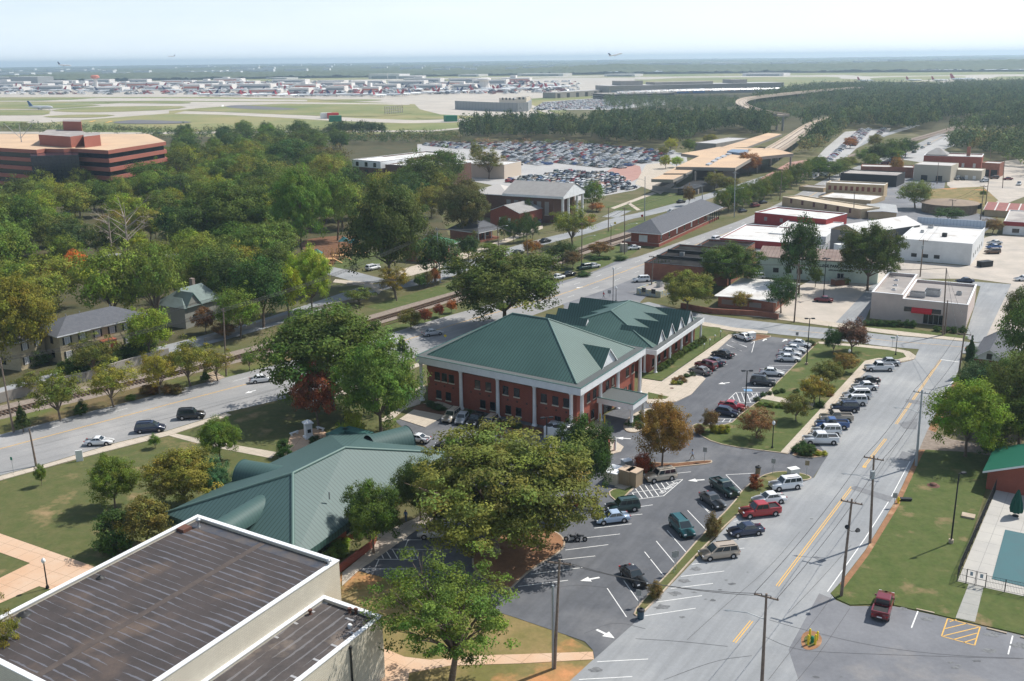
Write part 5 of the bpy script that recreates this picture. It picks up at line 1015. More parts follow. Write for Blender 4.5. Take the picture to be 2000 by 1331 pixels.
def furniture():
    F,h,lu,lb=fr_top((1478,541),(1713,556),501,(1500,486)); lb=11; r=empty('furniture_store',F.P(lu/2,lb/2),'long pale green furniture store with painted lettering on its wall and a brown roof','shop')
    mb=MB(); mb.box(F,0,lu,0,lb,0,h,MINT); mb.obj('wall',r)
    mb=MB(); mb.mesh([F.P(-.2,-.3,h),F.P(lu+.2,-.3,h),F.P(lu+.2,lb,h+1.1),F.P(-.2,lb,h+1.1)],[(0,1,2,3)],BRRF); mb.face([F.P(-.2,-.3,h),F.P(lu+.2,-.3,h),F.P(lu+.2,-.3,h-.2),F.P(-.2,-.3,h-.2)],BRRF); mb.obj('roof',r)
    W=wallq(F,'f',0,lu,0,lb); 
    for s in (.16,.27,.36): win(r,W,lu*s,1.6,1.5,1.3,simple=True,gm=FRM)
    win(r,W,lu*.70,.2,1.8,2.3,fm=WFR,mull=1,name='door')
    ink=mat('sign_lettering',(.015,.03,.03),.8)
    def text(s,x,z,size,nm):
        c=bpy.data.curves.new(nm,'FONT'); c.body=s; c.size=size; c.extrude=.01; c.offset=.035*size; c.align_x='LEFT'; o=bpy.data.objects.new(nm,c); COL.objects.link(o); dg=bpy.context.evaluated_depsgraph_get(); me=bpy.data.meshes.new_from_object(o.evaluated_get(dg)); bpy.data.objects.remove(o)
        me.materials.clear(); me.materials.append(ink); o=bpy.data.objects.new(nm,me); COL.objects.link(o); Q,t,n,_=W; k=Vector((0,0,1)); M=Matrix((t,k,n)).transposed().to_4x4(); M.translation=Q+t*x+n*.05+k*z-r.location; o.parent=r; o.matrix_local=M
    a0=F.loc(G(1583,527,h*.75))[0]; a1=F.loc(G(1677,527,h*.75))[0]; 
    text('COLLEGE PARK FURNITURE CO.',a0,h-1.9,(a1-a0)/12,'lettering'); text('APPLIANCES  BEDDING',a0+(a1-a0)*.35,h-2.9,(a1-a0)/20,'lettering')
    for s in (.28,.75): hvac(r,F,lu*s,4,h+.35,1.6,1.2,.6)
furniture()
gableblock('white_roofed_cottage','low brick cottage with a patched white roof beside the cross street',(1402,600),(1510,612),578,(1442,545),BRICK2,WROOF,.35,'building','v',[('f',3,.9,3.0,1.2,.05,.8,{'gm':mat('lattice_window',(.25,.22,.2),.7)}),('r',6,.9,.9,1.4,.05,.9,{})],WWALL,.9)
town('red_walled_store','red painted brick store with a white flat roof on the main road',(1473,437),(1612,452),415,(1492,402),REDW,WROOF,'shop',.4,WHITE,[('f',2,1.5,1.2,1.4,.05,.5,{'gm':GREYW})])
town('white_roofed_shop','low shop with a wide white roof left of the dark tall tree',(1405,480),(1545,491),465,(1450,438),REDW,WROOF,'shop',.3,WHITE)
town('white_roofed_annex','small white roofed annex behind the low shop',(1500,470),(1612,478),455,(1540,428),WWALL,WROOF,'shop',.3)
town('black_roofed_shop','low brick shop with black flat roofs beside the main road',(1258,545),(1420,560),513,(1330,478),BRICK2,BROOF,'shop',.35,FRM,extra=lambda r,F,h,lu,lb:([(lambda mb:(mb.box(F,.3,lu-.3,lb*q,lb*q+.4,h-.3,h+.55,FRM),mb.obj('roof_parapet',r)))(MB()) for q in (.3,.62)],hvac(r,F,lu*.25,lb*.5,h-.3,1.2,1,1,m=METAL),hvac(r,F,lu*.6,lb*.3,h-.3,.8,.8,1.2),hvac(r,F,lu*.5,lb*.75,h-.3)))
town('black_roofed_store','taller black roofed store stepping up behind the low brick shop',(1345,512),(1440,520),488,(1390,468),BRICK2,BROOF,'shop',.4,FRM,extra=lambda r,F,h,lu,lb:hvac(r,F,lu*.1,lb*.3,h-.3,.7,.7,1.2))
town('painted_cafe','small cream and yellow painted cafe at the corner by the white suv',(1243,575),(1290,582),563,(1262,548),mat('mural_wall',(.6,.5,.25),.8,c2=(.3,.4,.5),ns=1.2),GREYR,'cafe',.3,None,[('f',2,.8,1.2,1.2,.1,.9,{})],extra=lambda r,F,h,lu,lb:hvac(r,F,lu*.5,lb*.6,h-.3,1.2,1.2,1.4))
TB=[('f',5,1.2,1.1,1.6,.08,.95,{'fm':FRM})]
town('tan_brick_store','long tan brick store with a pale roof on the main road',(1527,402),(1680,428),385,(1552,378),TANW,mat('pale_tan_roof',(.62,.52,.38),.9,c2=(.5,.42,.32),ns=.1),'shop',.3,SILL,[('f',6,1.6,1.2,1.8,.05,.95,{'gm':mat('dull_red_window',(.12,.04,.035),.6)})],backfix=10)
town('low_store','low store with a patched white roof between the tan brick store and the tan row',(1598,393),(1700,401),384,(1612,374),TANW,WROOF,'shop',.3)
town('flat_storehouse','low dark roofed store at the side of the tan brick row with ten windows',(1560,372),(1608,376),364,(1572,360),TANW,GREYR,'shop',.3)
town('tan_office_row','tan brick building with a row of ten red brown windows',(1612,382),(1725,388),357,(1640,352),TANW,WROOF,'building',.4,SILL,[('f',10,2.6,1.2,1.9,.02,.98,{'gm':mat('red_brown_window',(.2,.06,.04),.6)})],backfix=9)
town('dark_parapet_store','brick store with grey roof and black tarred side wall in the downtown row',(1640,360),(1750,366),338,(1665,328),mat('tarred_wall',(.035,.035,.038),.8),GREYR,'shop',.4,None,backfix=18)
town('long_brick_store','long narrow brick store behind the black sided one',(1680,345),(1783,348),325,(1700,322),BRICK2,mat('light_grey_roof',(.5,.48,.46),.9),'shop',.4,None,backfix=12)
town('garage_building','beige garage with a shallow grey roof at the vacant lot',(1783,352),(1855,356),321,(1760,310),mat('beige_block_wall',(.46,.42,.34),.85),mat('light_grey_roof',(.5,.48,.46),.9),'garage',.2,None,[('f',2,.1,3.0,2.6,.1,.9,{'gm':FRM})],backfix=16)
town('domed_garage','small beige garage with an arched roof and rolling door',(1858,350),(1916,353),331,(1876,320),MATS['beige_block_wall'],mat('cream_roof',(.62,.58,.5),.8),'garage',.15,None,[('f',3,.3,1.4,1.8,.1,.9,{'gm':WFR})],backfix=10)
town('red_brick_hall','large red brick hall with chimney and white flat roof',(1802,330),(1915,334),304,(1812,300),BRICK,mat('light_grey_roof',(.5,.48,.46),.9),'building',.5,WHITE,[('f',5,1.5,1.3,2.2,.02,.98,{'gm':mat('pale_window',(.5,.48,.45),.5)})],backfix=20,
   extra=lambda r,F,h,lu,lb:((lambda mb:(mb.box(F,lu*.72,lu*.72+1.8,lb*.4,lb*.4+1.6,h-.3,h+4.5,BRICK2),mb.obj('chimney',r)))(MB()),(lambda mb:(hip(mb,[F.P(0,lb*.3),F.P(lu*.4,lb*.3),F.P(lu*.4,lb),F.P(0,lb)],h,F.P(lu*.17,lb*.65,h+3.2),F.P(lu*.23,lb*.65,h+3.2),LSH),mb.obj('hip_roof',r)))(MB())))
town('brick_fire_station','small dark brick building with tall doors at the right end of the brick hall',(1915,345),(1950,347),318,(1915,312),BRICK2,mat('light_grey_roof',(.5,.48,.46),.9),'building',.3,None,[('f',2,.1,3,3.5,.05,.95,{'gm':FRM})],backfix=10)
def shed():
    c=G(1853,414); r=empty('round_shed',c,'low round walled shed with a flat conical brown roof','shed'); q=WD((1853,414),54); mb=MB(); mb.lathe(c,[(q*.93,0),(q*.93,3.6)],28,mat('weathered_wood',(.24,.19,.13),.9,c2=(.16,.12,.09),ns=1),False); mb.obj('wall',r); mb=MB(); mb.lathe(c+Vector((0,0,3.5)),[(q,0),(q,.25),(q*.6,.9),(.1,1.4)],28,mat('brown_felt_roof',(.30,.23,.17),.95,c2=(.24,.19,.15),ns=.3),False); mb.obj('roof',r)
shed()
gableblock('grey_metal_shed','lean shed with a grey ribbed metal roof behind the tan store',(1695,428),(1750,430),414,(1712,400),TANW,mat('ribbed_metal_roof',(.42,.43,.42),.5,c2=(.33,.33,.33),ns=.3,kind='seam',pitch=1.2,wd=.15,cl=(.3,.3,.3)),.4,'shed')
gableblock('red_roofed_shed','tan shed with a rusty red and white striped roof at the right edge',(1922,422),(2080,432),410,(1935,396),TANW,mat('rust_striped_roof',(.33,.12,.1),.7,c2=(.24,.09,.08),ns=.5,kind='seam',pitch=4,wd=.12,cl=(.6,.58,.55)),1.6,'shed','u')
town('red_fronted_shop','low shop with grey roof and dark red front band at the right edge',(1958,458),(2080,466),432,(1972,410),WWALL,GREYR,'shop',.3,None,[('f',4,.8,2.2,1.4,.1,.95,{})],extra=lambda r,F,h,lu,lb:(lambda mb:(mb.box(F,-.2,lu,-.35,-.02,h-1.5,h-.1,mat('dark_red_band',(.25,.04,.04),.7)),mb.obj('front_band',r)))(MB()))
gableblock('dark_roofed_house','small house with a dark grey gable roof at the right edge',(1901,708),(1960,716),700,(1912,660),mat('maroon_wall',(.2,.04,.04),.8),SHING,2.2,'house','v',[('f',1,1,1,1.2,.3,.7,{})],WWALL)
# pool house
def poolhouse():
    F=Fr(G(1925,955),G(2010,972)); h=2.9; lu=15; lb=9; r=empty('pool_house',F.P(3,3),'brick pool house with a bright green gabled metal roof at the right edge','building')
    PG=mat('pool_house_roof',(.02,.13,.085),.4,kind='seam',pitch=.5,wd=.2,cl=(.015,.11,.07)); mb=MB(); mb.box(F,0,lu,0,lb,0,h,BRICK); mb.obj('wall',r); o=.6; c=lu/2
    mb=MB(); mb.face([F.P(0,0,h),F.P(lu,0,h),F.P(c,0,h+3.0)],BRICK); mb.obj('gable_wall',r)
    mb=MB()
    for a,b in (((-o,h-.1),(c,h+3.1)),((c,h+3.1),(lu+o,h-.1))):
        q=[F.P(a[0],-o,a[1]),F.P(b[0],-o,b[1]),F.P(b[0],lb+o,b[1]),F.P(a[0],lb+o,a[1])]; n=(q[1]-q[0]).cross(q[2]-q[1]); mb.face(q if n.z>0 else q[::-1],PG)
        q=[F.P(a[0],-o,a[1]),F.P(b[0],-o,b[1]),F.P(b[0],-o,b[1]-.3),F.P(a[0],-o,a[1]-.3)]; mb.face(q,WHITE)
    mb.obj('roof',r)
poolhouse()
# ---------------------------------------------------------------- railway depot
def hiproof(r,F,a0,a1,b0,b1,z,rise,m,along='u',ov=.8,inset_=None,name='roof'):
    k=inset_ if inset_ is not None else (b1-b0)/2+ov if along=='u' else (a1-a0)/2+ov
    C=[F.P(a0-ov,b0-ov),F.P(a1+ov,b0-ov),F.P(a1+ov,b1+ov),F.P(a0-ov,b1+ov)]
    if along=='u': R1=F.P(a0-ov+k,(b0+b1)/2,z+rise);R2=F.P(a1+ov-k,(b0+b1)/2,z+rise); 
    else: C=C[1:]+C[:1]; R1=F.P((a0+a1)/2,b0-ov+k,z+rise);R2=F.P((a0+a1)/2,b1+ov-k,z+rise)
    mb=MB(); hip(mb,C,z,R1,R2,m); e=Vector((0,0,.25))
    C=[Vector((c.x,c.y,z)) for c in C]
    for i in range(4): mb.face([C[i],C[(i+1)%4],C[(i+1)%4]-e,C[i]-e],WHITE)
    mb.face([c-e for c in C[::-1]],WHITE); return mb.obj(name,r)
def depot():
    F=Fr(G(1285,482),G(1400,428)); lu=F.lu; lb=-1; A=F.loc(G(1259,473)); w_=9.5; F=Fr(G(1285,482),G(1400,428)); h=4.6
    r=empty('railway_depot',F.P(lu/2,w_/2),'long brick railway depot with a dark grey shingled hip roof beside the tracks','railway station')
    mb=MB(); mb.box(F,0,lu*.80,0,w_,0,h,BRICK); mb.obj('wall',r); hiproof(r,F,0,lu,0,w_,h-.1,3.6,SHING,'u',1.8,7.0)
    mb=MB(); mb.box(F,-.6,lu,-.6,w_+3,0,1.0,BRICK,CONC); mb.obj('platform',r)
    W=wallq(F,'l',0,lu*.8,0,w_); win(r,W,w_*.45,1.2,3,2.2,fm=WFR,gm=WHITE,name='door'); W=wallq(F,'f',0,lu*.8,0,w_)
    for i in range(7): win(r,W,3+i*(lu*.8-5)/6,1.6,1.4,2.2,simple=True,gm=(WHITE if i in(2,4) else GLASS),sill=SILL)
    for i in range(5): mb=MB(); p=F.P(lu*.82+i*lu*.17/4,-.9); mb.tube(p,p+Vector((0,0,h)),.14,.14,8,FRM); mb.obj('post',r)
depot()
# ---------------------------------------------------------------- church, hall, houses
def church():
    F=Fr(G(1010,425),G(1105,432)); F,h,lu,lb=fr_top((985,430),(1099,438),378,(968,358)); lb=20
    r=empty('brick_church',F.P(lu/2,lb/2),'brick church with grey roof and white pediment on tall columns','church'); mb=MB(); mb.box(F,0,lu-4,0,lb,0,h,BRICKD); mb.obj('wall',r)
    mb=MB()
    for a,b in ((0,lb/2),(lb/2,lb)):
        z0,z1=(h,h+4) if a==0 else (h+4,h); q=[F.P(-.5,a-(.5 if a==0 else 0),z0),F.P(lu+.5,a-(.5 if a==0 else 0),z0),F.P(lu+.5,b+(.5 if a else 0),z1),F.P(-.5,b+(.5 if a else 0),z1)]; mb.face(q,LSH)
    mb.face([F.P(-.5,-.5,h),F.P(lu+.5,-.5,h),F.P(lu+.5,-.5,h-.9),F.P(-.5,-.5,h-.9)],WHITE); mb.obj('roof',r)
    mb=MB(); mb.face([F.P(lu+.3,0,h),F.P(lu+.3,lb,h),F.P(lu+.3,lb/2,h+3.8)],WHITE); mb.box(F,lu-4,lu+.3,0,lb,h-1,h,WHITE); mb.obj('pediment',r)
    for b in (.8,6,lb-6,lb-.8): mb=MB(); mb.lathe(F.P(lu-.4,b),[(.7,0),(.55,.3),(.5,h-1.5),(.7,h-1)],12,WHITE); mb.obj('column',r)
    W=wallq(F,'f',0,lu-4,0,lb)
    for i in range(6): win(r,W,W[3]*(i+.6)/6.4,3,1.8,5,simple=True,gm=mat('grey_church_window',(.25,.24,.23),.4),sill=SILL)
    F2=Fr(F.P(-14,3),F.P(0,3)); mb=MB(); mb.box(F2,-2,14,0,14,0,h-1,BRICKD); mb.obj('side_wall',r); hiproof(r,F2,-2,14,0,14,h-1,3,mat('pale_roof',(.52,.49,.46),.9),'u',.6,name='side_roof')
church()
gableblock('small_brick_hall','small red brick hall with a grey gable roof beside the church',(958,440),(1015,446),412,(950,392),BRICK,LSH,2.6,'building','v',[('f',2,1.5,1.2,1.8,.2,.8,{'gm':WHITE}),('l',3,1.5,1.2,1.8,.1,.9,{'gm':WHITE})])
def bungalow(name,label,o,u,h,lb,wall,roof,porch=True,rise=3,brick=False):
    F=Fr(G(*o),G(*u)); lu=F.lu; r=empty(name,F.P(lu/2,lb/2),label,'house'); mb=MB(); mb.box(F,0,lu,3,lb,0,h,wall); mb.obj('wall',r); hiproof(r,F,0,lu,0,lb,h,rise,roof,'u',.7)
    if porch:
        mb=MB(); mb.box(F,0,lu,0,3,0,.7,BRICK2); mb.obj('porch',r)
        for i in range(4): mb=MB(); p=F.P(.3+i*(lu-.6)/3,.3); mb.tube(p+Vector((0,0,.7)),p+Vector((0,0,h)),.16,.16,8,WHITE); mb.obj('porch_post',r)
    W=(F.P(0,3),F.u,-F.v,lu); win(r,W,lu*.25,1.2,1.6,1.4,simple=True,sill=SILL); win(r,W,lu*.75,1.2,1.6,1.4,simple=True,sill=SILL); win(r,W,lu*.5,.2,1,2.1,simple=True,name='door'); 
    mb=MB(); mb.box(F,lu*.6,lu*.6+.9,lb*.55,lb*.55+.9,h,h+rise+1.2,BRICK); mb.obj('chimney',r)
bungalow('green_roofed_house','brick house with a green roof and white porch beside the junction',(852,515),(895,500),4.6,11,BRICK2,mat('green_shingles',(.045,.15,.08),.8),rise=2.6)
bungalow('grey_roofed_house','house with a steep dark grey roof and columned porch right of the green roofed house',(935,475),(975,466),3.6,13,BRICK2,SHING,rise=4.2)
def gabledhouse():
    F=Fr(G(364,643),G(432,622)); lu=F.lu; r=empty('gabled_house',F.P(lu/2,4),'grey house with a green-grey cross gabled roof behind a reddish tree','house'); w_=mat('grey_siding',(.28,.28,.25),.8)
    GG=mat('green_grey_shingles',(.20,.25,.235),.9,c2=(.17,.21,.2),ns=.8); h=5; mb=MB(); mb.box(F,0,lu,0,9,0,h,w_); mb.obj('wall',r)
    mb=MB(); hip(mb,[F.P(-.6,-.6),F.P(lu+.6,-.6),F.P(lu+.6,9.6),F.P(-.6,9.6)],h,F.P(3.5,4.5,h+3.6),F.P(lu-1,4.5,h+3.6),GG); mb.obj('roof',r)
    gable_dormer(r,F.P(0,-.3),F.u,-F.v,2.6,5,h-.1,h+3.2,5,GG,w_,name='front_gable'); mb=MB(); mb.box(F,lu*.7,lu*.7+.9,5,6,h,h+5,mat('chimney_brick',(.25,.2,.17),.9)); mb.obj('chimney',r)
    W=wallq(F,'f',0,lu,0,9); win(r,W,3,1.3,1.2,1.6,simple=True); win(r,W,lu-4,1.3,1.2,1.6,simple=True)
gabledhouse()
def apts(name,label,o,u,h,lb,nw,door=True):
    F=Fr(G(*o),G(*u)); lu=F.lu; r=empty(name,F.P(lu/2,lb/2),label,'apartment house'); TB=mat('cream_brick',(.46,.38,.24),.9,c2=(.4,.33,.21),ns=.6,kind='brick',bw=.4,bh=.16,cl=(.4,.35,.26)); mb=MB(); mb.box(F,0,lu,0,lb,0,h,TB); mb.obj('wall',r); hiproof(r,F,0,lu,0,lb,h,2.4,SHING,'u',.7)
    W=wallq(F,'f',0,lu,0,lb)
    for i in range(nw):
        for z in (1.0,4.0):
            s=lu*(i+.5)/nw
            if door and i==nw//2 and z<2: win(r,W,s,.1,1.6,2.6,simple=True,gm=mat('maroon_door',(.15,.02,.02),.5),name='door'); continue
            o=win(r,W,s,z,1.2,1.5,fm=WFR,sw=.1,mull=1,gm=mat('pale_curtain_glass',(.4,.4,.42),.4)); mb=MB(); slab(mb,*W[:3],s-1.0,s-.66,z,z+1.5,-.1,.06,FRM); slab(mb,*W[:3],s+.66,s+1.0,z,z+1.5,-.1,.06,FRM); sub(mb,'shutters',o)  # window panes share one pale grey colour
    W=wallq(F,'l',0,lu,0,lb)
    for s in (.3,.7): 
        for z in (1.0,4.0): win(r,W,lb*s,z,1.1,1.5,simple=True)
    if door: mb=MB(); slab(mb,*wallq(F,'f',0,lu,0,lb)[:3],lu*.42,lu*.58,2.9,3.1,-.1,1.4,mat('orange_canopy',(.5,.13,.07),.7)); mb.obj('door_canopy',r)
    for s in (.25,.4,.75): mb=MB(); p=F.P(lu*s,lb*.55,h+1.5); mb.tube(p,p+Vector((0,0,1.2)),.1,.1,6,METAL); mb.obj('roof_vent',r)
apts('apartment_house','long two storey tan brick apartment house with dark hip roof and orange door canopy',(122,712),(292,668),6.2,10,6)
apts('apartment_house','small two storey tan brick apartment house partly hidden at the left edge',(42,725),(92,706),6.2,14,2,False)
# ---------------------------------------------------------------- brown office block at the left
def brown():
    RB=mat('red_band_concrete',(.34,.12,.085),.8,c2=(.30,.105,.075),ns=.1); DG=mat('tinted_glass_band',(.008,.012,.03),.15,spec=.7,kind='grid',pitch=1.6,wd=.08,cl=(.02,.025,.04))
    z=23.0; A=G(211,294,z);B=G(324,277,z); C_=G(-140,278,z); D_=G(205,268,z)
    F=Fr(A,B); F=Fr(A,B,A+Vector((-F.u.y,F.u.x,0))*10); lu=F.lu; r=empty('office_block',A.xy.to_3d(),'wide red and black banded office block with a beige roof at the left edge','office building')
    La=-F.loc(G(-160,283,z))[0]; fl=3.9
    # main right bar (front corner at A) and left bar set back by a notch
    a0=F.loc(G(138,290,z))
    secs=[(0,lu,0,42),(a0[0],0,a0[1],42)]
    P=[G(211,294,z),G(324,277,z),G(290,262,z),G(70,262,z),G(-200,262,z),G(-200,278,z),G(71,293,z),G(88,290.5,z),G(104,291,z),G(124,291,z),G(138,290,z)]
    P=[Vector((p.x,p.y,0)) for p in P]; Pi=inset(P,1.2)
    for k in range(6):
        z1=z-k*fl
        if z1<1: break
        mb=MB(); mb.prism(P if k==0 else P,z1-1.7,z1,RB,bottom=True) if k else mb.prism(P,z1-1.7,z1,RB,TANRF,True); mb.obj('spandrel_band' if k else 'roof_band',r)
        mb=MB(); mb.prism(Pi,z1-fl,z1-1.7,DG); mb.obj('window_band',r)
    mb=MB(); N=[Vector((*q,0)) for q in (G(71,300,z).xy,G(138,298,z).xy)]; 
    Q=[G(58,297,z),G(152,294.5,z),G(152,289,z),G(58,289,z)]; mb.prism([Vector((q.x,q.y,0)) for q in Q],0,z-1.8,DG); mb.obj('glass_bay',r)
    for pts,h in (([(78,284),(140,289),(166,285),(166,277),(130,273),(95,273)],5),([(127,275),(163,276),(163,271),(140,270),(127,271)],9.5),([(166,289),(198,285),(197,279),(166,281)],5)):
        mb=MB(); mb.prism([G(x,y,z) for x,y in pts],z+.01,z+h,RB,GREYR); mb.obj('penthouse',r)
    p=G(42,278,z); mb=MB(); mb.tube(p,p+Vector((0,0,9)),.25,.12,6,METAL); mb.tube(p+Vector((0,0,2)),p+Vector((-9,3,9)),.15,.12,5,METAL); mb.tube(p+Vector((0,0,2)),p+Vector((6,2,9)),.15,.12,5,METAL); mb.obj('antenna',r)
brown()
# hotel behind the trees
def hotel():
    z=12; F=Fr(G(688,350),G(840,352)); A=F.loc(G(688,307,z)); h=z; r=empty('brick_hotel',G(720,340),'three storey brick hotel with white top band and white flat roof behind the trees','hotel')
    F=Fr(G(688,312,z),G(743,316,z)); F.o.z=0; block(r,F,0,F.lu,0,55,0,z,BRICKD,WROOF,.5,.4,WHITE); mb=MB(); mb.box(F,-.15,F.lu+.15,-.15,20,z-3.4,z-.2,WHITE); mb.obj('top_band',r)
    W=wallq(F,'f',0,F.lu,0,55); W=(W[0]+W[2]*.15,*W[1:])
    for s in (.18,.5,.8):
        for q in (z-3,z-6.6,z-10): win(r,W,F.lu*s,q,2.0,2.2,simple=True)
    F2=Fr(G(744,316,z),G(850,322,z)); F2.o.z=0; block(r,F2,1,F2.lu,2,30,0,z-1.5,BRICKD,WROOF,.5,.4,WHITE,wname='rear_wall')
hotel()
town('pale_stucco_building','pale cream building with white end wall seen between trees by the car park',(880,345),(985,350),318,(830,305),mat('cream_stucco',(.62,.52,.42),.9),WROOF,'building',.4,WHITE,backfix=20)
# ---------------------------------------------------------------- station
def station():
    z=9; r=empty('metro_station',G(1410,330),'sprawling transit station with tan gravel roofs and deep concrete edges','railway station')
    CE=mat('concrete_edge',(.26,.24,.21),.9)
    def slabr(px,z1,th,nm):
        P=[G(x,y,z1) for x,y in px]; mb=MB(); mb.prism(P,z1-th,z1,CE,TANRF,True); mb.obj(nm,r)
    slabr([(1320,326),(1436,328),(1470,308),(1550,300),(1510,290),(1440,289),(1405,287),(1360,295),(1330,300),(1366,305)],z,1.6,'main_roof')
    slabr([(1405,289),(1458,288),(1527,262),(1500,260)],z+.02,1.3,'platform_roof')
    slabr([(1272,350),(1315,351),(1358,331),(1330,327)],z-2,1.4,'entrance_canopy'); slabr([(1296,339),(1340,339),(1356,331),(1320,327)],z-1.4,1.0,'upper_canopy')
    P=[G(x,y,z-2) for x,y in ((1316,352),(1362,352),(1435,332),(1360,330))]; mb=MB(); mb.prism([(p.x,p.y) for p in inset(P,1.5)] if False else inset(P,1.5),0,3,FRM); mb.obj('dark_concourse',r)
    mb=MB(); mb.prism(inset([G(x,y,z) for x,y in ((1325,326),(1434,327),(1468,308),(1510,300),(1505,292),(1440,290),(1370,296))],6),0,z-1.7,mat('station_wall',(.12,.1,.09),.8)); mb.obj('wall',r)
    mb=MB(); mb.prism([G(x,y,z+.6) for x,y in ((1420,298),(1452,302),(1463,295),(1430,294))],z,z+1.2,mat('blue_skylight',(.15,.22,.32),.3)); mb.obj('skylight',r)
    for x,y in ((1385,322),(1395,316),(1403,311),(1413,307),(1424,302)): mb=MB(); mb.prism([G(x+a,y+b,z) for a,b in ((-7,1),(0,2),(7,-1),(0,-2))],z,z+.6,mat('grey_skylight',(.4,.42,.45),.3)); mb.obj('skylight',r)
    for x,y in ((1320,330),(1358,330),(1396,330),(1436,330),(1480,306),(1545,302)): q=G(x,y-1,z); mb=MB(); mb.tube(Vector((q.x,q.y,0)),Vector((q.x,q.y,z-1.6)),.5,.5,6,CE); mb.obj('pillar',r)
    town('station_hall','grey concrete hall behind the station roof',(1356,294),(1398,296),279,(1388,267),CONCW,mat('pale_grey_roof',(.46,.45,.44),.9),'building',.3,None)
    W=empty('station_ramp_wall',G(1300,375),'long low concrete retaining wall at the front of the station','wall'); mb=MB()
    for a,b in (((1275,372),(1310,377)),((1310,377),(1362,380)),((1362,380),(1395,362)),((1275,372),(1340,345))):
        A=G(*a);B=G(*b); d=(B-A).normalized(); n=Vector((-d.y,d.x,0))*.3; mb.prism([A+n,B+n,B-n,A-n],0,2.2,CONCW)
    mb.obj('wall',W)
station()
# elevated railway behind the station
def viaduct():
    r=empty('elevated_railway',G(1560,262),'curved elevated concrete railway viaduct running into the woods','viaduct'); CV=mat('viaduct_concrete',(.50,.42,.34),.9,c2=(.42,.35,.28),ns=.05)
    for px,z,w_ in (([(1505,296),(1540,275),(1575,250),(1600,238),(1640,228)],8,9),([(1530,225),(1500,221),(1465,213),(1445,203),(1450,195),(1475,190),(1530,184),(1600,177),(1680,171)],13,11)):
        P=chaikin([G(x,y,z) for x,y in px],2,False); L,Q=ribbon_pts(P,w_); mb=MB()
        for i in range(len(L)-1): mb.prism([L[i],L[i+1],Q[i+1],Q[i]],z-1.4,z,CV,bottom=True)
        mb.obj('deck',r); mb=MB()
        for off in (-w_/2+.2,w_/2-.2,-w_*.2,w_*.2):
            L,_=ribbon_pts(P,-2*off)
            for i in range(len(L)-1):
                d=(L[i+1]-L[i]).normalized(); n=Vector((-d.y,d.x))*.25; hh=1.0 if abs(off)>w_*.4 else .25; mb.prism([L[i]+n,L[i+1]+n,L[i+1]-n,L[i]-n],z,z+hh,CV if hh>.5 else RAIL)
        mb.obj('parapet',r)
        for i in range(0,len(P),3): mb=MB(); mb.tube((P[i].x,P[i].y,0),(P[i].x,P[i].y,z-1.4),1,1,7,CONCW); mb.obj('pier',r)
viaduct()
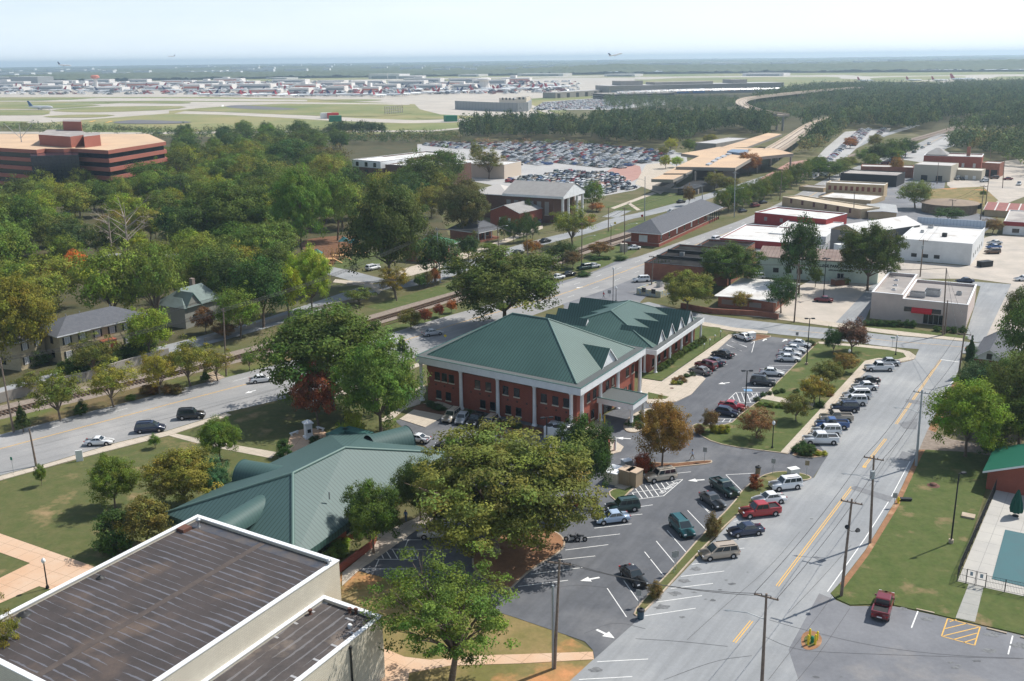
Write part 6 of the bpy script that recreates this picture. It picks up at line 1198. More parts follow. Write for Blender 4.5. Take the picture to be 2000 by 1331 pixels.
# ---------------------------------------------------------------- airport
def airport():
    PALE=mat('terminal_wall',(.78,.74,.70),.8,c2=(.66,.63,.60),ns=.03); DK=mat('terminal_window',(.22,.24,.27),.4); OR=mat('orange_stripe',(.6,.2,.13),.7); GY=mat('blast_wall_grey',(.30,.31,.31),.9,kind='seam',pitch=6,wd=.08,cl=(.22,.23,.23))
    rg=random.Random(3)
    # concourses: long low buildings in rows across the apron
    rows=[(182,420,760,19,'nearest'),(176,-200,900,22,'second'),(170,-200,1000,26,'third'),(165,-200,1020,30,'fourth'),(161,-200,480,30,'fifth')]
    k=0
    for y0,xa,xb,st,wd in rows:
        x=xa
        while x<xb:
            w_=rg.uniform(30,75); y=y0+(x-400)*-.006+rg.uniform(-1.2,1.2)
            if not (y0==182 and x<430):
                A=G(x,y);B=G(x+w_,y-.3); F=Fr(A,B); h=rg.uniform(7,13)
                r=empty('terminal_building',A,'pale low airport building in the %s row of concourses'%wd,'terminal',group='airport concourse buildings'); mb=MB(); mb.box(F,0,F.lu,0,30,0,h,PALE); mb.obj('wall',r)
                mb=MB(); mb.box(F,F.lu*.05,F.lu*.95,-.4,-.05,h*.35,h*.65,OR if rg.random()<.35 else DK); mb.obj('window_band',r)
                if rg.random()<.3: mb=MB(); mb.box(F,F.lu*.3,F.lu*.5,5,20,h,h+rg.uniform(3,8),PALE); mb.obj('roof_block',r)
            x+=w_+rg.uniform(12,45)
    # blast fence, white cube buildings, garages, main terminal
    P=[G(x,y) for x,y in ((890,214),(960,217.5),(1010,219),(1030,218),(1037,212))]; mb=MB()
    for i in range(len(P)-1): d=(P[i+1]-P[i]).normalized(); n=Vector((-d.y,d.x,0)); mb.prism([P[i]+n,P[i+1]+n,P[i+1]-n,P[i]-n],0,10.5,GY)
    mb.obj('blast_fence',label='tall curved grey blast wall at the near end of the apron',cat='wall')
    town('cargo_building','cream boxy building behind the curved blast wall',(975,204),(1010,205),192,(975,188),mat('cream_panel_wall',(.62,.54,.44),.8),WROOF,'building',.5,None,[('f',4,6,3,3,.1,.9,{'gm':FRM})],backfix=30); town('cargo_building','narrow cream building at the right end of the curved blast wall',(1009,205),(1028,205),190,(1010,186),MATS['cream_panel_wall'],WROOF,'building',.5,None,[('f',2,7,3,3,.1,.9,{'gm':FRM})],backfix=25)
    A=G(1085,192.5);B=G(1190,186); F=Fr(A,B); r=empty('freight_shed',A,'long grey shed running along the apron edge towards the terminal','shed'); mb=MB(); mb.box(F,0,F.lu,0,25,0,9,CONCW,mat('pale_grey_roof',(.46,.45,.44),.9)); mb.obj('wall',r)
    for i in range(6): W=wallq(F,'f',0,F.lu,0,25); mb=MB(); slab(mb,*W[:3],F.lu*(i+.2)/6,F.lu*(i+.5)/6,0,7,-.1,.2,FRM); mb.obj('bay_door',r)
    A=G(1190,188);B=G(1530,180); F=Fr(A,B); r=empty('airport_terminal',A,'very long grey main terminal with dark bays and a blue stretch','terminal'); mb=MB(); mb.box(F,0,F.lu,0,60,0,16,CONCW,mat('pale_grey_roof',(.46,.45,.44),.9)); mb.obj('wall',r)
    for i in range(11): W=wallq(F,'f',0,F.lu,0,60); mb=MB(); slab(mb,*W[:3],F.lu*(i+.12)/11,F.lu*(i+.88)/11,2,9,-.1,.5,mat('blue_bay',(.05,.15,.4),.5) if i in(4,5) else DK); mb.obj('bay',r)
    for i,(x0,x1,h) in enumerate(((.08,.2,23),(.27,.6,20),(.72,.8,22))): mb=MB(); mb.box(F,F.lu*x0,F.lu*x1,12,50,16,h,CONCW); mb.obj('upper_block',r)
    A=G(1195,197);B=G(1320,193.5); F=Fr(A,B); r=empty('parking_deck',A,'multi level concrete parking deck in front of the terminal','parking garage'); 
    for z in (3,6,9): mb=MB(); mb.box(F,0,F.lu,0,70,z-.8,z,CONCW); mb.obj('deck',r)
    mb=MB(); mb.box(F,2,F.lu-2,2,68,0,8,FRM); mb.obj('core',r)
    A=G(1600,171);B=G(1810,171); F=Fr(A,B); r=empty('people_mover_bridge',A,'long flat bridge on thin piers at the edge of the airfield','bridge'); mb=MB(); mb.box(F,0,F.lu,0,9,7,9.5,CONCW); mb.obj('deck',r)
    for i in range(8): mb=MB(); mb.box(F,F.lu*i/8,F.lu*i/8+3,2,6,0,7,CONCW); mb.obj('pier',r)
    def tower(x,by,ty,wpx,label,flare=1.5,name='control_tower'):
        g=G(x,by); h=HT((x,by),ty); w_=WD((x,by),wpx)/2; r=empty(name,g,label,'tower'); mb=MB(); mb.lathe(g,[(w_*.9,0),(w_*.7,h*.72)],10,PALE,False); mb.obj('shaft',r); mb=MB(); mb.lathe(g+Vector((0,0,h*.72)),[(w_*.8,0),(w_*flare,h*.08),(w_*flare*.95,h*.2),(w_*flare*.6,h*.28)],12,OR if 'red' in label else PALE,False); mb.obj('cab',r)
    tower(188,172,147,10,'red topped airport control tower at the left',1.7); tower(946,174,152,26,'broad pale concrete tower standing over the concourses',1.05); tower(758,168,143,1.2,'thin dark mast rising from the concourses',1.2,'mast'); tower(474,170,157,12,'square pale tower with a dark top at the left concourses',1.1); tower(549,171,160,14,'squat grey tower in the middle of the concourses',1.1)
    for x0,x1,y,h,l in ((720,780,154.5,16,'long white hangar with shallow roof beyond the far runway'),(775,812,154.5,10,'low white hangar right of the long one'),(-40,20,165,22,'dark sided hangar at the left edge of the airport'),(20,75,166,24,'large white hangar right of the dark sided one'),(895,935,150,8,'small white shed beyond the runway'),(1010,1100,149,9,'row of pale sheds beyond the runway'),(1180,1240,150,8,'pale shed row at the far right of the runway'),(1450,1530,149,9,'low white depot in front of the wooded ridge'),(520,560,155,5,'small white store at the far edge of the airfield')):
        A=G(x0,y);B=G(x1,y); F=Fr(A,B); r=empty('hangar',A,l,'hangar'); mb=MB(); mb.box(F,0,F.lu,0,60,0,h,PALE if 'dark' not in l else GY,WROOF); mb.obj('wall',r); mb=MB(); W=wallq(F,'f',0,F.lu,0,60); slab(mb,*W[:3],F.lu*.1,F.lu*.9,0,h*.6,-.1,.4,GY); mb.obj('door',r)
airport()
# buildings out in the far country
rg=random.Random(9)
for i in range(170):
    a=R(rg.uniform(-27,27)); d=4700+5500*rg.random()**1.3; x=math.sin(a)*d;y=math.cos(a)*d; z=float(tz(x,y,0)); w_=rg.uniform(40,190) if i%3 else rg.uniform(30,70); F=Fr((x,y),(x+w_,y)); r=empty('distant_building',(x,y,z),'pale roofed building far off among the wooded country','building',group='far buildings in the wooded country'); mb=MB(); mb.box(F,0,w_,0,40,z-4,z+rg.uniform(13,19),WWALL,WROOF); mb.obj('wall',r)
# ================================================================ vehicles (built at the origin, nose along +x, then copied)
PAINT=mat('car_paint',(1,1,1),.28,obj=True,coat=.6,spec=.5); CGLASS=mat('car_glass',(.02,.03,.035),.06,spec=.8); TYRE=mat('tyre_rubber',(.018,.018,.02),.85)
RIM=mat('alloy_rim',(.5,.5,.52),.3,metal=.8); LAMPW=mat('headlight_lens',(.65,.67,.7),.15); LAMPR=mat('tail_light_lens',(.4,.02,.02),.2); TRIMB=mat('black_trim',(.02,.02,.022),.6); PLATE=mat('number_plate',(.7,.7,.7),.5)
def loft(mb,secs,m,closed_ends=True):
    """secs: list of (x, [(y,z)...half section from sill to centre top]); mirrored"""
    k=len(secs[0][1]); vs=[]
    for x,s in secs: vs+=[Vector((x,-y,z)) for y,z in s]+[Vector((x,y,z)) for y,z in s[::-1]]
    n=2*k; fs=[]
    for i in range(len(secs)-1):
        for j in range(n-1): fs.append((i*n+j,(i+1)*n+j,(i+1)*n+j+1,i*n+j+1))
    mb.mesh(vs,[f[::-1] for f in fs],m,True)
    if closed_ends:
        mb.mesh(vs[:n],[tuple(range(n))],m); mb.mesh(vs[-n:],[tuple(range(n-1,-1,-1))],m)
SPEC={ # length,width, sill z, hood profile [(x frac, deck z)], cabin: base front x, roof front x, roof rear x, base rear x, roof z, waist z
 'sedan':(4.75,1.78,dict(deck=[(-.5,.62),(-.485,.90),(-.3,.97),(.12,.96),(.32,.90),(.46,.74),(.5,.55)],cab=(.20,.05,-.19,-.34,1.47,.95))),
 'coupe':(4.5,1.70,dict(deck=[(-.5,.60),(-.485,.88),(-.3,.93),(.12,.90),(.32,.84),(.47,.68),(.5,.52)],cab=(.17,.02,-.15,-.32,1.32,.90))),
 'suv':(4.75,1.85,dict(deck=[(-.5,.65),(-.495,1.0),(-.3,1.08),(.15,1.08),(.30,1.06),(.46,.98),(.5,.62)],cab=(.20,.09,-.44,-.49,1.78,1.06))),
 'minivan':(4.95,1.93,dict(deck=[(-.5,.6),(-.495,.95),(-.3,1.02),(.2,1.02),(.34,.95),(.47,.78),(.5,.55)],cab=(.30,.10,-.43,-.49,1.72,1.0))),
 'pickup':(5.5,1.88,dict(deck=[(-.5,.65),(-.497,1.04),(-.4,1.05),(-.12,1.05),(.15,1.08),(.30,1.08),(.465,1.0),(.5,.62)],cab=(.20,.10,-.10,-.125,1.78,1.06))),
 'crewpickup':(5.6,1.95,dict(deck=[(-.5,.65),(-.497,1.04),(-.4,1.06),(-.15,1.06),(.15,1.1),(.30,1.1),(.465,1.02),(.5,.62)],cab=(.22,.12,-.15,-.18,1.86,1.08))),
 'hatch':(4.1,1.72,dict(deck=[(-.5,.6),(-.49,.92),(-.3,.97),(.14,.97),(.32,.9),(.46,.74),(.5,.55)],cab=(.22,.04,-.36,-.48,1.50,.95)))}
def cabsec(c,hw,k):
    fx,rfx,rrx,bx,rz,wz=c
def build_car(kind,low=False):
    L,Wd,s=SPEC[kind]; hw=Wd/2; sx=lambda f:f*L; mb=MB(); secs=[]
    for f,z in s['deck']:
        e=1-.10*max(0,(abs(f)-.36)/.14)**1.5; w_=hw*e; zb=.24+.10*max(0,(abs(f)-.4)/.1)
        secs.append((sx(f),[(w_*.90,zb),(w_*.985,zb+.12),(w_,z*.62),(w_*.97,z-.09),(w_*.90,z-.01),(0,z+.03)] if z>zb+.35 else [(w_*.90,zb),(w_*.95,zb+.08),(w_*.95,(z+zb)/2),(w_*.94,z-.06),(w_*.86,z-.01),(0,z)]))
    loft(mb,secs,PAINT)
    fx,rfx,rrx,bx,rz,wz=s['cab']; b0,b1,r0,r1=sx(bx),sx(fx),sx(rrx),sx(rfx); wb=hw*.93; wr=hw*.76
    def fr(t): # cabin ring at height fraction t
        return [Vector((b1+(r1-b1)*t,-(wb+(wr-wb)*t),wz-.05+(rz-wz+.05)*t)),Vector((b1+(r1-b1)*t,(wb+(wr-wb)*t),wz-.05+(rz-wz+.05)*t)),Vector((b0+(r0-b0)*t,(wb+(wr-wb)*t),wz-.05+(rz-wz+.05)*t)),Vector((b0+(r0-b0)*t,-(wb+(wr-wb)*t),wz-.05+(rz-wz+.05)*t))]
    B=fr(0);T_=fr(.95); Rf=[Vector((v.x*1+(.12 if i in(2,3) else -.12),v.y*.9,rz+.02)) for i,v in enumerate(fr(1))]; vs=B+T_+Rf
    mb.mesh(vs,[(0,1,5,4),(1,2,6,5),(2,3,7,6),(3,0,4,7),(4,5,9,8),(5,6,10,9),(6,7,11,10),(7,4,8,11),(8,9,10,11)],PAINT)
    def panel(i,j,u0,u1,t0,t1,mb2,m=CGLASS,off=.018):
        b=fr(t0);t=fr(t1); p=[b[i].lerp(b[j],u0),b[i].lerp(b[j],u1),t[i].lerp(t[j],u1),t[i].lerp(t[j],u0)]
        n=(p[1]-p[0]).cross(p[3]-p[0]).normalized(); c=(p[0]+p[2])/2; n=n if n.dot(Vector((c.x-(b0+b1)/2,c.y,0.1)))>0 else -n; q=[x+n*off for x in p]
        mb2.face(q if (q[1]-q[0]).cross(q[2]-q[1]).dot(n)>0 else q[::-1],m)
        for a,b_ in ((0,1),(1,2),(2,3),(3,0)): mb2.face([p[a],p[b_],q[b_],q[a]],m)
    parts={}
    nside={'sedan':2,'coupe':2,'suv':3,'minivan':3,'pickup':1,'crewpickup':2,'hatch':2}[kind]
    ws=MB(); panel(0,1,.06,.94,.16,.92,ws); parts['windscreen']=[ws]
    rw=MB(); panel(2,3,.08,.92,.2,.9,rw); parts['rear_window']=[rw]; parts['side_window']=[]
    for (i,j) in ((1,2),(3,0)):
        for k in range(nside):
            a=.05+.9*k/nside+.015;b=.05+.9*(k+1)/nside-.015; m_=MB(); panel(i,j,a,b,.22,.88,m_); parts['side_window'].append(m_)
    wx=(L*.5-.92,-L*.5+.95); wr_=.34 if kind in('suv','pickup','crewpickup') else .31
    if kind in('pickup','crewpickup'):   # open bed: dark well over the deck with raised sides
        x0=sx(-.47);x1=sx(bx)-.08; z=1.07 if kind=='pickup' else 1.09; bd=MB()
        bd.mesh([Vector(p) for p in ((x0,-hw*.78,z),(x1,-hw*.78,z),(x1,hw*.78,z),(x0,hw*.78,z))],[(0,1,2,3)],TRIMB)
        for a,b,c,d in ((x0-.1,x1,-hw*.95,-hw*.80),(x0-.1,x1,hw*.80,hw*.95),(x0-.12,x0,-hw*.80,hw*.80)):
            bd.mesh([Vector(p) for p in ((a,c,z-.1),(b,c,z-.1),(b,d,z-.1),(a,d,z-.1),(a,c,z+.16),(b,c,z+.16),(b,d,z+.16),(a,d,z+.16))],[(4,5,6,7),(0,1,5,4),(1,2,6,5),(2,3,7,6),(3,0,4,7)],PAINT)
        parts['cargo_bed']=[bd]
    def wheel(x,y,both):
        w1=MB(); a=Vector((x,y-.11,wr_));b=Vector((x,y+.11,wr_)); w1.tube(a,b,wr_,wr_,18,TYRE); w2=MB(); d=.115 if y>0 else -.115; w2.tube(Vector((x,y+d*.9,wr_)),Vector((x,y+d*1.06,wr_)),wr_*.66,wr_*.55,10,RIM); return w1,w2
    ar=MB()
    for x in wx:
        for y in (-1,1):   # dark wheel arch disc just proud of the body side
            c=Vector((x,y*(hw+.0),wr_+.02)); ar.tube(c-Vector((0,y*.05,0)),c+Vector((0,y*.006,0)),wr_+.09,wr_+.09,18,TRIMB)
    lights=MB()
    if low:
        for k_,L_ in parts.items():
            for q in L_: mb.mesh(q.v,q.f,q.mats[0]) if k_!='cargo_bed' else [mb.face([q.v[i] for i in f],q.mats[mi]) for f,mi in zip(q.f,q.m)]
        for x in wx:
            mb.tube(Vector((x,-hw-.01,wr_)),Vector((x,hw+.01,wr_)),wr_,wr_,8,TYRE)
        return mb.data('car')
    root=bpy.data.objects.new('parked_car',None); COL.objects.link(root); root['_o']=(0,0,0)
    zb=.22; 
    body=mb.obj('body',root); OF[body.name]=(0,0,0)
    sub(ar,'wheel_arch_trim',body)
    nb=MB(); F0=Fr((0,0),(1,0))
    nb.box(F0,-L*.5-.02,-L*.5+.05,-hw*.8,hw*.8,.32,.50,TRIMB); sub(nb,'rear_bumper',body); nb=MB(); nb.box(F0,L*.5-.06,L*.5+.015,-hw*.62,hw*.62,.34,.52,TRIMB); sub(nb,'grille',body); nb=MB(); nb.box(F0,-L*.5-.04,-L*.5-.02,-.26,.26,.55,.7,PLATE); sub(nb,'number_plate',body)
    for nm,L_ in parts.items():
        for q in L_: q.obj(nm,root)
    for x in wx:
        for y in (-hw+.10,hw-.10): w1,w2=wheel(x,y,0); o=w1.obj('wheel',root); OF[o.name]=(0,0,0); sub(w2,'rim',o)
    zl=[z for f,z in s['deck'] if f==max(q for q,_ in s['deck'] if q<.5)][0]
    for y in (-1,1):
        h1=MB(); h1.box(F0,L*.5-.22,L*.5-.035,min(y*hw*.52,y*hw*.86),max(y*hw*.52,y*hw*.86),zl-.2,zl-.05,LAMPW); h1.obj('headlight',root)
        t1=MB(); t1.box(F0,-L*.5-.012,-L*.5+.15,min(y*hw*.66,y*hw*.88),max(y*hw*.66,y*hw*.88),.74,.9,LAMPR); t1.obj('tail_light',root)
        m1=MB(); m1.box(F0,b1-.25,b1-.1,min(y*hw*.93,y*hw*1.1),max(y*hw*.93,y*hw*1.1),wz,wz+.15,PAINT); m1.obj('mirror',root)
    if kind in('suv','minivan'):
        rr=MB()
        for y in (-1,1): rr.box(F0,r0+.3,r1-.3,y*wr*.82-.02,y*wr*.82+.02,rz+.03,rz+.1,TRIMB)
        rr.obj('roof_rack',root)
    return root
PC_={};PLOW={}
CCOL={'white':(.75,.76,.77),'silver':(.42,.44,.46),'grey':(.16,.165,.17),'black':(.012,.013,.016),'navy':(.012,.022,.06),'blue':(.03,.09,.26),'red':(.36,.015,.02),'darkred':(.16,.012,.02),'teal':(.01,.09,.10),'green':(.012,.045,.04),'tan':(.40,.33,.26),'beige':(.46,.40,.32),'lightblue':(.36,.46,.60),'brown':(.12,.06,.03),'dgrey':(.05,.055,.065)}
def dup(root,loc,rotz,**tg):
    r=root.copy(); COL.objects.link(r); r.location=loc; r.rotation_euler=(0,0,rotz)
    for ch in list(root.children):
        c=ch.copy(); COL.objects.link(c); c.parent=r; c.color=r_color
        for g in list(ch.children): d=g.copy(); COL.objects.link(d); d.parent=c; d.color=r_color
    tag(r,**tg); return r
used=set(); r_color=(1,1,1,1)
def car(kind,col,rear,front,label,group=None,scale=1,name=None):
    global r_color
    cat={'suv':'suv','pickup':'pickup truck','crewpickup':'pickup truck','minivan':'minivan'}.get(kind,'car'); name=name or {'suv':'parked_suv','pickup':'pickup_truck','crewpickup':'pickup_truck','minivan':'parked_minivan'}.get(kind,'parked_car')
    a=G(*rear);b=G(*front); rz=math.atan2(b.y-a.y,b.x-a.x); c=(a+b)/2; z=.07; r_color=(*(CCOL[col] if isinstance(col,str) else col),1)
    if kind not in PC_: PC_[kind]=build_car(kind); 
    p=PC_[kind]
    if kind not in used:
        used.add(kind); r=p; r.location=(c.x,c.y,z); r.rotation_euler=(0,0,rz); tag(r,label,cat,group)
        for ch in r.children:
            ch.color=r_color
            for g in ch.children: g.color=r_color
    else: r=dup(p,(c.x,c.y,z),rz,label=label,cat=cat)
    if group: r['group']=group
    elif 'group' in r: del r['group']
    if '_o' in r: del r['_o']
    r.name=name; return r
# street side, lower row
car('minivan','tan',(1441,1084),(1366,1093),'tan minivan angle parked on the street, nearest to the camera')
car('sedan','navy',(1490,1040),(1421,1048),'dark blue sedan with rear spoiler angle parked behind the tan minivan')
car('crewpickup','red',(1524,1002),(1443,1011),'bright red crew cab pickup angle parked beside the grass strip')
car('sedan','white',(1532,979),(1470,986),'white sedan between the bright red pickup and the white suv')
car('suv','white',(1565,951),(1502,958),'white boxy suv at the head of the grass strip by the lot entrance')
# street side, upper row
car('crewpickup','white',(1636,866),(1568,866),'white crew cab truck with covered bed, first in the row past the lot entrance')
car('suv','white',(1643,850),(1584,850),'white suv between the covered white truck and the blue pickup')
car('pickup','blue',(1658,837),(1590,836),'bright blue pickup truck in the street row')
car('pickup','beige',(1663,823),(1602,822),'tan pickup with an empty bed right behind the bright blue pickup')
car('suv','navy',(1676,804),(1623,803),'dark navy suv in the middle of the street row')
car('suv','white',(1694,791),(1638,790),'white suv with roof rack just past the dark navy suv')
car('minivan','white',(1700,778),(1646,778),'white wagon partly hidden behind the white suv with roof rack')
car('sedan','white',(1714,761),(1663,761),'white sedan in the street row next to the black sports car')
car('coupe','black',(1719,749),(1669,749),'black low sports car in the street row')
car('pickup','white',(1740,724),(1693,724),'white single cab pickup near the cross street corner')
car('sedan','silver',(1753,714),(1713,713),'silver sedan last in the street row by the rounded corner')
# lot, right row
car('sedan','black',(1217,1115),(1259,1155),'black sedan nose in to the grass strip near the litter bin')
car('minivan','teal',(1314,1021),(1350,1057),'teal green minivan nose in to the grass strip')
car('sedan','dgrey',(1373,972),(1410,999),'dark blue-grey sedan beside the dark green pickup')
car('pickup','green',(1395,948),(1434,975),'dark green pickup with an open bed in the lot')
car('sedan','lightblue',(1224,1016),(1166,1023),'pale blue sedan half under the tree edge')
car('suv','green',(1241,995),(1190,1001),'dark green suv beside the pale blue sedan')
car('suv','beige',(1316,934),(1263,942),'champagne coloured suv at the hatched no parking area')
car('minivan','silver',(884,1048),(821,1049),'silver minivan in front of the library under the big oak')
car('sedan','darkred',(905,1006),(853,1006),'dark red car deep under the big oak behind the silver minivan')
car('hatch','red',(1125,990),(1078,995),'red car mostly hidden behind the big oak branches')
# along the office
car('suv','beige',(892,813),(872,828),'beige suv parked first against the shaded office wall')
car('hatch','silver',(908,817),(896,833),'silver hatchback between the beige suv and the black pickup')
car('pickup','black',(938,819),(920,838),'black pickup against the shaded office wall')
car('suv','tan',(966,826),(945,843),'tan suv mostly hidden by the big oak crown at the office wall')
car('coupe','white',(829,865),(800,861),'white sports car peeking out behind the library barrel vault')
car('sedan','black',(894,878),(860,877),'dark car roof showing between the library and the big oak')
# north lot left row, noses to the walk
car('sedan','white',(1465,668),(1438,659),'white sedan alone near the cross street end of the office lot')
car('sedan','black',(1429,701),(1394,693),'black sedan in the left row of the north lot')
car('sedan','navy',(1412,717),(1376,708),'dark blue sedan between the black and the red cars')
car('suv','darkred',(1396,725),(1362,716),'dark red suv in the left row of the north lot')
car('sedan','grey',(1385,735),(1351,726),'grey bronze sedan nearest to the shrub bed on the walk')
# north lot right row, noses to the lawn
car('sedan','white',(1485,732),(1530,735),'white sedan next to the dark suv in the lawn side row')
car('suv','dgrey',(1469,750),(1511,754),'dark grey suv beside the blue disabled parking mark')
car('sedan','white',(1518,705),(1562,707),'first of four white sedans in the lawn side row, nearest to the camera')
car('sedan','white',(1522,694),(1563,697),'second of the four white sedans in the lawn side row')
car('sedan','white',(1530,685),(1574,690),'third of the four white sedans, beside the tall lamp')
car('sedan','white',(1540,675),(1583,680),'farthest of the four white sedans by the hedge')
car('sedan',(.40,.02,.035),(1405,796),(1455,803),'red sedan next to the black lamp pole in the lower lot row')
car('hatch','navy',(1396,808),(1444,815),'dark blue sedan beside the red one, next to the corner bed')
# lawn and right
car('crewpickup','darkred',(1717,1215),(1730,1172),'dark red pickup seen from behind, nose to the lawn at lower right')
# main road
car('coupe','white',(169,870),(221,868),'white coupe parked on the main road, last of the three at the kerb')
car('minivan','navy',(267,845),(321,841),'dark blue minivan parked on the main road between two cars')
car('suv','black',(349,819),(399,816),'black suv parked on the main road in front of the blue minivan')
car('sedan','white',(492,749),(532,744),'white sedan driving on the main road',name='moving_car')
car('sedan','silver',(828,658),(862,653),'silver sedan driving on the main road beyond the big oak',name='moving_car')
car('sedan','white',(752,677),(780,671),'white car half hidden by trees on the main road',name='moving_car')
car('minivan','white',(717,530),(740,525),'white minivan parked by the playground lawn')
# single mesh cars farther away
def lowcar(kind,col,x,y,ang,label,group=None,z=.07):
    if kind not in PLOW: PLOW[kind]=build_car(kind,True)
    g=G(x,y) if not isinstance(x,Vector) else x; o=bpy.data.objects.new('parked_car' if kind not in('suv','pickup') else {'suv':'parked_suv','pickup':'pickup_truck'}[kind],PLOW[kind]); COL.objects.link(o)
    o.location=(g.x,g.y,z); o.rotation_euler=(0,0,R(ang)); c=CCOL[col] if isinstance(col,str) else col; o.color=(*c,1); return tag(o,label,{'suv':'suv','pickup':'pickup truck'}.get(kind,'car'),group)
for k_,c,x,y,a,l in (('sedan','white',1088,546,215,'white car parked first in the bay below the dense rail bush'),('sedan','black',1110,540,215,'black car parked in the bay below the dense rail bush'),('suv','green',1141,527,215,'dark green suv in the bay beside the trimmed hedge'),('sedan','silver',1158,524,215,'silver car at the end of the bay before the hedge'),('sedan','white',1237,488,200,'white sedan parked by the railway depot'),('suv','white',1252,551,190,'white suv behind the painted cafe'),
  ('sedan','dgrey',1012,497,50,'dark car on the upper road beside the rusty small trees'),('sedan','black',1065,474,45,'black car on the upper road below the church'),('hatch','grey',1054,436,80,'small grey car beside the church wall'),('sedan','black',1330,397,40,'dark car driving past the station lawn'),('sedan','white',1313,416,40,'pale car behind the depot roof'),('suv','white',1400,471,45,'white suv on the main road beside the depot'),('suv','white',1477,546,190,'white suv behind the white roofed cottage'),
  ('sedan','darkred',1608,590,160,'maroon car parked beside the grass triangles right of the cottage'),('sedan','silver',1942,478,185,'silver car, upper of three on the concrete lot'),('sedan','blue',1940,486,185,'blue car, middle of three on the concrete lot'),('suv','brown',1938,496,182,'brown suv, lower of three on the concrete lot'),('sedan','navy',1884,553,180,'dark blue car behind the pink office'),('sedan','white',1998,549,180,'white car cut by the right edge on the concrete lot'),
  ('sedan','grey',1868,352,265,'grey car in front of the domed garage, left one'),('sedan','dgrey',1879,352,265,'dark car in front of the domed garage, right one'),('sedan','white',1917,350,200,'white car right of the domed garage'),('suv','silver',1922,356,200,'silver suv just below the white car at the domed garage'),('suv','brown',1941,350,180,'brown suv by the red brick hall'),('sedan','darkred',1968,352,180,'dark red car near the utility pole at upper right'),('pickup','white',1990,362,240,'white utility truck at the upper right edge'),
  ('sedan','black',1490,398,40,'black car parked by the street trees on the main road'),('sedan','dgrey',1450,415,40,'dark car beside the depot end of the main road'),('suv','darkred',1475,405,40,'dark red suv by the station street trees'),('sedan','navy',1785,299,50,'blue car driving away on the far main road'),('sedan','silver',1802,290,50,'silver car on the far main road'),('suv','white',1815,283,50,'white suv on the far main road'),
  ('sedan','silver',12,387,20,'silver car in the little lot at the left edge'),('suv','white',25,390,20,'white van in the little lot at the left edge'),('sedan','white',10,404,20,'white car low in the little lot at the left edge'),('sedan','blue',310,262,5,'car driving on the airfield service road')):
    lowcar(k_,c,x,y,a,l)
# crowded car parks: the nearest ones are single cars, the rest one mass
LCOL=['white','white','white','white','silver','silver','silver','silver','silver','grey','grey','dgrey','black','black','navy','red','darkred','blue','beige','white','tan','green']
COLN={'white':'white','silver':'silver','grey':'grey','dgrey':'dark grey','black':'black','navy':'dark blue','red':'red','darkred':'dark red','blue':'blue','beige':'beige','tan':'tan','green':'dark green'}
def rows(P,dirpx,seed,ex=(),al=2.75,occ=.93):
    rg=random.Random(seed); W=[G(*p) for p in P]; W2=[(p.x,p.y) for p in W]; E_=[[(q.x,q.y) for q in (G(*p) for p in e)] for e in ex]; a=G(*dirpx[0]);b=G(*dirpx[1]); u=(b-a).normalized(); v=Vector((-u.y,u.x,0)); c=W[0]; out=[]
    S_=[((p-c).dot(u),(p-c).dot(v)) for p in W]; t=min(s[1] for s in S_); k=0
    while t<max(s[1] for s in S_):
        s=min(q[0] for q in S_)
        while s<max(q[0] for q in S_):
            p=c+u*s+v*t
            if inpoly(p.x,p.y,W2) and not any(inpoly(p.x,p.y,e) for e in E_) and rg.random()<occ: out.append((p+v*rg.uniform(-.3,.3),math.degrees(math.atan2(v.y,v.x))+(180 if rg.random()<.5 else 0)+rg.uniform(-2,2),rg.choice(LCOL),rg.choice(['sedan','sedan','sedan','suv','suv','hatch','minivan','pickup'])))
            s+=al
        t+=5.3 if k%2==0 else 11.0; k+=1
    return out
A1=rows([(985,355),(985,296),(830,288),(830,280),(1100,279),(1228,291),(1320,297),(1290,318),(1240,322),(1215,330),(1120,326),(1050,334),(1000,332)],((994,292),(1200,312)),1,ex=[[(985,326),(1110,322),(1200,332),(1190,340),(985,338)]])
A2=rows([(1060,345),(1085,336),(1195,338),(1210,345),(1245,368),(1200,380),(1120,384),(1050,372),(990,360),(990,350)],((1080,345),(1200,352)),2,al=2.8)
A3=rows([(1580,345),(1612,300),(1622,284),(1660,256),(1738,250),(1732,262),(1690,272),(1640,300),(1608,345)],((1600,300),(1640,268)),3,occ=.8)
A4=rows([(1700,330),(1735,305),(1770,292),(1760,315),(1720,335)],((1700,330),(1760,300)),4,occ=.7)
A5=rows([(-60,408),(-60,380),(28,384),(30,400),(10,410)],((0,385),(30,390)),5,occ=.7)
AB=rows([(1042,214),(1062,202),(1195,192),(1290,187),(1290,196),(1200,213),(1090,215)],((1060,205),(1190,195)),6,occ=.9)
AC=rows([(1205,196.5),(1205,192),(1330,187),(1530,184),(1530,186),(1330,192)],((1205,195),(1330,191)),7,occ=.9)
allc=[(c,w_) for S_,w_ in ((A1,'big'),(A2,'near'),(A3,'station'),(A4,'street'),(A5,'left')) for c in S_]
allc.sort(key=lambda q:PJ(q[0][0])[2]); NIND=300-sum(1 for o in bpy.data.objects if o.get('category') in('car',)); 
WHERE={'big':'in the crowded big car park','near':'in the nearer block of the big car park','station':'in the long strip beside the station road','street':'in the lot beside the far street trees','left':'in the little lot at the left edge'}
rest=[]; nI=0
for (p,a,c,k_),w_ in allc:
    if nI<NIND-2: lowcar(k_,c,p,0,a,'%s %s parked %s'%(COLN[c],{'suv':'suv','pickup':'pickup','minivan':'minivan','hatch':'hatchback'}.get(k_,'sedan'),WHERE[w_]),'cars '+WHERE[w_]); nI+=1
    else: rest.append((p,a,c))
rest+= [(p,a,c) for p,a,c,k_ in AB]+[(Vector((p.x,p.y,9.0)),a,c) for p,a,c,k_ in AC]
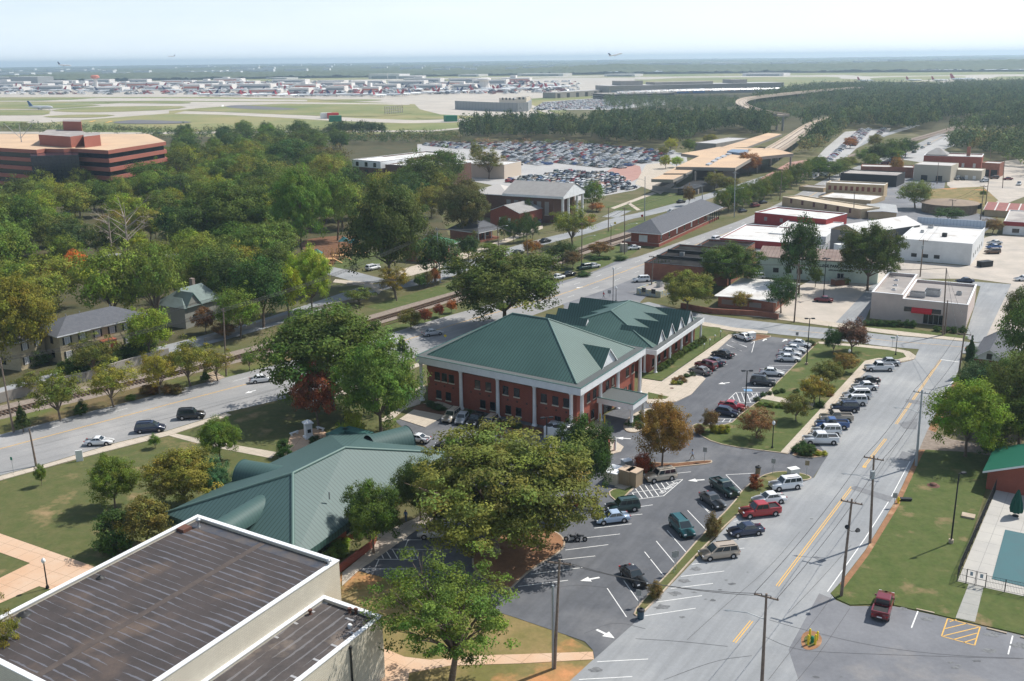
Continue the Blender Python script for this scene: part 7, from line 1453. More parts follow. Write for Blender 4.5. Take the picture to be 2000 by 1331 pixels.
def carmass(rest,name,sc=None):
    n=len(rest); bx=np.array([(-2.3,-.87,.25),(2.3,-.87,.25),(2.3,.87,.25),(-2.3,.87,.25),(-2.3,-.87,.92),(2.3,-.87,.8),(2.3,.87,.8),(-2.3,.87,.92),(-1.7,-.8,.93),(1.0,-.8,.9),(1.0,.8,.9),(-1.7,.8,.93),(-1.1,-.62,1.45),(.3,-.62,1.45),(.3,.62,1.45),(-1.1,.62,1.45)])
    f=[(0,1,5,4),(1,2,6,5),(2,3,7,6),(3,0,4,7),(4,5,6,7),(8,9,13,12),(9,10,14,13),(10,11,15,14),(11,8,12,15),(12,13,14,15)]
    V=[];F=[];C=[]
    for i,(p,a,c) in enumerate(rest):
        ca,sa=math.cos(R(a)),math.sin(R(a)); q_=sc[i] if sc else 1; X=(bx[:,0]*ca-bx[:,1]*sa)*q_+p.x; Y=(bx[:,0]*sa+bx[:,1]*ca)*q_+p.y; V.append(np.stack([X,Y,bx[:,2]*q_+p.z+.1],-1)); cc=np.tile(np.array(CCOL[c]),(16,1)); cc[8:12]=.10; C.append(cc); F+=[tuple(j+16*i for j in q) for q in f]
    m=bpy.data.materials.new('far_car_paint'); m.use_nodes=True; at=m.node_tree.nodes.new('ShaderNodeAttribute'); at.attribute_name='tint'; b=m.node_tree.nodes['Principled BSDF']; m.node_tree.links.new(at.outputs[0],b.inputs[0]); b.inputs['Roughness'].default_value=.3
    o=npmesh(name,np.concatenate(V),np.array(F),m,False,np.concatenate(C)); tag(o,kind='stuff')
carmass(rest,'distant_parked_cars')
rg=random.Random(77); ap=[];asz=[]
for i in range(1500):
    x=rg.uniform(-60,1130); y=rg.uniform(160,189-max(0,(x-600))*.012)
    if inpoly(x,y,[(-80,160),(400,159),(1130,155),(1130,180),(880,191),(430,190),(400,186),(-80,186)]): g=G(x,y); ap.append((Vector((g.x,g.y,.2)),rg.uniform(0,360),rg.choice(['white','white','white','silver','silver','grey','red','darkred','navy','dgrey']))); asz.append(rg.uniform(1,4.2))
carmass(ap,'apron_vehicles',asz)
# ---------------------------------------------------------------- aeroplanes
def plane(tailc):
    PW=mat('aircraft_white',(.72,.73,.74),.4); TC=mat('aircraft_tail_'+tailc,{'red':(.35,.03,.05),'blue':(.04,.12,.3),'navy':(.03,.04,.12)}[tailc],.5)
    r=bpy.data.objects.new('airliner',None); COL.objects.link(r); r['_o']=(0,0,0); L=38; mb=MB(); n=12; prof=[(-19,.3,3.6),(-15,1.2,3.3),(-9,1.9,3.0),(12,1.95,2.9),(16,1.7,2.8),(18.4,.9,2.6),(19.2,.15,2.5)]; vs=[]
    for x,rr,z in prof: vs+=[Vector((x,rr*math.cos(2*math.pi*j/n),z+.8+rr*math.sin(2*math.pi*j/n))) for j in range(n)]
    mb.mesh(vs,[(i*n+j,(i+1)*n+j,(i+1)*n+(j+1)%n,i*n+(j+1)%n) for i in range(len(prof)-1) for j in range(n)],PW,True); mb.obj('fuselage',r)
    for s_ in (-1,1):
        mb=MB(); a=[(4,1.5*s_,3),(-3,1.5*s_,3),(-7.5,17*s_,4.4),(-5.6,17*s_,4.4)]; mb.mesh([Vector(p) for p in a]+[Vector((x,y,z+.4)) for x,y,z in a],[(0,1,2,3),(7,6,5,4),(0,3,7,4),(1,5,6,2),(3,2,6,7),(0,4,5,1)],PW); mb.obj('wing',r)
        mb=MB(); a=[(-14,.6*s_,4.6),(-17.5,.6*s_,4.6),(-19,6.5*s_,5),(-17.3,6.5*s_,5)]; mb.mesh([Vector(p) for p in a]+[Vector((x,y,z+.25)) for x,y,z in a],[(0,1,2,3),(7,6,5,4),(0,3,7,4),(1,5,6,2),(3,2,6,7),(0,4,5,1)],PW); mb.obj('tailplane',r)
        mb=MB(); mb.tube((3.2,5.5*s_,2.3),(-.6,5.5*s_,2.3),.95,.7,10,METAL); mb.obj('engine',r)
    mb=MB(); a=[(-11.5,-.2,5.2),(-17.5,-.2,4.8),(-20,-.2,12),(-17,-.2,12)]; mb.mesh([Vector(p) for p in a]+[Vector((x,.2,z)) for x,y,z in a],[(0,3,2,1),(4,5,6,7),(0,4,7,3),(1,2,6,5),(3,7,6,2)],TC); mb.obj('tail_fin',r); 
    mb=MB(); mb.box(Fr((0,0),(1,0)),13,13.6,-.2,.2,0,2.5,METAL); mb.box(Fr((0,0),(1,0)),-2,-1.2,-2.5,-2.1,0,3,METAL); mb.obj('landing_gear',r) if False else None
    g=MB(); g.tube((13,0,0),(13,0,2.3),.3,.2,6,METAL); g.obj('nose_gear',r)
    for s_ in (-1,1): g=MB(); g.tube((-1.5,2.6*s_,0),(-1.5,2.6*s_,3),.5,.3,6,METAL); g.obj('main_gear',r)
    return r
PL={t:plane(t) for t in('red','blue','navy')}; pu=set()
def airliner(t,x,y,ang,label,group=None,z=0,pitch=0,sc=1):
    global r_color
    g=G(x,y) if not isinstance(x,Vector) else x; r_color=(1,1,1,1); p=PL[t]
    if t not in pu: pu.add(t); r=p; r.location=(g.x,g.y,z)
    else: r=dup(p,(g.x,g.y,z),0)
    r.rotation_euler=(0,R(pitch),R(ang)); r.scale=(sc,)*3; 
    if 'group' in r: del r['group']
    if '_o' in r: del r['_o']
    tag(r,label,'airliner',group); r.name='airliner'; return r
airliner('blue',80,215,-12,'white and blue tailed airliner taxiing alone on the left taxiway')
for x,y,a,l in ((1880,160,-5,'large airliner on the far right taxiway'),(1690,161,0,'airliner rolling on the far right runway, leftmost'),(1785,160,0,'second airliner on the far right runway'),(1835,160,0,'third airliner on the far right runway')): airliner('red',x,y,a,l,sc=1.5 if x==1880 else 1)
rg=random.Random(12)
for i in range(16): airliner('red' if rg.random()<.8 else 'navy',740+i*24+rg.uniform(-6,6),190.5-i*1.15+rg.uniform(-1,1),rg.choice([20,60,200,160]),'airliner with dark red tail parked at the nearest right concourse','airliners at the nearest right concourse')
for i in range(15): airliner('red' if rg.random()<.7 else 'navy',410+i*23+rg.uniform(-6,6),189.5+rg.uniform(-1,1),rg.choice([20,60,200,160]),'airliner parked at the nearest left concourse','airliners at the nearest left concourse')
for i in range(26): airliner(rg.choice(['red','red','navy']),-20+i*44+rg.uniform(-10,10),180-max(0,i-12)*.35+rg.uniform(-1.5,1.5),rg.choice([10,70,190,150]),'airliner parked among the middle rows of concourses','airliners among the middle concourse rows')
for i in range(22): airliner(rg.choice(['red','red','navy']),20+i*50+rg.uniform(-14,14),172-max(0,i-12)*.3+rg.uniform(-1.5,1.5),rg.choice([10,70,190,150]),'airliner parked among the far rows of concourses','airliners among the far concourse rows')
def sky_pos(x,y,dist): d=(fw*FPX+rt*(x-1000)+up*(665.5-y)).normalized(); return Vector((0,0,EYE))+d*dist
for x,y,d,a,pt,l in ((1203,107,2600,20,-12,'small jet climbing just above the right horizon'),(126,127.5,3000,-8,3,'airliner landing just above the left horizon'),(335,109,3300,185,0,'tiny airliner in the sky left of the middle')):
    p=sky_pos(x,y,d); airliner('navy',p,0,a,l,z=p.z-4,pitch=pt,sc=.55 if x==335 else 1)
# ================================================================ markings
def line(px,w_,m=None,z=.062,name='parking_line'):
    P=[G(*p) for p in px]; mb=MB(); ribbon(mb,P,w_,z,m or WPAINT); return mb.obj(name,kind='structure')
A3_=lambda x,y:(1000+x/3.792,980+y/3.792)
for a,b in (((982,850),(1360,793)),((1068,748),(1407,700)),((1175,648),(1487,610)),((1250,558),(1572,518)),((1330,468),(1642,433)),((1640,286),(1790,268)),((630,1190),(1008,1170)),((495,1322),(890,1300)),((1680,352),(1720,348)),((1640,150),(1700,143))): line([A3_(*a),A3_(*b)],.11)
for a,b in (((1370,0),(1462,88)),((1300,68),(1440,215)),((1148,215),(1287,375)),((1068,295),(1205,460)),((982,375),(1120,548)),((893,465),(912,485)),((822,580),(935,740)),((705,645),(848,858)),((915,45),(1042,27)),((850,107),(965,96)),((610,200),(885,168)),((540,272),(800,243)),((395,362),(713,322)),((300,440),(617,406)),((140,540),(520,492)),((45,632),(415,586))): line([A3_(*a),A3_(*b)],.11)
C3=lambda x,y:(1000+x/3.802,650+y/3.802)
for a,b in (((1372,1255),(1470,1335)),((1588,1058),(1715,1185)),((1588,1058),(1840,1045)),((1215,1048),(1328,1036)),((1560,120),(1670,168)),((1592,92),(1705,138)),((1630,65),(1745,108)),((1470,178),(1560,215)),((1440,240),(1600,240)),((1710,412),(1880,410)),((1780,150),(1805,55))): line([C3(*a),C3(*b)],.11)
Z6=lambda x,y:(1330+x/6.05,640+y/6.05)
for a,b in (((1040,450),(1340,455)),((1100,498),(1300,500)),((722,717),(1060,717)),((900,600),(1190,605)),((480,250),(660,330)),((540,205),(720,283)),((600,163),(780,236)),((830,190),(880,155)),((650,770),(990,770)),((650,770),(525,888)),((525,888),(870,890)),((360,1082),(650,1085)),((340,1118),(600,1120)),((430,1100),(400,1118)),((520,1085),(490,1118)),((595,1085),(570,1118))): line([Z6(*a),Z6(*b)],.11)
for a,b in (((612,815),(640,888)),((655,775),(700,888)),((715,773),(757,888)),((785,790),(822,888)),((835,775),(850,800)),((893,775),(915,830)),((560,860),(570,880))): line([Z6(*a),Z6(*b)],.13)
line([Z6(745,745),Z6(840,745)],1.3,BPAINT,.063,'disabled_bay_mark')
Y6=lambda x,y:(1130+x/6.653,840+y/6.653)
for a,b in (((540,935),(1105,862)),((1105,862),(1355,648)),((1355,648),(835,715)),((695,820),(1220,755))): line([Y6(*a),Y6(*b)],.11)
for a,b in (((640,858),(682,912)),((700,825),(755,900)),((740,768),(828,893)),((790,728),(900,882)),((855,710),(968,872)),((925,702),(1042,864)),((1000,695),(1080,808)),((1068,685),(1122,762)),((1130,675),(1175,722)),((1205,665),(1222,682))): line([Y6(*a),Y6(*b)],.13)
for a,b in (((790,502),(1120,502)),((1120,502),(1035,560)),((1085,287),(1225,287)),((1225,287),(1215,215)),((980,355),(1330,358)),((840,430),(1190,432)),((910,432),(885,488)),((1125,290),(1105,340)),((930,395),(945,425)),((962,365),(1000,425)),((1010,358),(1050,425)),((1060,358),(1105,430)),((1115,358),(1150,425)),((1165,358),(1200,425)),((1330,358),(1250,430))): line([(500+a[0]/3.792,980+a[1]/3.792),(500+b[0]/3.792,980+b[1]/3.792)],.12)
def ptext(s,pa,pb,size,z=.064,m=None,name='painted_lettering',under=False):
    c=bpy.data.curves.new('t','FONT'); c.body=s; c.size=size; c.align_x='LEFT'; c.offset=.012; o=bpy.data.objects.new('t',c); COL.objects.link(o); dg=bpy.context.evaluated_depsgraph_get(); me=bpy.data.meshes.new_from_object(o.evaluated_get(dg)); bpy.data.objects.remove(o); me.materials.clear(); me.materials.append(m or WPAINT)
    A=G(*pa);B=G(*pb); t=(B-A).normalized(); xs=[v.co.x for v in me.vertices]; s_=(B-A).length/(max(xs)-min(xs)); o=bpy.data.objects.new(name,me); COL.objects.link(o); o.location=(A.x,A.y,z); o.rotation_euler=(0,0,math.atan2(t.y,t.x)); o.scale=(s_,s_*1.15,1); return tag(o,kind='structure')
ptext('NO PARKING',Y6(1095,838),Y6(1290,690),1.0)
ptext('NO PARKING',Z6(830,855),Z6(905,790),1.0)
def arrow(p,q,z=.064,L=2.5):
    a=G(*p);b=G(*q); d=(b-a).normalized(); n=Vector((-d.y,d.x,0)); mb=MB(); mb.flat([a+n*.16,a+n*.16+d*L*.55,a-n*.16+d*L*.55,a-n*.16],z,WPAINT); mb.flat([a+n*.6+d*L*.5,a+d*L,a-n*.6+d*L*.5],z+.002,WPAINT); mb.obj('lane_arrow',kind='structure')
arrow((1165,1231),(1186,1241)); arrow((1171,1129),(1160,1131)); arrow((1376,938),(1360,939)); arrow((1232,858),(1215,857)); arrow((1425,748),(1410,750)); arrow((1490,667),(1498,660)); arrow((1528,668),(1540,662)); arrow((1138,561),(1128,563)); arrow((500,763),(490,766)); arrow((1008,0+730),(1008,729)) if False else None
for a,b in (((1518,1146),(1664,952)),((1686,914),(1730,858)),((1750,829),(1837,704)),((1434,1256),(1468,1214)),((1688,915),(1690,911))):
    P=[G(*a),G(*b)]; 
    for off in (-.14,.14): L_,_=ribbon_pts(P,-2*off); mb=MB(); ribbon(mb,L_,.12,.062,YPAINT); mb.obj('centre_line',kind='structure')
line([(1616,1157),(1690,1052),(1737,978),(1787,884)],.12); line([(1837,703),(1873,708)],.3); line([(1822,800),(1846,762),(1862,745)],.12)
D4=lambda x,y:(1500+x/3.792,980+y/3.792)
for a,b in (((1330,870),(1570,932)),((1570,932),(1530,1068)),((1530,1068),(1285,1000)),((1285,1000),(1330,870)),((1345,893),(1395,878)),((1312,945),(1475,905)),((1300,998),(1560,935)),((1375,1025),(1548,978)),((1450,1047),(1540,1018))): line([D4(*a),D4(*b)],.13,YPAINT,.064)
for a,b in (((1110,815),(1062,938)),((1812,997),(1778,1135))): line([D4(*a),D4(*b)],.14)
for a,b in (((1200,-12),(1400,600)),): pass
def wheelstop(a,b): 
    P=[G(*a),G(*b)]; F=Fr(P[0],P[1]); mb=MB(); mb.prism([F.P(0,-.09),F.P(F.lu,-.09),F.P(F.lu,.09),F.P(0,.09)],.05,.17,KERB); mb.obj('wheel_stop',label='concrete wheel stop along the lawn edge of the lower right lot',cat='wheel stop',group='concrete wheel stops')
wheelstop(D4(1098,802),D4(1232,832)); wheelstop(D4(1620,945),D4(1768,982)); wheelstop(D4(1870,1008),D4(1990,1040))
rg=random.Random(4)
def blob(x,y,r_,m,z=.0635,name='oil_stain'):
    g=G(x,y); n=14; P=[g+Vector((math.cos(2*math.pi*i/n)*r_*rg.uniform(.5,1.2),math.sin(2*math.pi*i/n)*r_*.6*rg.uniform(.5,1.2),0)) for i in range(n)]; mb=MB(); mb.flat(P,z,m); mb.obj(name,kind='structure')
OILM=mat('old_oil',(.13,.135,.14),.85,c2=(.2,.205,.21),ns=2.5,nlo=.4,nhi=.6)
PT0=mat('faded_oil',(.09,.092,.1),.9,c2=(.14,.145,.15),ns=3)
for x,y,q in ((1359,1112,.9),(1336,1136,.8),(1317,1160,.9),(1294,1187,1.1),(1355,1158,.35),(1812,1210,.8),(1938,1240,1),(1932,1272,.8),(1990,1262,1),(1163,1310,.8),(1765,1190,.6)): blob(x,y,q,OILM)
for i in range(44):
    a=rg.random(); s_=rg.choice([((1140,1090),(1235,985)),((1225,1150),(1400,965)),((1375,700),(1450,650)),((1495,740),(1560,690)),((1680,800),(1735,725)),((1600,1331),(1950,1290)),((1300,1230),(1600,1000))]); blob(s_[0][0]+(s_[1][0]-s_[0][0])*a+rg.uniform(-12,12),s_[0][1]+(s_[1][1]-s_[0][1])*a+rg.uniform(-8,8),rg.uniform(.15,.5),rg.choice([OILM,PT0]),.0636+i*1e-5)
PT=mat('asphalt_patch',(.17,.175,.185),.9,c2=(.21,.215,.225),ns=1.2,fine=.2)
for px in ([(1770,780),(1840,790),(1835,798),(1768,786)],[(1755,828),(1792,818),(1790,840),(1765,838)],[(1752,898),(1762,882),(1790,890),(1778,902)],[(1660,955),(1670,950),(1745,972),(1738,982)],[(1587,1089),(1594,1087),(1614,1096),(1606,1099)]): sheet('asphalt_patch',px,.0632,PT)
CRK=mat('crack_sealant',(.07,.07,.075),.6)
for px in ([(1500,1330),(1560,1255),(1618,1180),(1640,1140)],[(1540,1200),(1600,1135),(1660,1065)],[(1555,1330),(1600,1276),(1660,1190)],[(1500,1212),(1560,1230),(1700,1262),(1850,1282),(2000,1286)],[(1490,1245),(1540,1265),(1600,1275),(2000,1290)],[(1300,1331),(1400,1290),(1470,1280)],[(1340,1250),(1420,1180),(1500,1110),(1560,1040)],[(1240,1250),(1330,1255),(1420,1262)],[(1680,1120),(1760,1000)],[(1700,950),(1760,860),(1800,790)],[(1140,1240),(1200,1215),(1260,1230)],[(1040,1160),(1120,1140),(1190,1150)],[(600,745),(440,790),(200,850)],[(640,735),(300,815),(60,872)]): 
    P=chaikin([G(x+rg.uniform(-3,3),y+rg.uniform(-2,2)) for x,y in px],2,False); mb=MB(); ribbon(mb,P,.045,.0645,CRK); mb.obj('crack_line',kind='structure')
# manholes
for x,y in ((1312,760),(0,0))[:1]: g=G(x,y); mb=MB(); mb.lathe(Vector((g.x,g.y,.152)),[(.4,0),(.4,.01)],16,RUST); mb.obj('manhole_cover',label='round manhole cover in the wide concrete walk',cat='manhole cover')
mb=MB(); g=G(1823,950); mb.lathe(g+Vector((0,0,.1)),[(.9,0),(.7,.08),(.5,.12),(.5,.3),(.1,.32)],16,RUST); mb.obj('manhole_cover',label='raised rusty manhole on the right lawn near the pool fence',cat='manhole cover')
F=Fr(G(1877,1012),G(1903,1017)); mb=MB(); mb.box(F,0,F.lu,0,1.3,.1,.35,KERB); mb.obj('concrete_pad',label='small pale concrete pad against the pool fence',cat='concrete pad')
# ================================================================ poles, lamps, signs
WOODP=mat('weathered_pole',(.24,.19,.15),.9,c2=(.16,.12,.1),ns=2); BLK=mat('black_metal',(.02,.022,.025),.5); GRY=mat('grey_metal',(.33,.36,.38),.5,metal=.3); LENS=mat('lamp_glass',(.8,.82,.82),.3)
POLES={}
def upole(key,base,top,label,arm=1,lamp=None,transformer=False,steel=False,lean=0,armang=None,group=None):
    g=G(*base); h=HT(base,top[1]) if isinstance(top,tuple) else top
    tp=g+Vector((0,0,h))
    if isinstance(top,tuple):   # lean sideways to meet the photographed tip, kept small
        k=PJ(tp)[2]/FPX; dx=(top[0]-PJ(tp)[0])*k; dx=max(-1.3,min(1.3,dx)); tp.x+=dx
    r=empty('utility_pole',g,label,'utility pole',group); m=GRY if steel else WOODP; mb=MB(); mb.tube(g,tp,.19 if not steel else .2,.11,10,m); mb.obj('pole',r); aa=R(armang if armang is not None else 150); d=Vector((math.cos(aa),math.sin(aa),0)); n=Vector((-d.y,d.x,0)); att=[]
    for i in range(arm):
        c=g.lerp(tp,1-.035-.09*i); F=Fr(c,c+d); mb=MB(); mb.box(F,-1.2,1.2,-.07,.07,c.z-.07,c.z+.07,m); mb.obj('crossarm',r)
        for q in (-1.1,-.45,.45,1.1): p=c+d*q; mb=MB(); mb.tube(p,p+Vector((0,0,.22)),.06,.04,6,BLK); mb.obj('insulator',r); att.append(p+Vector((0,0,.24)))
    if transformer: c=g.lerp(tp,.80)+n*.45; mb=MB(); mb.tube(c-Vector((0,0,.5)),c+Vector((0,0,.5)),.3,.3,12,GRY); mb.obj('transformer',r)
    if lamp: # cobra head arm: (direction deg, height frac, length)
        a,f,Ln=lamp; c=g.lerp(tp,f); e=Vector((math.cos(R(a)),math.sin(R(a)),0)); mb=MB(); mb.chain([c,c+e*Ln*.5+Vector((0,0,.55)),c+e*Ln+Vector((0,0,.6))],[.05,.045,.04],6,GRY); l=mb.obj('lamp_arm',r); mb=MB(); q=c+e*Ln+Vector((0,0,.6)); mb.mesh([q+e*.7+n*0,q+Vector((0,0,.1)),q+Vector((-e.y*.18,e.x*.18,0)),q-Vector((-e.y*.18,e.x*.18,0)),q+e*.35-Vector((0,0,.12))],[(0,1,2),(0,3,1),(0,2,4),(0,4,3),(2,1,3),(2,3,4)],GRY); sub(mb,'lamp_head',l)
    POLES[key]=(att,tp); return r
upole('a',(1083,1306),(1093,1093),'tall grey and wood utility pole beside the lot exit at the bottom',1,steel=False,armang=165)
mb=MB(); g=G(1080,1306); mb.tube(g,g+Vector((0,0,9.5)),.13,.13,8,GRY); mb.obj('conduit_pipe',label='grey conduit pipe strapped along the pole at the lot exit',cat='pipe')
upole('b',(1488,1336),(1497,1160),'wooden utility pole with street lamp at the bottom edge of the street',1,lamp=(168,.72,3.4))
upole('c',(1643,1165),(1664,975),'wooden pole with two floodlights at the corner of the right lawn',1)
upole('d',(1699,1062),(1707,890),'wooden pole with transformer and street lamp beside the white edge line',1,lamp=(165,.72,3.2),transformer=True)
upole('e',(1789,911),(1801,762),'grey pole with street lamp at the far end of the right lawn',1,lamp=(165,.7,3.2),steel=True)
upole('f',(1870,748),(1884,650),'wooden pole at the stop line of the side street',1)
upole('g',(1841,656),(1848.5,524),'tall dark wooden pole in front of the pink office',0)
upole('g2',(1845,654),(1851,587),'shorter wooden pole right behind the tall one at the pink office',0)
upole('h',(1551,630),(1560,515),'wooden pole by the front corner of the white roofed cottage',1)
upole('i',(1797,541),(1804,468),'wooden pole with transformer left of the white warehouse front',1,transformer=True)
upole('j',(1272,566),(1276,500),'wooden pole standing beside the painted cafe',1)
upole('k',(27,845),(0,700),'tall wooden utility pole on the rail bank at the left edge',1,armang=125)
upole('l',(71,911),(57,838),'dark wooden pole on the sidewalk at the lower left road edge',0)
upole('m',(442,735),(436,603),'wooden pole beside the roadside steps',1,armang=125)
upole('n',(488,640),(481,564),'wooden pole with street lamp by the upper road at left',1,lamp=(200,.8,3),armang=125)
upole('o',(120,708),(105,655),'wooden pole in front of the tan apartments',1,armang=125)
upole('p',(860,553),(853,445),'pale pole with street lamp near the green roofed house',1,lamp=(200,.85,3),armang=125,steel=True)
upole('q',(775,588),(769,546),'short wooden pole on the verge at the junction',1,armang=125)
upole('r',(771,520),(769,492),'short pole beside the gravel drive by the junction',1,armang=125)
upole('s',(975,500),(971,440),'pole with a yellow sign right of the green roofed house',1,armang=125,lamp=(20,.9,3))
upole('t',(1030,505),(1029,457),'tan utility pole among the rusty small trees',1,armang=125)
upole('u',(1136,516),(1137,435),'wooden pole on the rail verge beside the dense bush',1,armang=125,lamp=(20,.62,4))
upole('v',(1220,497),(1220,405),'tall pole by the hedge at the depot lot with lamp',1,armang=125,lamp=(20,.6,4))
upole('w',(1188,453),(1189,405),'wooden pole by the upper road left of the yellow diamond sign',0)
upole('x',(1259,432),(1260,345),'tall slim pole at the station lawn corner',0,lamp=(150,.9,3),steel=True)
upole('y',(1434,425),(1436,335),'tall steel grey pole in front of the street tree row',1,steel=True,lamp=(20,.6,3.5))
upole('z',(1372,395),(1371,363),'street lamp pole by the station road',0,steel=True,lamp=(160,.97,3))
upole('aa',(1667,425),(1669,375),'wooden pole behind the tan brick store',1)
upole('ab',(1858,432),(1861,390),'wooden pole beside the round roofed shed',1)
upole('ac',(1915,430),(1922,362),'wooden pole left of the red striped shed',1); upole('ad',(1925,400),(1932,345),'pole at the vacant lot corner',1)
upole('ae',(1830,360),(1833,318),'wooden pole in front of the garage building',0); upole('af',(1958,368),(1962,310),'wooden pole right of the brick hall',1); upole('ag',(1933,330),(1935,292),'wooden pole behind the brick hall',0); upole('ah',(1523,392),(1528,330),'wooden pole beside the far downtown road',1)
WIRE=mat('wire_black',(.05,.05,.052),.6)
def wires(k1,k2,label,which=(0,1,2,3),sag=.7,r_=.018):
    A,ta=POLES[k1];B,tb=POLES[k2]
    if not A: A=[ta]*4
    if not B: B=[tb]*4
    for w_ in which:
        a=A[min(w_,len(A)-1)];b=B[min(w_,len(B)-1)]; P=[a.lerp(b,i/10)-Vector((0,0,sag*4*(i/10)*(1-i/10))) for i in range(11)]; mb=MB()
        for i in range(10): mb.tube(P[i],P[i+1],r_,r_,3,WIRE,cap=False)
        mb.obj('overhead_wire',label=label,cat='wire',group=label)
def namew(a): return 'thin overhead wire %s'%a
for a,b,s_,w_ in (('b','d','along the right side of the lower street',(0,3)),('d','e','along the right side street by the lawn',(0,3)),('e','f','along the side street towards the stop line',(0,3)),('a','b','crossing the lot exit and the lower street',(1,2)),('f','g','from the stop line pole to the pink office',(0,3)),('h','g','along the front of the pink office and cottage',(0,3)),('j','h','from the painted cafe to the cottage pole',(0,3)),('k','m','along the railway beside the main road',(0,1,2,3)),('m','p','over the railway towards the green roofed house',(0,1,2,3)),('o','n','in front of the apartments and gabled house',(0,1,2,3)),('n','q','along the upper road to the junction',(0,1,2,3)),('q','p','across the junction to the pale pole',(0,3)),('p','s','in front of the green roofed house',(0,1,2,3)),('s','t','along the upper road past the rusty trees',(0,1,3)),('t','u','over the rail verge by the dense bush',(0,3)),('u','v','along the rail verge to the depot lot',(0,3)),('v','y','over the railway depot roof',(0,3)),('i','ab','behind the white warehouse',(0,3)),('ab','ac','over the round roofed shed',(0,3))): wires(a,b,namew(a and s_),w_,sag=.8 if a!='m' else 1.6,r_=.042 if a in 'kmonqpstuv' else .034)
c=G(1643,1165); c=c+Vector((0,0,HT((1643,1165),1035)))
r=empty('floodlight',c+Vector((0,0,-.3)),'pair of dark floodlights bracketed on the pole at the lawn corner','floodlight')
for s_ in (-1,1): mb=MB(); p=c+Vector((.55*s_+.5,0,.2*-s_)); mb.tube(c+Vector((.45,0,-.2)),p,.03,.03,6,BLK); mb.tube(p,p+Vector((.1*s_,-.3,.3)),.16,.26,10,BLK); mb.obj('lamp_head',r)
def lamp(base,top,label,kind='globe',group=None,armdir=0,z0=0):
    g=G(*base); h=HT(base,top); r=empty('street_lamp' if kind!='bollard' else 'path_light',g,label,'street lamp' if kind!='bollard' else 'path light',group); mb=MB()
    if kind=='globe':
        mb.lathe(g,[(.22,0),(.2,.3),(.09,.5),(.07,h-.75),(.12,h-.7)],10,BLK); mb.obj('pole',r); mb=MB(); mb.lathe(g+Vector((0,0,h-.7)),[(.12,0),(.26,.25),(.22,.5),(.08,.62),(.02,.75)],10,LENS); mb.obj('lamp_globe',r)
    elif kind=='box':
        mb.tube(g,g+Vector((0,0,.6)),.3,.3,10,KERB); mb.tube(g+Vector((0,0,.6)),g+Vector((0,0,h)),.12,.08,8,BLK); mb.obj('pole',r)
        for a in armdir: d=Vector((math.cos(R(a)),math.sin(R(a)),0)); F=Fr(g,g+d); mb=MB(); mb.box(F,.0,.35,-.04,.04,h-.1,h-.02,BLK); mb.box(F,.35,1.0,-.2,.2,h-.14,h+.06,BLK); mb.box(F,.4,.95,-.16,.16,h-.16,h-.141,LENS); mb.obj('lamp_head',r)
    elif kind=='bollard': mb.tube(g+Vector((0,0,.1)),g+Vector((0,0,h)),.05,.05,6,BLK); mb.obj('post',r); mb=MB(); mb.lathe(g+Vector((0,0,h)),[(.12,0),(.16,.25),(.05,.35)],8,LENS); mb.obj('lamp_head',r)
    return r
lamp((93,1150),1090,'black lamp post with pale lantern at the concrete path, lower left')
lamp((1508,877),822,'black lamp post with globe on the lawn near the lot entrance')
lamp((1749,695),655,'tall lamp post on the round lawn corner at the cross street')
lamp((1656,722),682,'globe lamp between the farthest bronze-green trees'); lamp((1600,790),738,'globe lamp among the bronze-green trees by the walkway')
lamp((1455,802),724,'black double headed lamp at the hatched bays by the red sedan','box',armdir=(0,180))
lamp((1575,714),622,'very tall black lamp behind the four white sedans','box',armdir=(0,180))
lamp((1857,1062),925,'tall black lamp on the right lawn beside the pool fence','box',armdir=(20,))
lamp((1068,905),815,'black two lamp post in front of the shaded office wall','box',armdir=(0,200))
lamp((1608,582),505,'tall lamp with round disc head in the concrete lot behind the maroon car','box',armdir=(0,90,180,270)); lamp((1197,592),522,'slim steel pole beside the crossing behind the office wing','globe'); lamp((1203,590),560,'black globe lamp next to the slim steel pole','globe')
for i,(x,y) in enumerate(((1375,685),(1386,676),(1396,668),(1407,660))): lamp((x,y),y-11,'white capped path light in the lawn beside the wing','bollard','path lights beside the wing')
lamp((1193,478),438,'pale street lamp by the upper road bend','globe'); 
def sign(base,top,label,col,w_=.6,hh=.75,cat='sign',face=250,shape='rect',text=None,tcol=None,two=False):
    g=G(*base); h=HT(base,top); r=empty('road_sign',g,label,cat); mb=MB(); mb.tube(g,g+Vector((0,0,h)),.035,.035,6,GRY); mb.obj('post',r); d=Vector((math.cos(R(face)),math.sin(R(face)),0)); t=Vector((-d.y,d.x,0)); c=g+d*.06+Vector((0,0,h-hh/2)); k=Vector((0,0,1))
    if shape=='rect': P=[(-w_/2,-hh/2),(w_/2,-hh/2),(w_/2,hh/2),(-w_/2,hh/2)]
    elif shape=='diamond': P=[(0,-w_/2),(w_/2,0),(0,w_/2),(-w_/2,0)]
    else: P=[(w_/2*math.cos(R(22.5+45*i)),w_/2*math.sin(R(22.5+45*i))) for i in range(8)]
    mb=MB(); f=[c+t*a+k*b for a,b in P]; mb.mesh(f+[x-d*.03 for x in f],[tuple(range(len(f))),tuple(range(2*len(f)-1,len(f)-1,-1))]+[(i,(i+1)%len(f),len(f)+(i+1)%len(f),len(f)+i) for i in range(len(f))],col); mb.obj('panel',r)
    return r
SG=mat('sign_back_grey',(.3,.31,.3),.6); SY=mat('sign_yellow',(.75,.55,.03),.6); SR=mat('sign_red',(.5,.02,.02),.6); SW=mat('sign_white',(.75,.75,.73),.6); SGN=mat('sign_green',(.01,.18,.1),.6); SB=mat('sign_brown',(.25,.2,.12),.7)
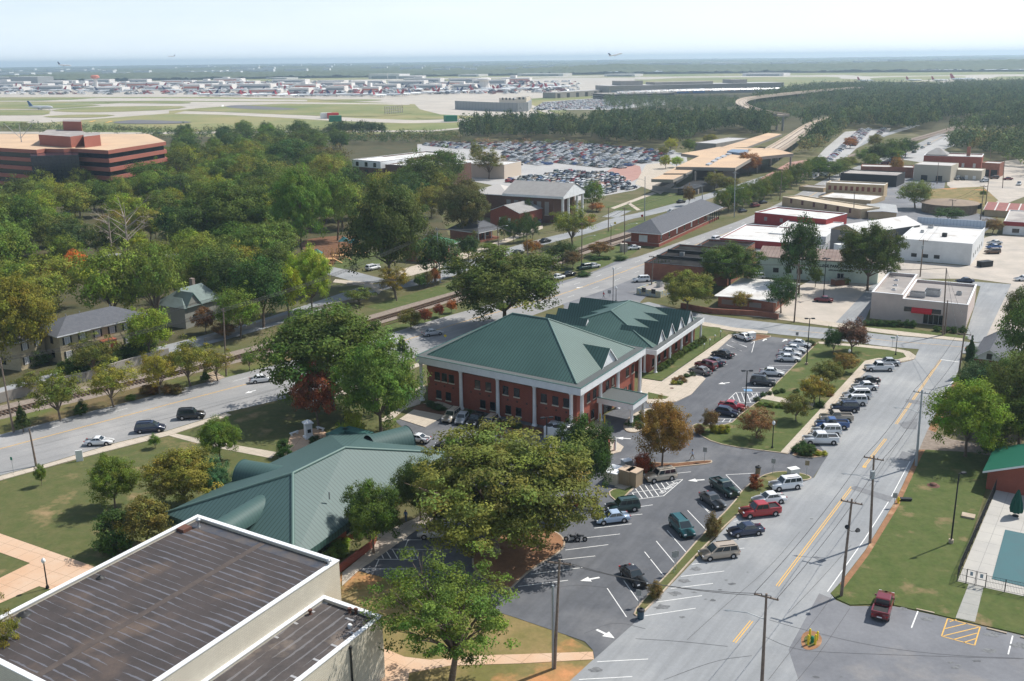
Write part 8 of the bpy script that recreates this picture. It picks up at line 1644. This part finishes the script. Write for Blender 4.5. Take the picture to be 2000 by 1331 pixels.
sign((1376,903),874,'small grey sign on the mulch island near the walking man',SG)
sign((1509,928),896,'dark sign on the grass strip head, left of the tan sign',SG); sign((1575,930),900,'tan sign at the right end of the grass strip head',SB)
sign((1247,1185),1152,'sign post at the near end of the grass strip by the litter bin',SG); sign((1316,1121),1078,'left of two signs on the grass strip before the tan minivan',SG); sign((1320,1114),1076,'right of two signs on the grass strip before the tan minivan',SG)
sign((1556,666),649,'small square sign in the kerb bed at the lot mouth',SG); sign((1746,991),963,'grey sign beside the fire hydrant',SG); sign((27,926),893,'slim green sign post at the road edge, far lower left',SGN,.4,.5)
sign((1201,450),434,'yellow diamond sign by the upper road',SY,1.1,shape='diamond'); sign((1335,597),583,'yellow diamond sign by the cross street tree',SY,1.1,shape='diamond'); sign((1254,432),420,'red stop sign at the side road by the station lawn',SR,1.0,shape='oct'); sign((1888,690),678,'red stop sign half hidden by the slim conifer',SR,.9,shape='oct'); sign((870,664),653,'yellow-green sign on the main road behind the silver sedan',SY,.8,shape='diamond')
sign((1742,682),659,'street name sign with green blades at the round corner',SGN,.9,.25); sign((1190,582),567,'dark parking sign beside the woman in red',SG,.9,.9)
for x,y,ty,w_,l,hh in ((156,901,880,1.0,'white upright notice slab on the sidewalk edge at left',3.0),(732,526,527-7,3.0,'white board sign at the junction by the playground lawn',1.6),(873,525,517,2.4,'white banner sign on posts below the green roofed house',1.4),(1725,0,0,0,'',0)):
    if not w_: continue
    F=Fr(G(x,y),ang=20); h=max(1.5,HT((x,y),ty)); r=empty('notice_board',F.P(0,0),l,'sign'); mb=MB(); mb.box(F,-w_/2,w_/2,-.12,.12,.35 if w_>1 else 0,h,SW); mb.obj('panel',r)
    if w_>1:
        for s_ in (-1,1): mb=MB(); mb.box(F,s_*w_/2-.06,s_*w_/2+.06,-.08,.08,0,h+.1,SW); mb.obj('post',r)
# monument and benches
g=G(603,856); r=empty('stone_monument',g,'white stone pillar monument with pyramid cap on the round plaza','monument'); F=Fr(g,ang=30); mb=MB(); mb.box(F,-.75,.75,-.75,.75,.08,.4,WHITE); mb.box(F,-.55,.55,-.55,.55,.401,2.6,WHITE); mb.obj('shaft',r)
mb=MB(); mb.box(F,-.75,.75,-.75,.75,2.602,2.8,WHITE); c=[F.P(a,b,2.802) for a,b in ((-.75,-.75),(.75,-.75),(.75,.75),(-.75,.75))]+[F.P(0,0,3.3)]; mb.mesh(c,[(0,1,4),(1,2,4),(2,3,4),(3,0,4)],WHITE); mb.obj('cap',r); mb=MB(); mb.box(F,-.3,.3,-.58,-.552,1.1,1.7,BLK); mb.obj('plaque',r)
for (a,b,l) in (((567,853),(583,847),'white stone bench left of the monument'),((619,839),(633,843),'white stone bench right of the monument')):
    F=Fr(G(*a),G(*b)); r=empty('stone_bench',F.P(F.lu/2,0),l,'bench'); mb=MB(); mb.box(F,0,F.lu,-.22,.22,.42,.54,WHITE); mb.obj('seat',r)
    for q in (.2,F.lu-.35): mb=MB(); mb.box(F,q,q+.18,-.18,.18,.08,.42,WHITE); mb.obj('leg',r)
# litter bins
def bin_(base,label,c):
    g=G(*base); g.z=.05; r=empty('litter_bin',g,label,'litter bin'); mb=MB(); mb.lathe(g,[(.36,0),(.38,.1),(.36,.2),(.40,.95),(.43,1.0)],14,c); mb.obj('body',r); mb=MB(); mb.lathe(g+Vector((0,0,1.0)),[(.46,0),(.44,.12),(.2,.28),(.18,.1)],14,BLK if c!=BLK else GRY); mb.obj('lid',r)
bin_((1251,1209),'dark blue-grey litter bin at the near tip of the grass strip',mat('bin_blue',(.04,.08,.11),.5)); bin_((1480,926),'brown stone litter bin at the head of the grass strip',SB)
def boxthing(name,base,w_,d,h,label,cat,m,top=None,ang=20,z0=0):
    F=Fr(G(*base),ang=ang); r=empty(name,F.P(0,0),label,cat); mb=MB(); mb.box(F,-w_/2,w_/2,-d/2,d/2,z0+.05,z0+h,m); mb.obj('body',r); mb=MB(); mb.box(F,-w_/2-.05,w_/2+.05,-d/2-.05,d/2+.05,z0+h+.002,z0+h+.1,top or m); mb.obj('lid',r)
boxthing('utility_cabinet',(1467,664),1.6,1.2,1.5,'white utility cabinet beside the lone white sedan','cabinet',SW,z0=.1); boxthing('utility_cabinet',(1549,928),1.5,1.0,.9,'white utility cabinet on the grass strip head','cabinet',SW,z0=.1); boxthing('utility_cabinet',(1218,492),2,1.6,2.6,'tall beige cabinet by the depot lot hedge','cabinet',PALEC)
boxthing('dumpster',(1640,557),4.5,2,1.6,'rusty brown skip in front of the furniture store','dumpster',RUST,BLK); boxthing('dumpster',(1923,521),4.2,2,1.6,'black dumpster in front of the white warehouse lot','dumpster',BLK); boxthing('dumpster',(1906,408),4,2,2,'black dumpster beside the red striped shed','dumpster',BLK); boxthing('storage_container',(1643,498),4.2,2.4,3.4,'small white storage box against the grey sided building','container',SW)
g=G(1201,881); g.z=.15; mb=MB(); mb.lathe(g,[(.22,0),(.2,2.0),(.1,2.2)],10,SW); mb.obj('white_bollard',label='white round bollard beside the brick screen wall end',cat='bollard')
for i,(x,y) in enumerate(((1172,826),(1181,830))): g=G(x,y); g.z=.1; mb=MB(); mb.lathe(g,[(.1,0),(.1,1.5),(.02,1.6)],8,SY); mb.obj('yellow_bollard',label='yellow bollard at the portico column',cat='bollard',group='yellow bollards at the portico')
g=G(1754,984); r=empty('fire_hydrant',g,'yellow fire hydrant at the road edge of the right lawn','fire hydrant'); mb=MB(); mb.lathe(g+Vector((0,0,.1)),[(.2,0),(.14,.08),(.14,.6),(.19,.65),(.12,.85),(.04,.92)],10,SY); mb.obj('body',r)
for s_ in (-1,1): mb=MB(); mb.tube(g+Vector((0,0,.6)),g+Vector((.28*s_,0,.6)),.07,.08,8,SY); mb.obj('outlet',r)
boxthing('valve_cover',(1768,979),1.6,.5,.35,'dark fallen pipe lying by the fire hydrant','pipe',BLK,ang=-5)
# bollard cluster
sheet('grass_patch',[(1564,1245),(1572,1235),(1590,1232),(1606,1245),(1604,1262),(1585,1272),(1566,1268)],.066,DIRT,sm=2); sheet('grass_patch',[(1568,1248),(1580,1240),(1596,1246),(1594,1262),(1575,1266)],.07,RGRASS,sm=2)
for i,(x,y,ty) in enumerate(((1578,1260,1241),(1581,1250,1229),(1592,1260,1240),(1596,1251,1234))):
    g=G(x,y); g.z=.06; h=HT((x,y),ty); mb=MB(); mb.lathe(g,[(.12,0),(.12,h-.1),(.06,h-.02)],10,SY); b=mb.obj('yellow_bollard',label='yellow guard post round the green valve in the street patch',cat='bollard',group='yellow guard posts in the street patch')
g=G(1586,1256); mb=MB(); mb.lathe(g,[(.16,0),(.12,.3),(.2,.5),(.14,.75),(.03,.8)],10,mat('hydrant_green',(.01,.2,.12),.5)); mb.obj('water_valve',label='green water valve between the yellow guard posts',cat='valve')
# pool: cover, fence, gate, umbrella
mb=MB(); mb.prism(GP([(1963,1037),(1937,1133),(2040,1158),(2220,1190),(2220,1090)]),.1,.17,mat('pool_cover',(.045,.13,.145),.7,c2=(.05,.12,.135),ns=.3,kind='grid',pitch=3,wd=.02,cl=(.04,.14,.15))); mb.obj('pool_cover',label='teal cover stretched over the swimming pool',cat='pool cover')
def fence(px,h,label,step=2.4,m=BLK,mesh=True,name='metal_fence',z0=.1,rail=.03):
    P=[G(*p) for p in px]; r=empty(name,P[0],label,'fence')
    for i in range(len(P)-1):
        a,b=P[i],P[i+1]; d=(b-a); n=max(1,round(d.length/step)); u=d.normalized(); F=Fr(a,b); mb=MB()
        for z in (z0+.12,h*.55,h-.03): mb.box(F,0,d.length,-rail*.5,rail*.5,z,z+rail,m)
        if mesh:
            k=0
            while k<d.length: mb.box(F,k,k+.018,-.008,.008,z0+.12,h-.03,m); k+=.16 if d.length<60 else .35
        mb.obj('rail_panel',r)
        for j in range(n+(1 if i==len(P)-2 else 0)): mb=MB(); p=a+d*(j/n); mb.tube(p,p+Vector((0,0,h)),.05,.05,6,m); mb.obj('post',r)
    return r
fence([(1937,920),(1945,958),(1905,1050),(1874,1120),(1869,1137),(1886,1141)],1.9,'black metal pool fence along the right lawn'); fence([(1924,1150),(2000,1166),(2120,1195)],1.7,'black low fence along the near side of the pool deck')
r=empty('pool_gate',G(1905,1146),'black metal double gate with white notices at the pool path','gate')
for a,b in (((1886,1141),(1904,1145.5)),((1905,1146),(1924,1150))):
    F=Fr(G(*a),G(*b)); mb=MB(); 
    for q in (0,F.lu-.06): mb.box(F,q,q+.06,-.03,.03,.1,2.0,BLK)
    for z in (.2,1.0,1.9): mb.box(F,.06,F.lu-.06,-.02,.02,z,z+.05,BLK)
    o=mb.obj('gate_leaf',r); mb=MB(); mb.box(F,.35,F.lu-.35,-.04,-.022,1.25,1.75,mat('notice_panel',(.3,.36,.42),.5)); sub(mb,'notice',o)
g=G(1983,1010); r=empty('patio_umbrella',g,'closed dark green patio umbrella on the pool deck','umbrella'); GU=mat('umbrella_green',(.008,.07,.05),.8); mb=MB(); mb.tube(g,g+Vector((0,0,3.9)),.04,.04,6,GRY); mb.obj('pole',r); mb=MB(); n=16; vs=[];pf=[(.1,3.95),(.35,3.2),(.62,2.2),(.78,1.1),(.7,.75)]
for q,z in pf: vs+=[g+Vector((q*(1+.16*(-1)**j)*math.cos(2*math.pi*j/n),q*(1+.16*(-1)**j)*math.sin(2*math.pi*j/n),z)) for j in range(n)]
mb.mesh(vs,[(i*n+j,i*n+(j+1)%n,(i+1)*n+(j+1)%n,(i+1)*n+j) for i in range(len(pf)-1) for j in range(n)],GU); mb.obj('canopy',r); mb=MB(); mb.lathe(g+Vector((0,0,.12)),[(.4,0),(.4,.12),(.1,.2)],12,BLK); mb.obj('base',r)
# retaining wall and fence beside the upper road at left, steps
mb=MB(); P=[G(*p) for p in ((-60,802),(0,787),(100,760),(168,745),(240,722),(330,697))]
for i in range(len(P)-1): d=(P[i+1]-P[i]).normalized(); n=Vector((-d.y,d.x,0))*.2; mb.prism([P[i]+n,P[i+1]+n,P[i+1]-n,P[i]-n],0,1.9,CONCW)
mb.obj('retaining_wall',label='long pale concrete retaining wall above the railway at left',cat='wall')
mb=MB(); P=[G(*p) for p in ((400,668),(460,650),(530,630),(620,605),(720,584))]
for i in range(len(P)-1): d=(P[i+1]-P[i]).normalized(); n=Vector((-d.y,d.x,0))*.15; mb.prism([P[i]+n,P[i+1]+n,P[i+1]-n,P[i]-n],0,.9,CONCW)
mb.obj('retaining_wall',label='low pale wall along the upper road right of the gabled house',cat='wall')
F=Fr(G(413,748),G(440,738)); r=empty('roadside_steps',F.P(2,1),'short flight of concrete steps climbing from the sidewalk to the rail bank','steps')
for i in range(6): mb=MB(); mb.box(F,0,F.lu,i*.5,i*.5+.5,0,.16*(i+1),KERB); mb.obj('step',r)
# low brick wall at the cross street corner
mb=MB(); P=[G(*p) for p in ((1330,602),(1372,610),(1390,613),(1480,618),(1520,624))]
for i in range(len(P)-1): d=(P[i+1]-P[i]).normalized(); n=Vector((-d.y,d.x,0))*.2; mb.prism([P[i]+n,P[i+1]+n,P[i+1]-n,P[i]-n],0,1.3,BRICK2)
mb.obj('brick_wall',label='low old brick wall along the far side of the cross street',cat='wall')
# playground
PW_=mat('playground_timber',(.5,.3,.14),.8); PR_=mat('playground_teal_roof',(.03,.14,.15),.6)
rg=random.Random(8)
for j,(x,y,l) in enumerate(((642,515,'timber playground tower nearest to the yellow-green tree'),(660,508,'timber climbing frame in the middle of the playground'),(673,494,'tall playground tower with a pointed teal roof'),(692,497,'second pointed teal roofed playground tower at right'),(620,520,'low playground hut with a teal roof at left'))):
    g=G(x,y); r=empty('play_structure',g,l,'playground')
    for a in (-1.6,0,1.6):
        for b in (-1.4,1.4): mb=MB(); p=g+Vector((a,b,0)); mb.tube(p,p+Vector((0,0,3.2+rg.random())),.13,.13,6,PW_); mb.obj('post',r)
    mb=MB(); F=Fr(g,ang=0); mb.box(F,-1.6,1.6,-1.4,1.4,1.4,1.6,PW_); mb.obj('platform',r)
    if 'roof' in l: mb=MB(); c=[F.P(a,b,3.9) for a,b in ((-1.7,-1.6),(1.7,-1.6),(1.7,1.6),(-1.7,1.6))]+[F.P(0,0,5.4)]; mb.mesh(c,[(0,1,4),(1,2,4),(2,3,4),(3,0,4)],PR_); mb.obj('roof',r)
    mb=MB(); mb.mesh([F.P(1.6,-.4,1.6),F.P(1.6,.4,1.6),F.P(4.2,.4,.2),F.P(4.2,-.4,.2),F.P(1.6,-.4,1.4),F.P(1.6,.4,1.4),F.P(4.2,.4,.05),F.P(4.2,-.4,.05)],[(0,1,2,3),(7,6,5,4),(0,3,7,4),(1,5,6,2)],PW_); mb.obj('ramp',r)
# motorcycle under the oak edge
def motorcycle(x,y,l,a):
    g=G(x,y); r=empty('motorcycle',g,l,'motorcycle',rz=R(a)); r['_o']=(0,0,0)
    for q in (-.75,.75): mb=MB(); mb.tube((q,-.07,.33),(q,.07,.33),.33,.33,14,TYRE); o=mb.obj('wheel',r); OF[o.name]=(0,0,0); mb=MB(); mb.tube((q,-.08,.33),(q,.08,.33),.18,.18,10,RIM); sub(mb,'rim',o)
    mb=MB(); mb.ball((.15,0,.85),.22,BLK,10,.75); mb.obj('fuel_tank',r); mb=MB(); mb.box(Fr((0,0),(1,0)),-.6,.0,-.14,.14,.72,.84,BLK); mb.obj('seat',r)
    mb=MB(); mb.box(Fr((0,0),(1,0)),-.2,.3,-.16,.16,.3,.65,METAL); mb.obj('engine',r); mb=MB(); mb.tube((.75,0,.33),(.45,0,1.05),.04,.04,6,METAL); mb.obj('fork',r); mb=MB(); mb.tube((.42,-.35,1.08),(.42,.35,1.08),.02,.02,6,BLK); mb.obj('handlebar',r)
    del r['_o']
motorcycle(1117,1058,'black motorcycle under the edge of the huge oak, left one',170); motorcycle(1131,1057,'black motorcycle under the edge of the huge oak, right one',170)
# ================================================================ people
SKIN=mat('skin',(.32,.17,.10),.7); 
def person(px,heading,label,shirt,trous,hair,pose,name='person'):
    """one continuous skinned body built on a joint skeleton, hair and clothes as coloured zones and children"""
    g=G(*px); g.z=.07 if px[1]>560 else 0
    J=pose; me=bpy.data.meshes.new('person'); names=list(J); bm_v=[J[n][0] for n in names]; E=[(names.index(a),names.index(b)) for a,b in BONES]
    me.from_pydata(bm_v,E,[]); o=bpy.data.objects.new('person',me); COL.objects.link(o); sk=o.modifiers.new('s','SKIN'); 
    for i,n in enumerate(names): me.skin_vertices[0].data[i].radius=(J[n][1],J[n][2] if len(J[n])>2 else J[n][1]); me.skin_vertices[0].data[i].use_root=(n=='pelvis')
    ss=o.modifiers.new('u','SUBSURF'); ss.levels=2; ss.render_levels=2
    dg=bpy.context.evaluated_depsgraph_get(); m2=bpy.data.meshes.new_from_object(o.evaluated_get(dg)); bpy.data.objects.remove(o)
    m2.materials.clear(); ms=[SKIN,shirt,trous,BLK]
    for m in ms: m2.materials.append(m)
    for p in m2.polygons:
        c=p.center; z=c.z; p.use_smooth=True; ar=abs(c.y)>.2
        p.material_index=3 if z<.09 else 2 if z<.93 and not (ar and z>.6) else 1 if z<1.44 and not (ar and z<.98) else 0
    o=bpy.data.objects.new(name,m2); COL.objects.link(o); o.location=g; o.rotation_euler=(0,0,R(heading)); tag(o,label,'person')
    mb=MB(); h=J['head'][0]; mb.ball((h[0]-.015,h[1],h[2]+.045),.108,hair,12,.95); me=mb.data('hair'); c=bpy.data.objects.new('hair',me); COL.objects.link(c); c.parent=o
    mb=MB(); x=h[0]+.098
    for y in (-.035,.035): mb.ball((x,h[1]+y,h[2]+.0),.013,BLK,6)
    me=mb.data('eyes'); c=bpy.data.objects.new('eyes',me); COL.objects.link(c); c.parent=o
    mb=MB(); mb.mesh([Vector((x-.005,h[1]-.018,h[2]-.045)),Vector((x-.005,h[1]+.018,h[2]-.045)),Vector((x+.028,h[1],h[2]-.04)),Vector((x,h[1],h[2]+.005))],[(0,1,2),(0,2,3),(1,3,2)],SKIN); me=mb.data('nose'); c=bpy.data.objects.new('nose',me); COL.objects.link(c); c.parent=o
    return o
BONES=[('pelvis','waist'),('waist','chest'),('chest','neck'),('neck','head'),('head','crown')]
for s_ in 'lr':
    BONES+=[('pelvis','hip'+s_),('hip'+s_,'knee'+s_),('knee'+s_,'ank'+s_),('ank'+s_,'toe'+s_),('chest','sh'+s_),('sh'+s_,'elb'+s_),('elb'+s_,'wri'+s_),('wri'+s_,'palm'+s_),('wri'+s_,'th'+s_)]+[('palm'+s_,'f%d'%i+s_) for i in range(4)]
def pose(stride=.0,swing=0.):
    J={'pelvis':((0,0,.98),.13,.16),'waist':((0,0,1.12),.11,.145),'chest':((.01,0,1.36),.125,.17),'neck':((.01,0,1.50),.055),'head':((.03,0,1.62),.085,.075),'crown':((.02,0,1.72),.07)}
    for s_,y,k in (('l',1,1),('r',-1,-1)):
        f=stride*k; J['hip'+s_]=((0,.09*y,.93),.095); J['knee'+s_]=((f*.5+.03,.1*y,.50+abs(stride)*.01),.062); J['ank'+s_]=((f,.1*y,.10 if f>=0 else .16),.04); J['toe'+s_]=((f+.17,.11*y,.045 if f>=0 else .06),.038)
        a=-swing*k; J['sh'+s_]=((0,.19*y,1.42),.055); J['elb'+s_]=((a*.35,.24*y,1.14),.042); J['wri'+s_]=((a*.9+.08,.25*y,.92),.028); J['palm'+s_]=((a*.95+.1,.25*y,.85),.027); J['th'+s_]=((a*.95+.14,.23*y,.86),.011)
        for i in range(4): J['f%d'%i+s_]=((a*.95+.085+i*.018,.25*y,.77-(.01 if i in(1,2) else 0)),.0095)
    return J
TW=lambda n,c:mat(n,c,.9)
person((1352,899),175,'man in a pale blue shirt and khaki trousers walking across the drive',TW('pale_blue_shirt',(.45,.55,.75)),TW('khaki_trousers',(.20,.15,.09)),BLK,pose(.34,.3))
person((793,1020),250,'person in blue jeans and blue top standing on the library walk',TW('blue_top',(.08,.16,.35)),TW('blue_jeans',(.06,.1,.2)),BLK,pose(.06,.05))
person((1179,583),200,'person in a red top walking beside the main road crossing',TW('red_top',(.45,.03,.04)),TW('dark_trousers',(.05,.04,.05)),BLK,pose(.28,.25))
person((671,500),90,'person in dark clothes at the playground, left one',TW('dark_top',(.04,.05,.08)),TW('dark_trousers',(.05,.04,.05)),BLK,pose(.1,.1)); person((669,503),10,'person in pale clothes at the playground, right beside the dark one',SW,TW('blue_jeans',(.06,.1,.2)),BLK,pose(.05,.05))
# airfield bits
r=empty('approach_light_frame',G(775,223),'long grey lattice antenna frame on the airfield grass','antenna'); F=Fr(G(752,224.5),G(786,221.5)); mb=MB()
for i in range(9): mb.box(F,i*F.lu/8,i*F.lu/8+.6,-.3,.3,0,9,CONCW)
for z in (2,5,8.5): mb.box(F,0,F.lu,-.4,.4,z,z+.6,CONCW)
mb.obj('frame',r)
for x,y in ((147,239),(180,238),(213,239),(247,240),(435,208),(464,209),(493,211),(523,214),(554,214)): line([(x-5,y+1.5),(x+6,y-1.5)] if x<300 else [(x,y+2.5),(x,y-2.5)],3,SW if x>300 else YPAINT,.36,'runway_marking')
for x,y,c in ((880,238,SGN),(638,232,SW),(650,232,SR),(655,238,SGN)): boxthing('airfield_hut',(x,y),12,8,6,{880:'small green hut on the airfield edge',638:'white truck sized hut by the airfield road',650:'red and white hut by the airfield road',655:'green hut at the end of the airfield road'}[x],'hut',c)
# ================================================================ woods too many to count
def bake_forest(name,pts,seed,hr,wr,cols,conif=.5,nq=150):
    r=np.random.default_rng(seed); n=len(pts)
    base=[crown_data(500+i,cz=.62,rx=.45,rz=.36,ncl=30,lpc=max(3,nq//30),lsize=.055,clr=.16,cone=(.5 if i%2 else 0),hue=.3) for i in range(4)]
    Vs=[];Ts=[]
    for i,(x,y) in enumerate(pts):
        V,F,T_,_=base[(0 if r.random()>conif else 1)+2*int(r.random()>.5)]; h=r.uniform(*hr); w_=h*r.uniform(*wr); a=r.uniform(0,6.28); c,s=math.cos(a),math.sin(a)
        X=(V[:,0]*c-V[:,1]*s)*w_+x; Y=(V[:,0]*s+V[:,1]*c)*w_+y; Vs.append(np.stack([X,Y,V[:,2]*h],-1)); cc=np.array(cols[int(r.integers(len(cols)))])*r.uniform(.8,1.2)*2.2; Ts.append(T_*cc)
    V=np.concatenate(Vs); o=npmesh(name,V,np.arange(len(V)).reshape(-1,4),LEAF,False,np.concatenate(Ts)); tag(o,kind='stuff'); return o
def sc2(P,mind,seed,jit=.8,ex=()):
    W=[G(*p) for p in P]; W2=[(p.x,p.y) for p in W]; E_=[[(q.x,q.y) for q in (G(*p) for p in e)] for e in ex]; rg=random.Random(seed); xs=[p.x for p in W]; ys=[p.y for p in W]; out=[]
    y=min(ys)
    while y<max(ys):
        x=min(xs)
        while x<max(xs):
            a=x+rg.uniform(-1,1)*mind*jit*.5;b=y+rg.uniform(-1,1)*mind*jit*.5
            if inpoly(a,b,W2) and not any(inpoly(a,b,e) for e in E_): out.append((a,b))
            x+=mind
        y+=mind*.87
    return out
PC=[(.035,.055,.022),(.04,.06,.022),(.05,.07,.024),(.06,.075,.024),(.035,.05,.024)]
MC_=PC+[(.07,.08,.03),(.06,.085,.03),(.09,.08,.03)]
EXR=[[(1430,215),(1470,190),(1560,182),(1565,195),(1470,212),(1560,245),(1560,262),(1440,232)],[(1500,300),(1500,265),(1560,240),(1660,232),(1660,250),(1600,262)],[(1560,350),(1600,285),(1650,252),(1790,252),(1760,300)],[(1780,262),(1850,235),(1990,232),(1990,248),(1880,262),(1820,300)],[(1250,300),(1345,250),(1500,240),(1540,268),(1440,320)],[(1740,262),(1800,240),(1840,262),(1800,290)]]
bake_forest('pine_woods',sc2([(905,262),(1000,255),(1075,256),(1150,268),(1160,250),(1250,243),(1400,243),(1500,250),(1548,262),(1500,280),(1440,262),(1385,268),(1340,290),(1230,289),(1100,278),(905,280)],9.5,11,ex=EXR[:2]),1,(14,20),(.55,.8),PC,.7,240)
bake_forest('right_pine_woods',sc2([(1560,256),(1600,236),(1640,232),(1690,206),(1800,194),(2500,190),(2500,262),(1990,262),(1900,265),(1850,268),(1800,262),(1740,258),(1700,252),(1655,252),(1612,285),(1585,292),(1575,285),(1640,248)],10,12,ex=[[(1795,262),(1850,240),(1990,232),(1990,240),(1870,262),(1830,275)],[(1500,300),(1560,262),(1600,240),(1660,232),(1660,240),(1610,252),(1560,280)]]),2,(13,19),(.6,.85),PC,.6,210)
bake_forest('viaduct_woods',sc2([(1455,207),(1560,188),(1640,188),(1690,203),(1640,224),(1545,240),(1500,248),(1440,234)],10,19),8,(7,11),(.8,1.1),MC_,.3,150)
bake_forest('station_woods',sc2([(1585,318),(1560,300),(1590,280),(1640,245),(1760,246),(1800,258),(1700,253),(1655,254),(1615,286)],10,20,ex=[[(1500,300),(1560,262),(1600,240),(1640,236),(1640,244),(1610,256),(1565,290)]]),9,(8,13),(.8,1.1),MC_,.1,180)
bake_forest('roadside_woods',sc2([(1850,285),(1900,276),(2500,262),(2500,345),(2010,345),(1960,322),(1900,305),(1855,300)],10,15,ex=[]),3,(9,14),(.85,1.1),MC_,.1,220)
bake_forest('far_tree_belt',sc2([(1180,196),(1330,196),(1440,200),(1450,218),(1400,222),(1180,216)],12,13),3,(8,13),(.6,.9),PC,.6,60)
bake_forest('far_woods',sc2([(1540,184),(1600,176),(1700,174),(1800,178),(1900,170),(2300,168),(2300,180),(1640,215),(1560,200),(1480,212),(1470,200)],13,14),4,(14,19),(.6,.8),PC,.6,60)
bake_forest('hedge_belt',sc2([(640,268),(900,266),(905,282),(830,284),(700,284),(640,280)],10,21),10,(4,8),(1.1,1.5),MC_+[(.12,.1,.04)],.0,110)
bake_forest('brush_belt',sc2([(0,253),(200,254),(300,262),(640,262),(640,275),(900,274),(900,284),(640,282),(320,278),(240,268),(0,262)],11,15),5,(5,10),(.9,1.3),MC_,.1,90)
bake_forest('field_copse',sc2([(650,262),(755,262),(757,266),(648,266)],9,16),6,(10,13),(.7,.9),PC,.3,150)
bake_forest('car_park_brush',sc2([(905,280),(1230,284),(1230,288),(905,286)],10,17),7,(3,6),(1.2,1.6),[(.15,.09,.05),(.09,.09,.04),(.06,.08,.03)],.0,80)
# ================================================================ haze
def haze():
    mb=MB(); x,y0,y1=11500,-120,15900
    vs=[(-x,y0,-1.5),(x,y0,-1.5),(x,y1,-1.5),(-x,y1,-1.5),(-x,y0,100),(x,y0,100),(x,y1,100),(-x,y1,100)]
    m=bpy.data.materials.new('haze'); m.use_nodes=True; n=m.node_tree; n.nodes.remove(n.nodes['Principled BSDF'])
    v=n.nodes.new('ShaderNodeVolumePrincipled'); v.inputs['Color'].default_value=(.64,.84,1,1); v.inputs['Density'].default_value=HAZE; v.inputs['Anisotropy'].default_value=.3
    n.links.new(v.outputs[0],n.nodes['Material Output'].inputs['Volume'])
    mb.mesh(vs,[(0,3,2,1),(4,5,6,7),(0,1,5,4),(1,2,6,5),(2,3,7,6),(3,0,4,7)],m); mb.obj('haze',kind='stuff',org=(0,0,0))
HAZE=1.2e-4
haze()
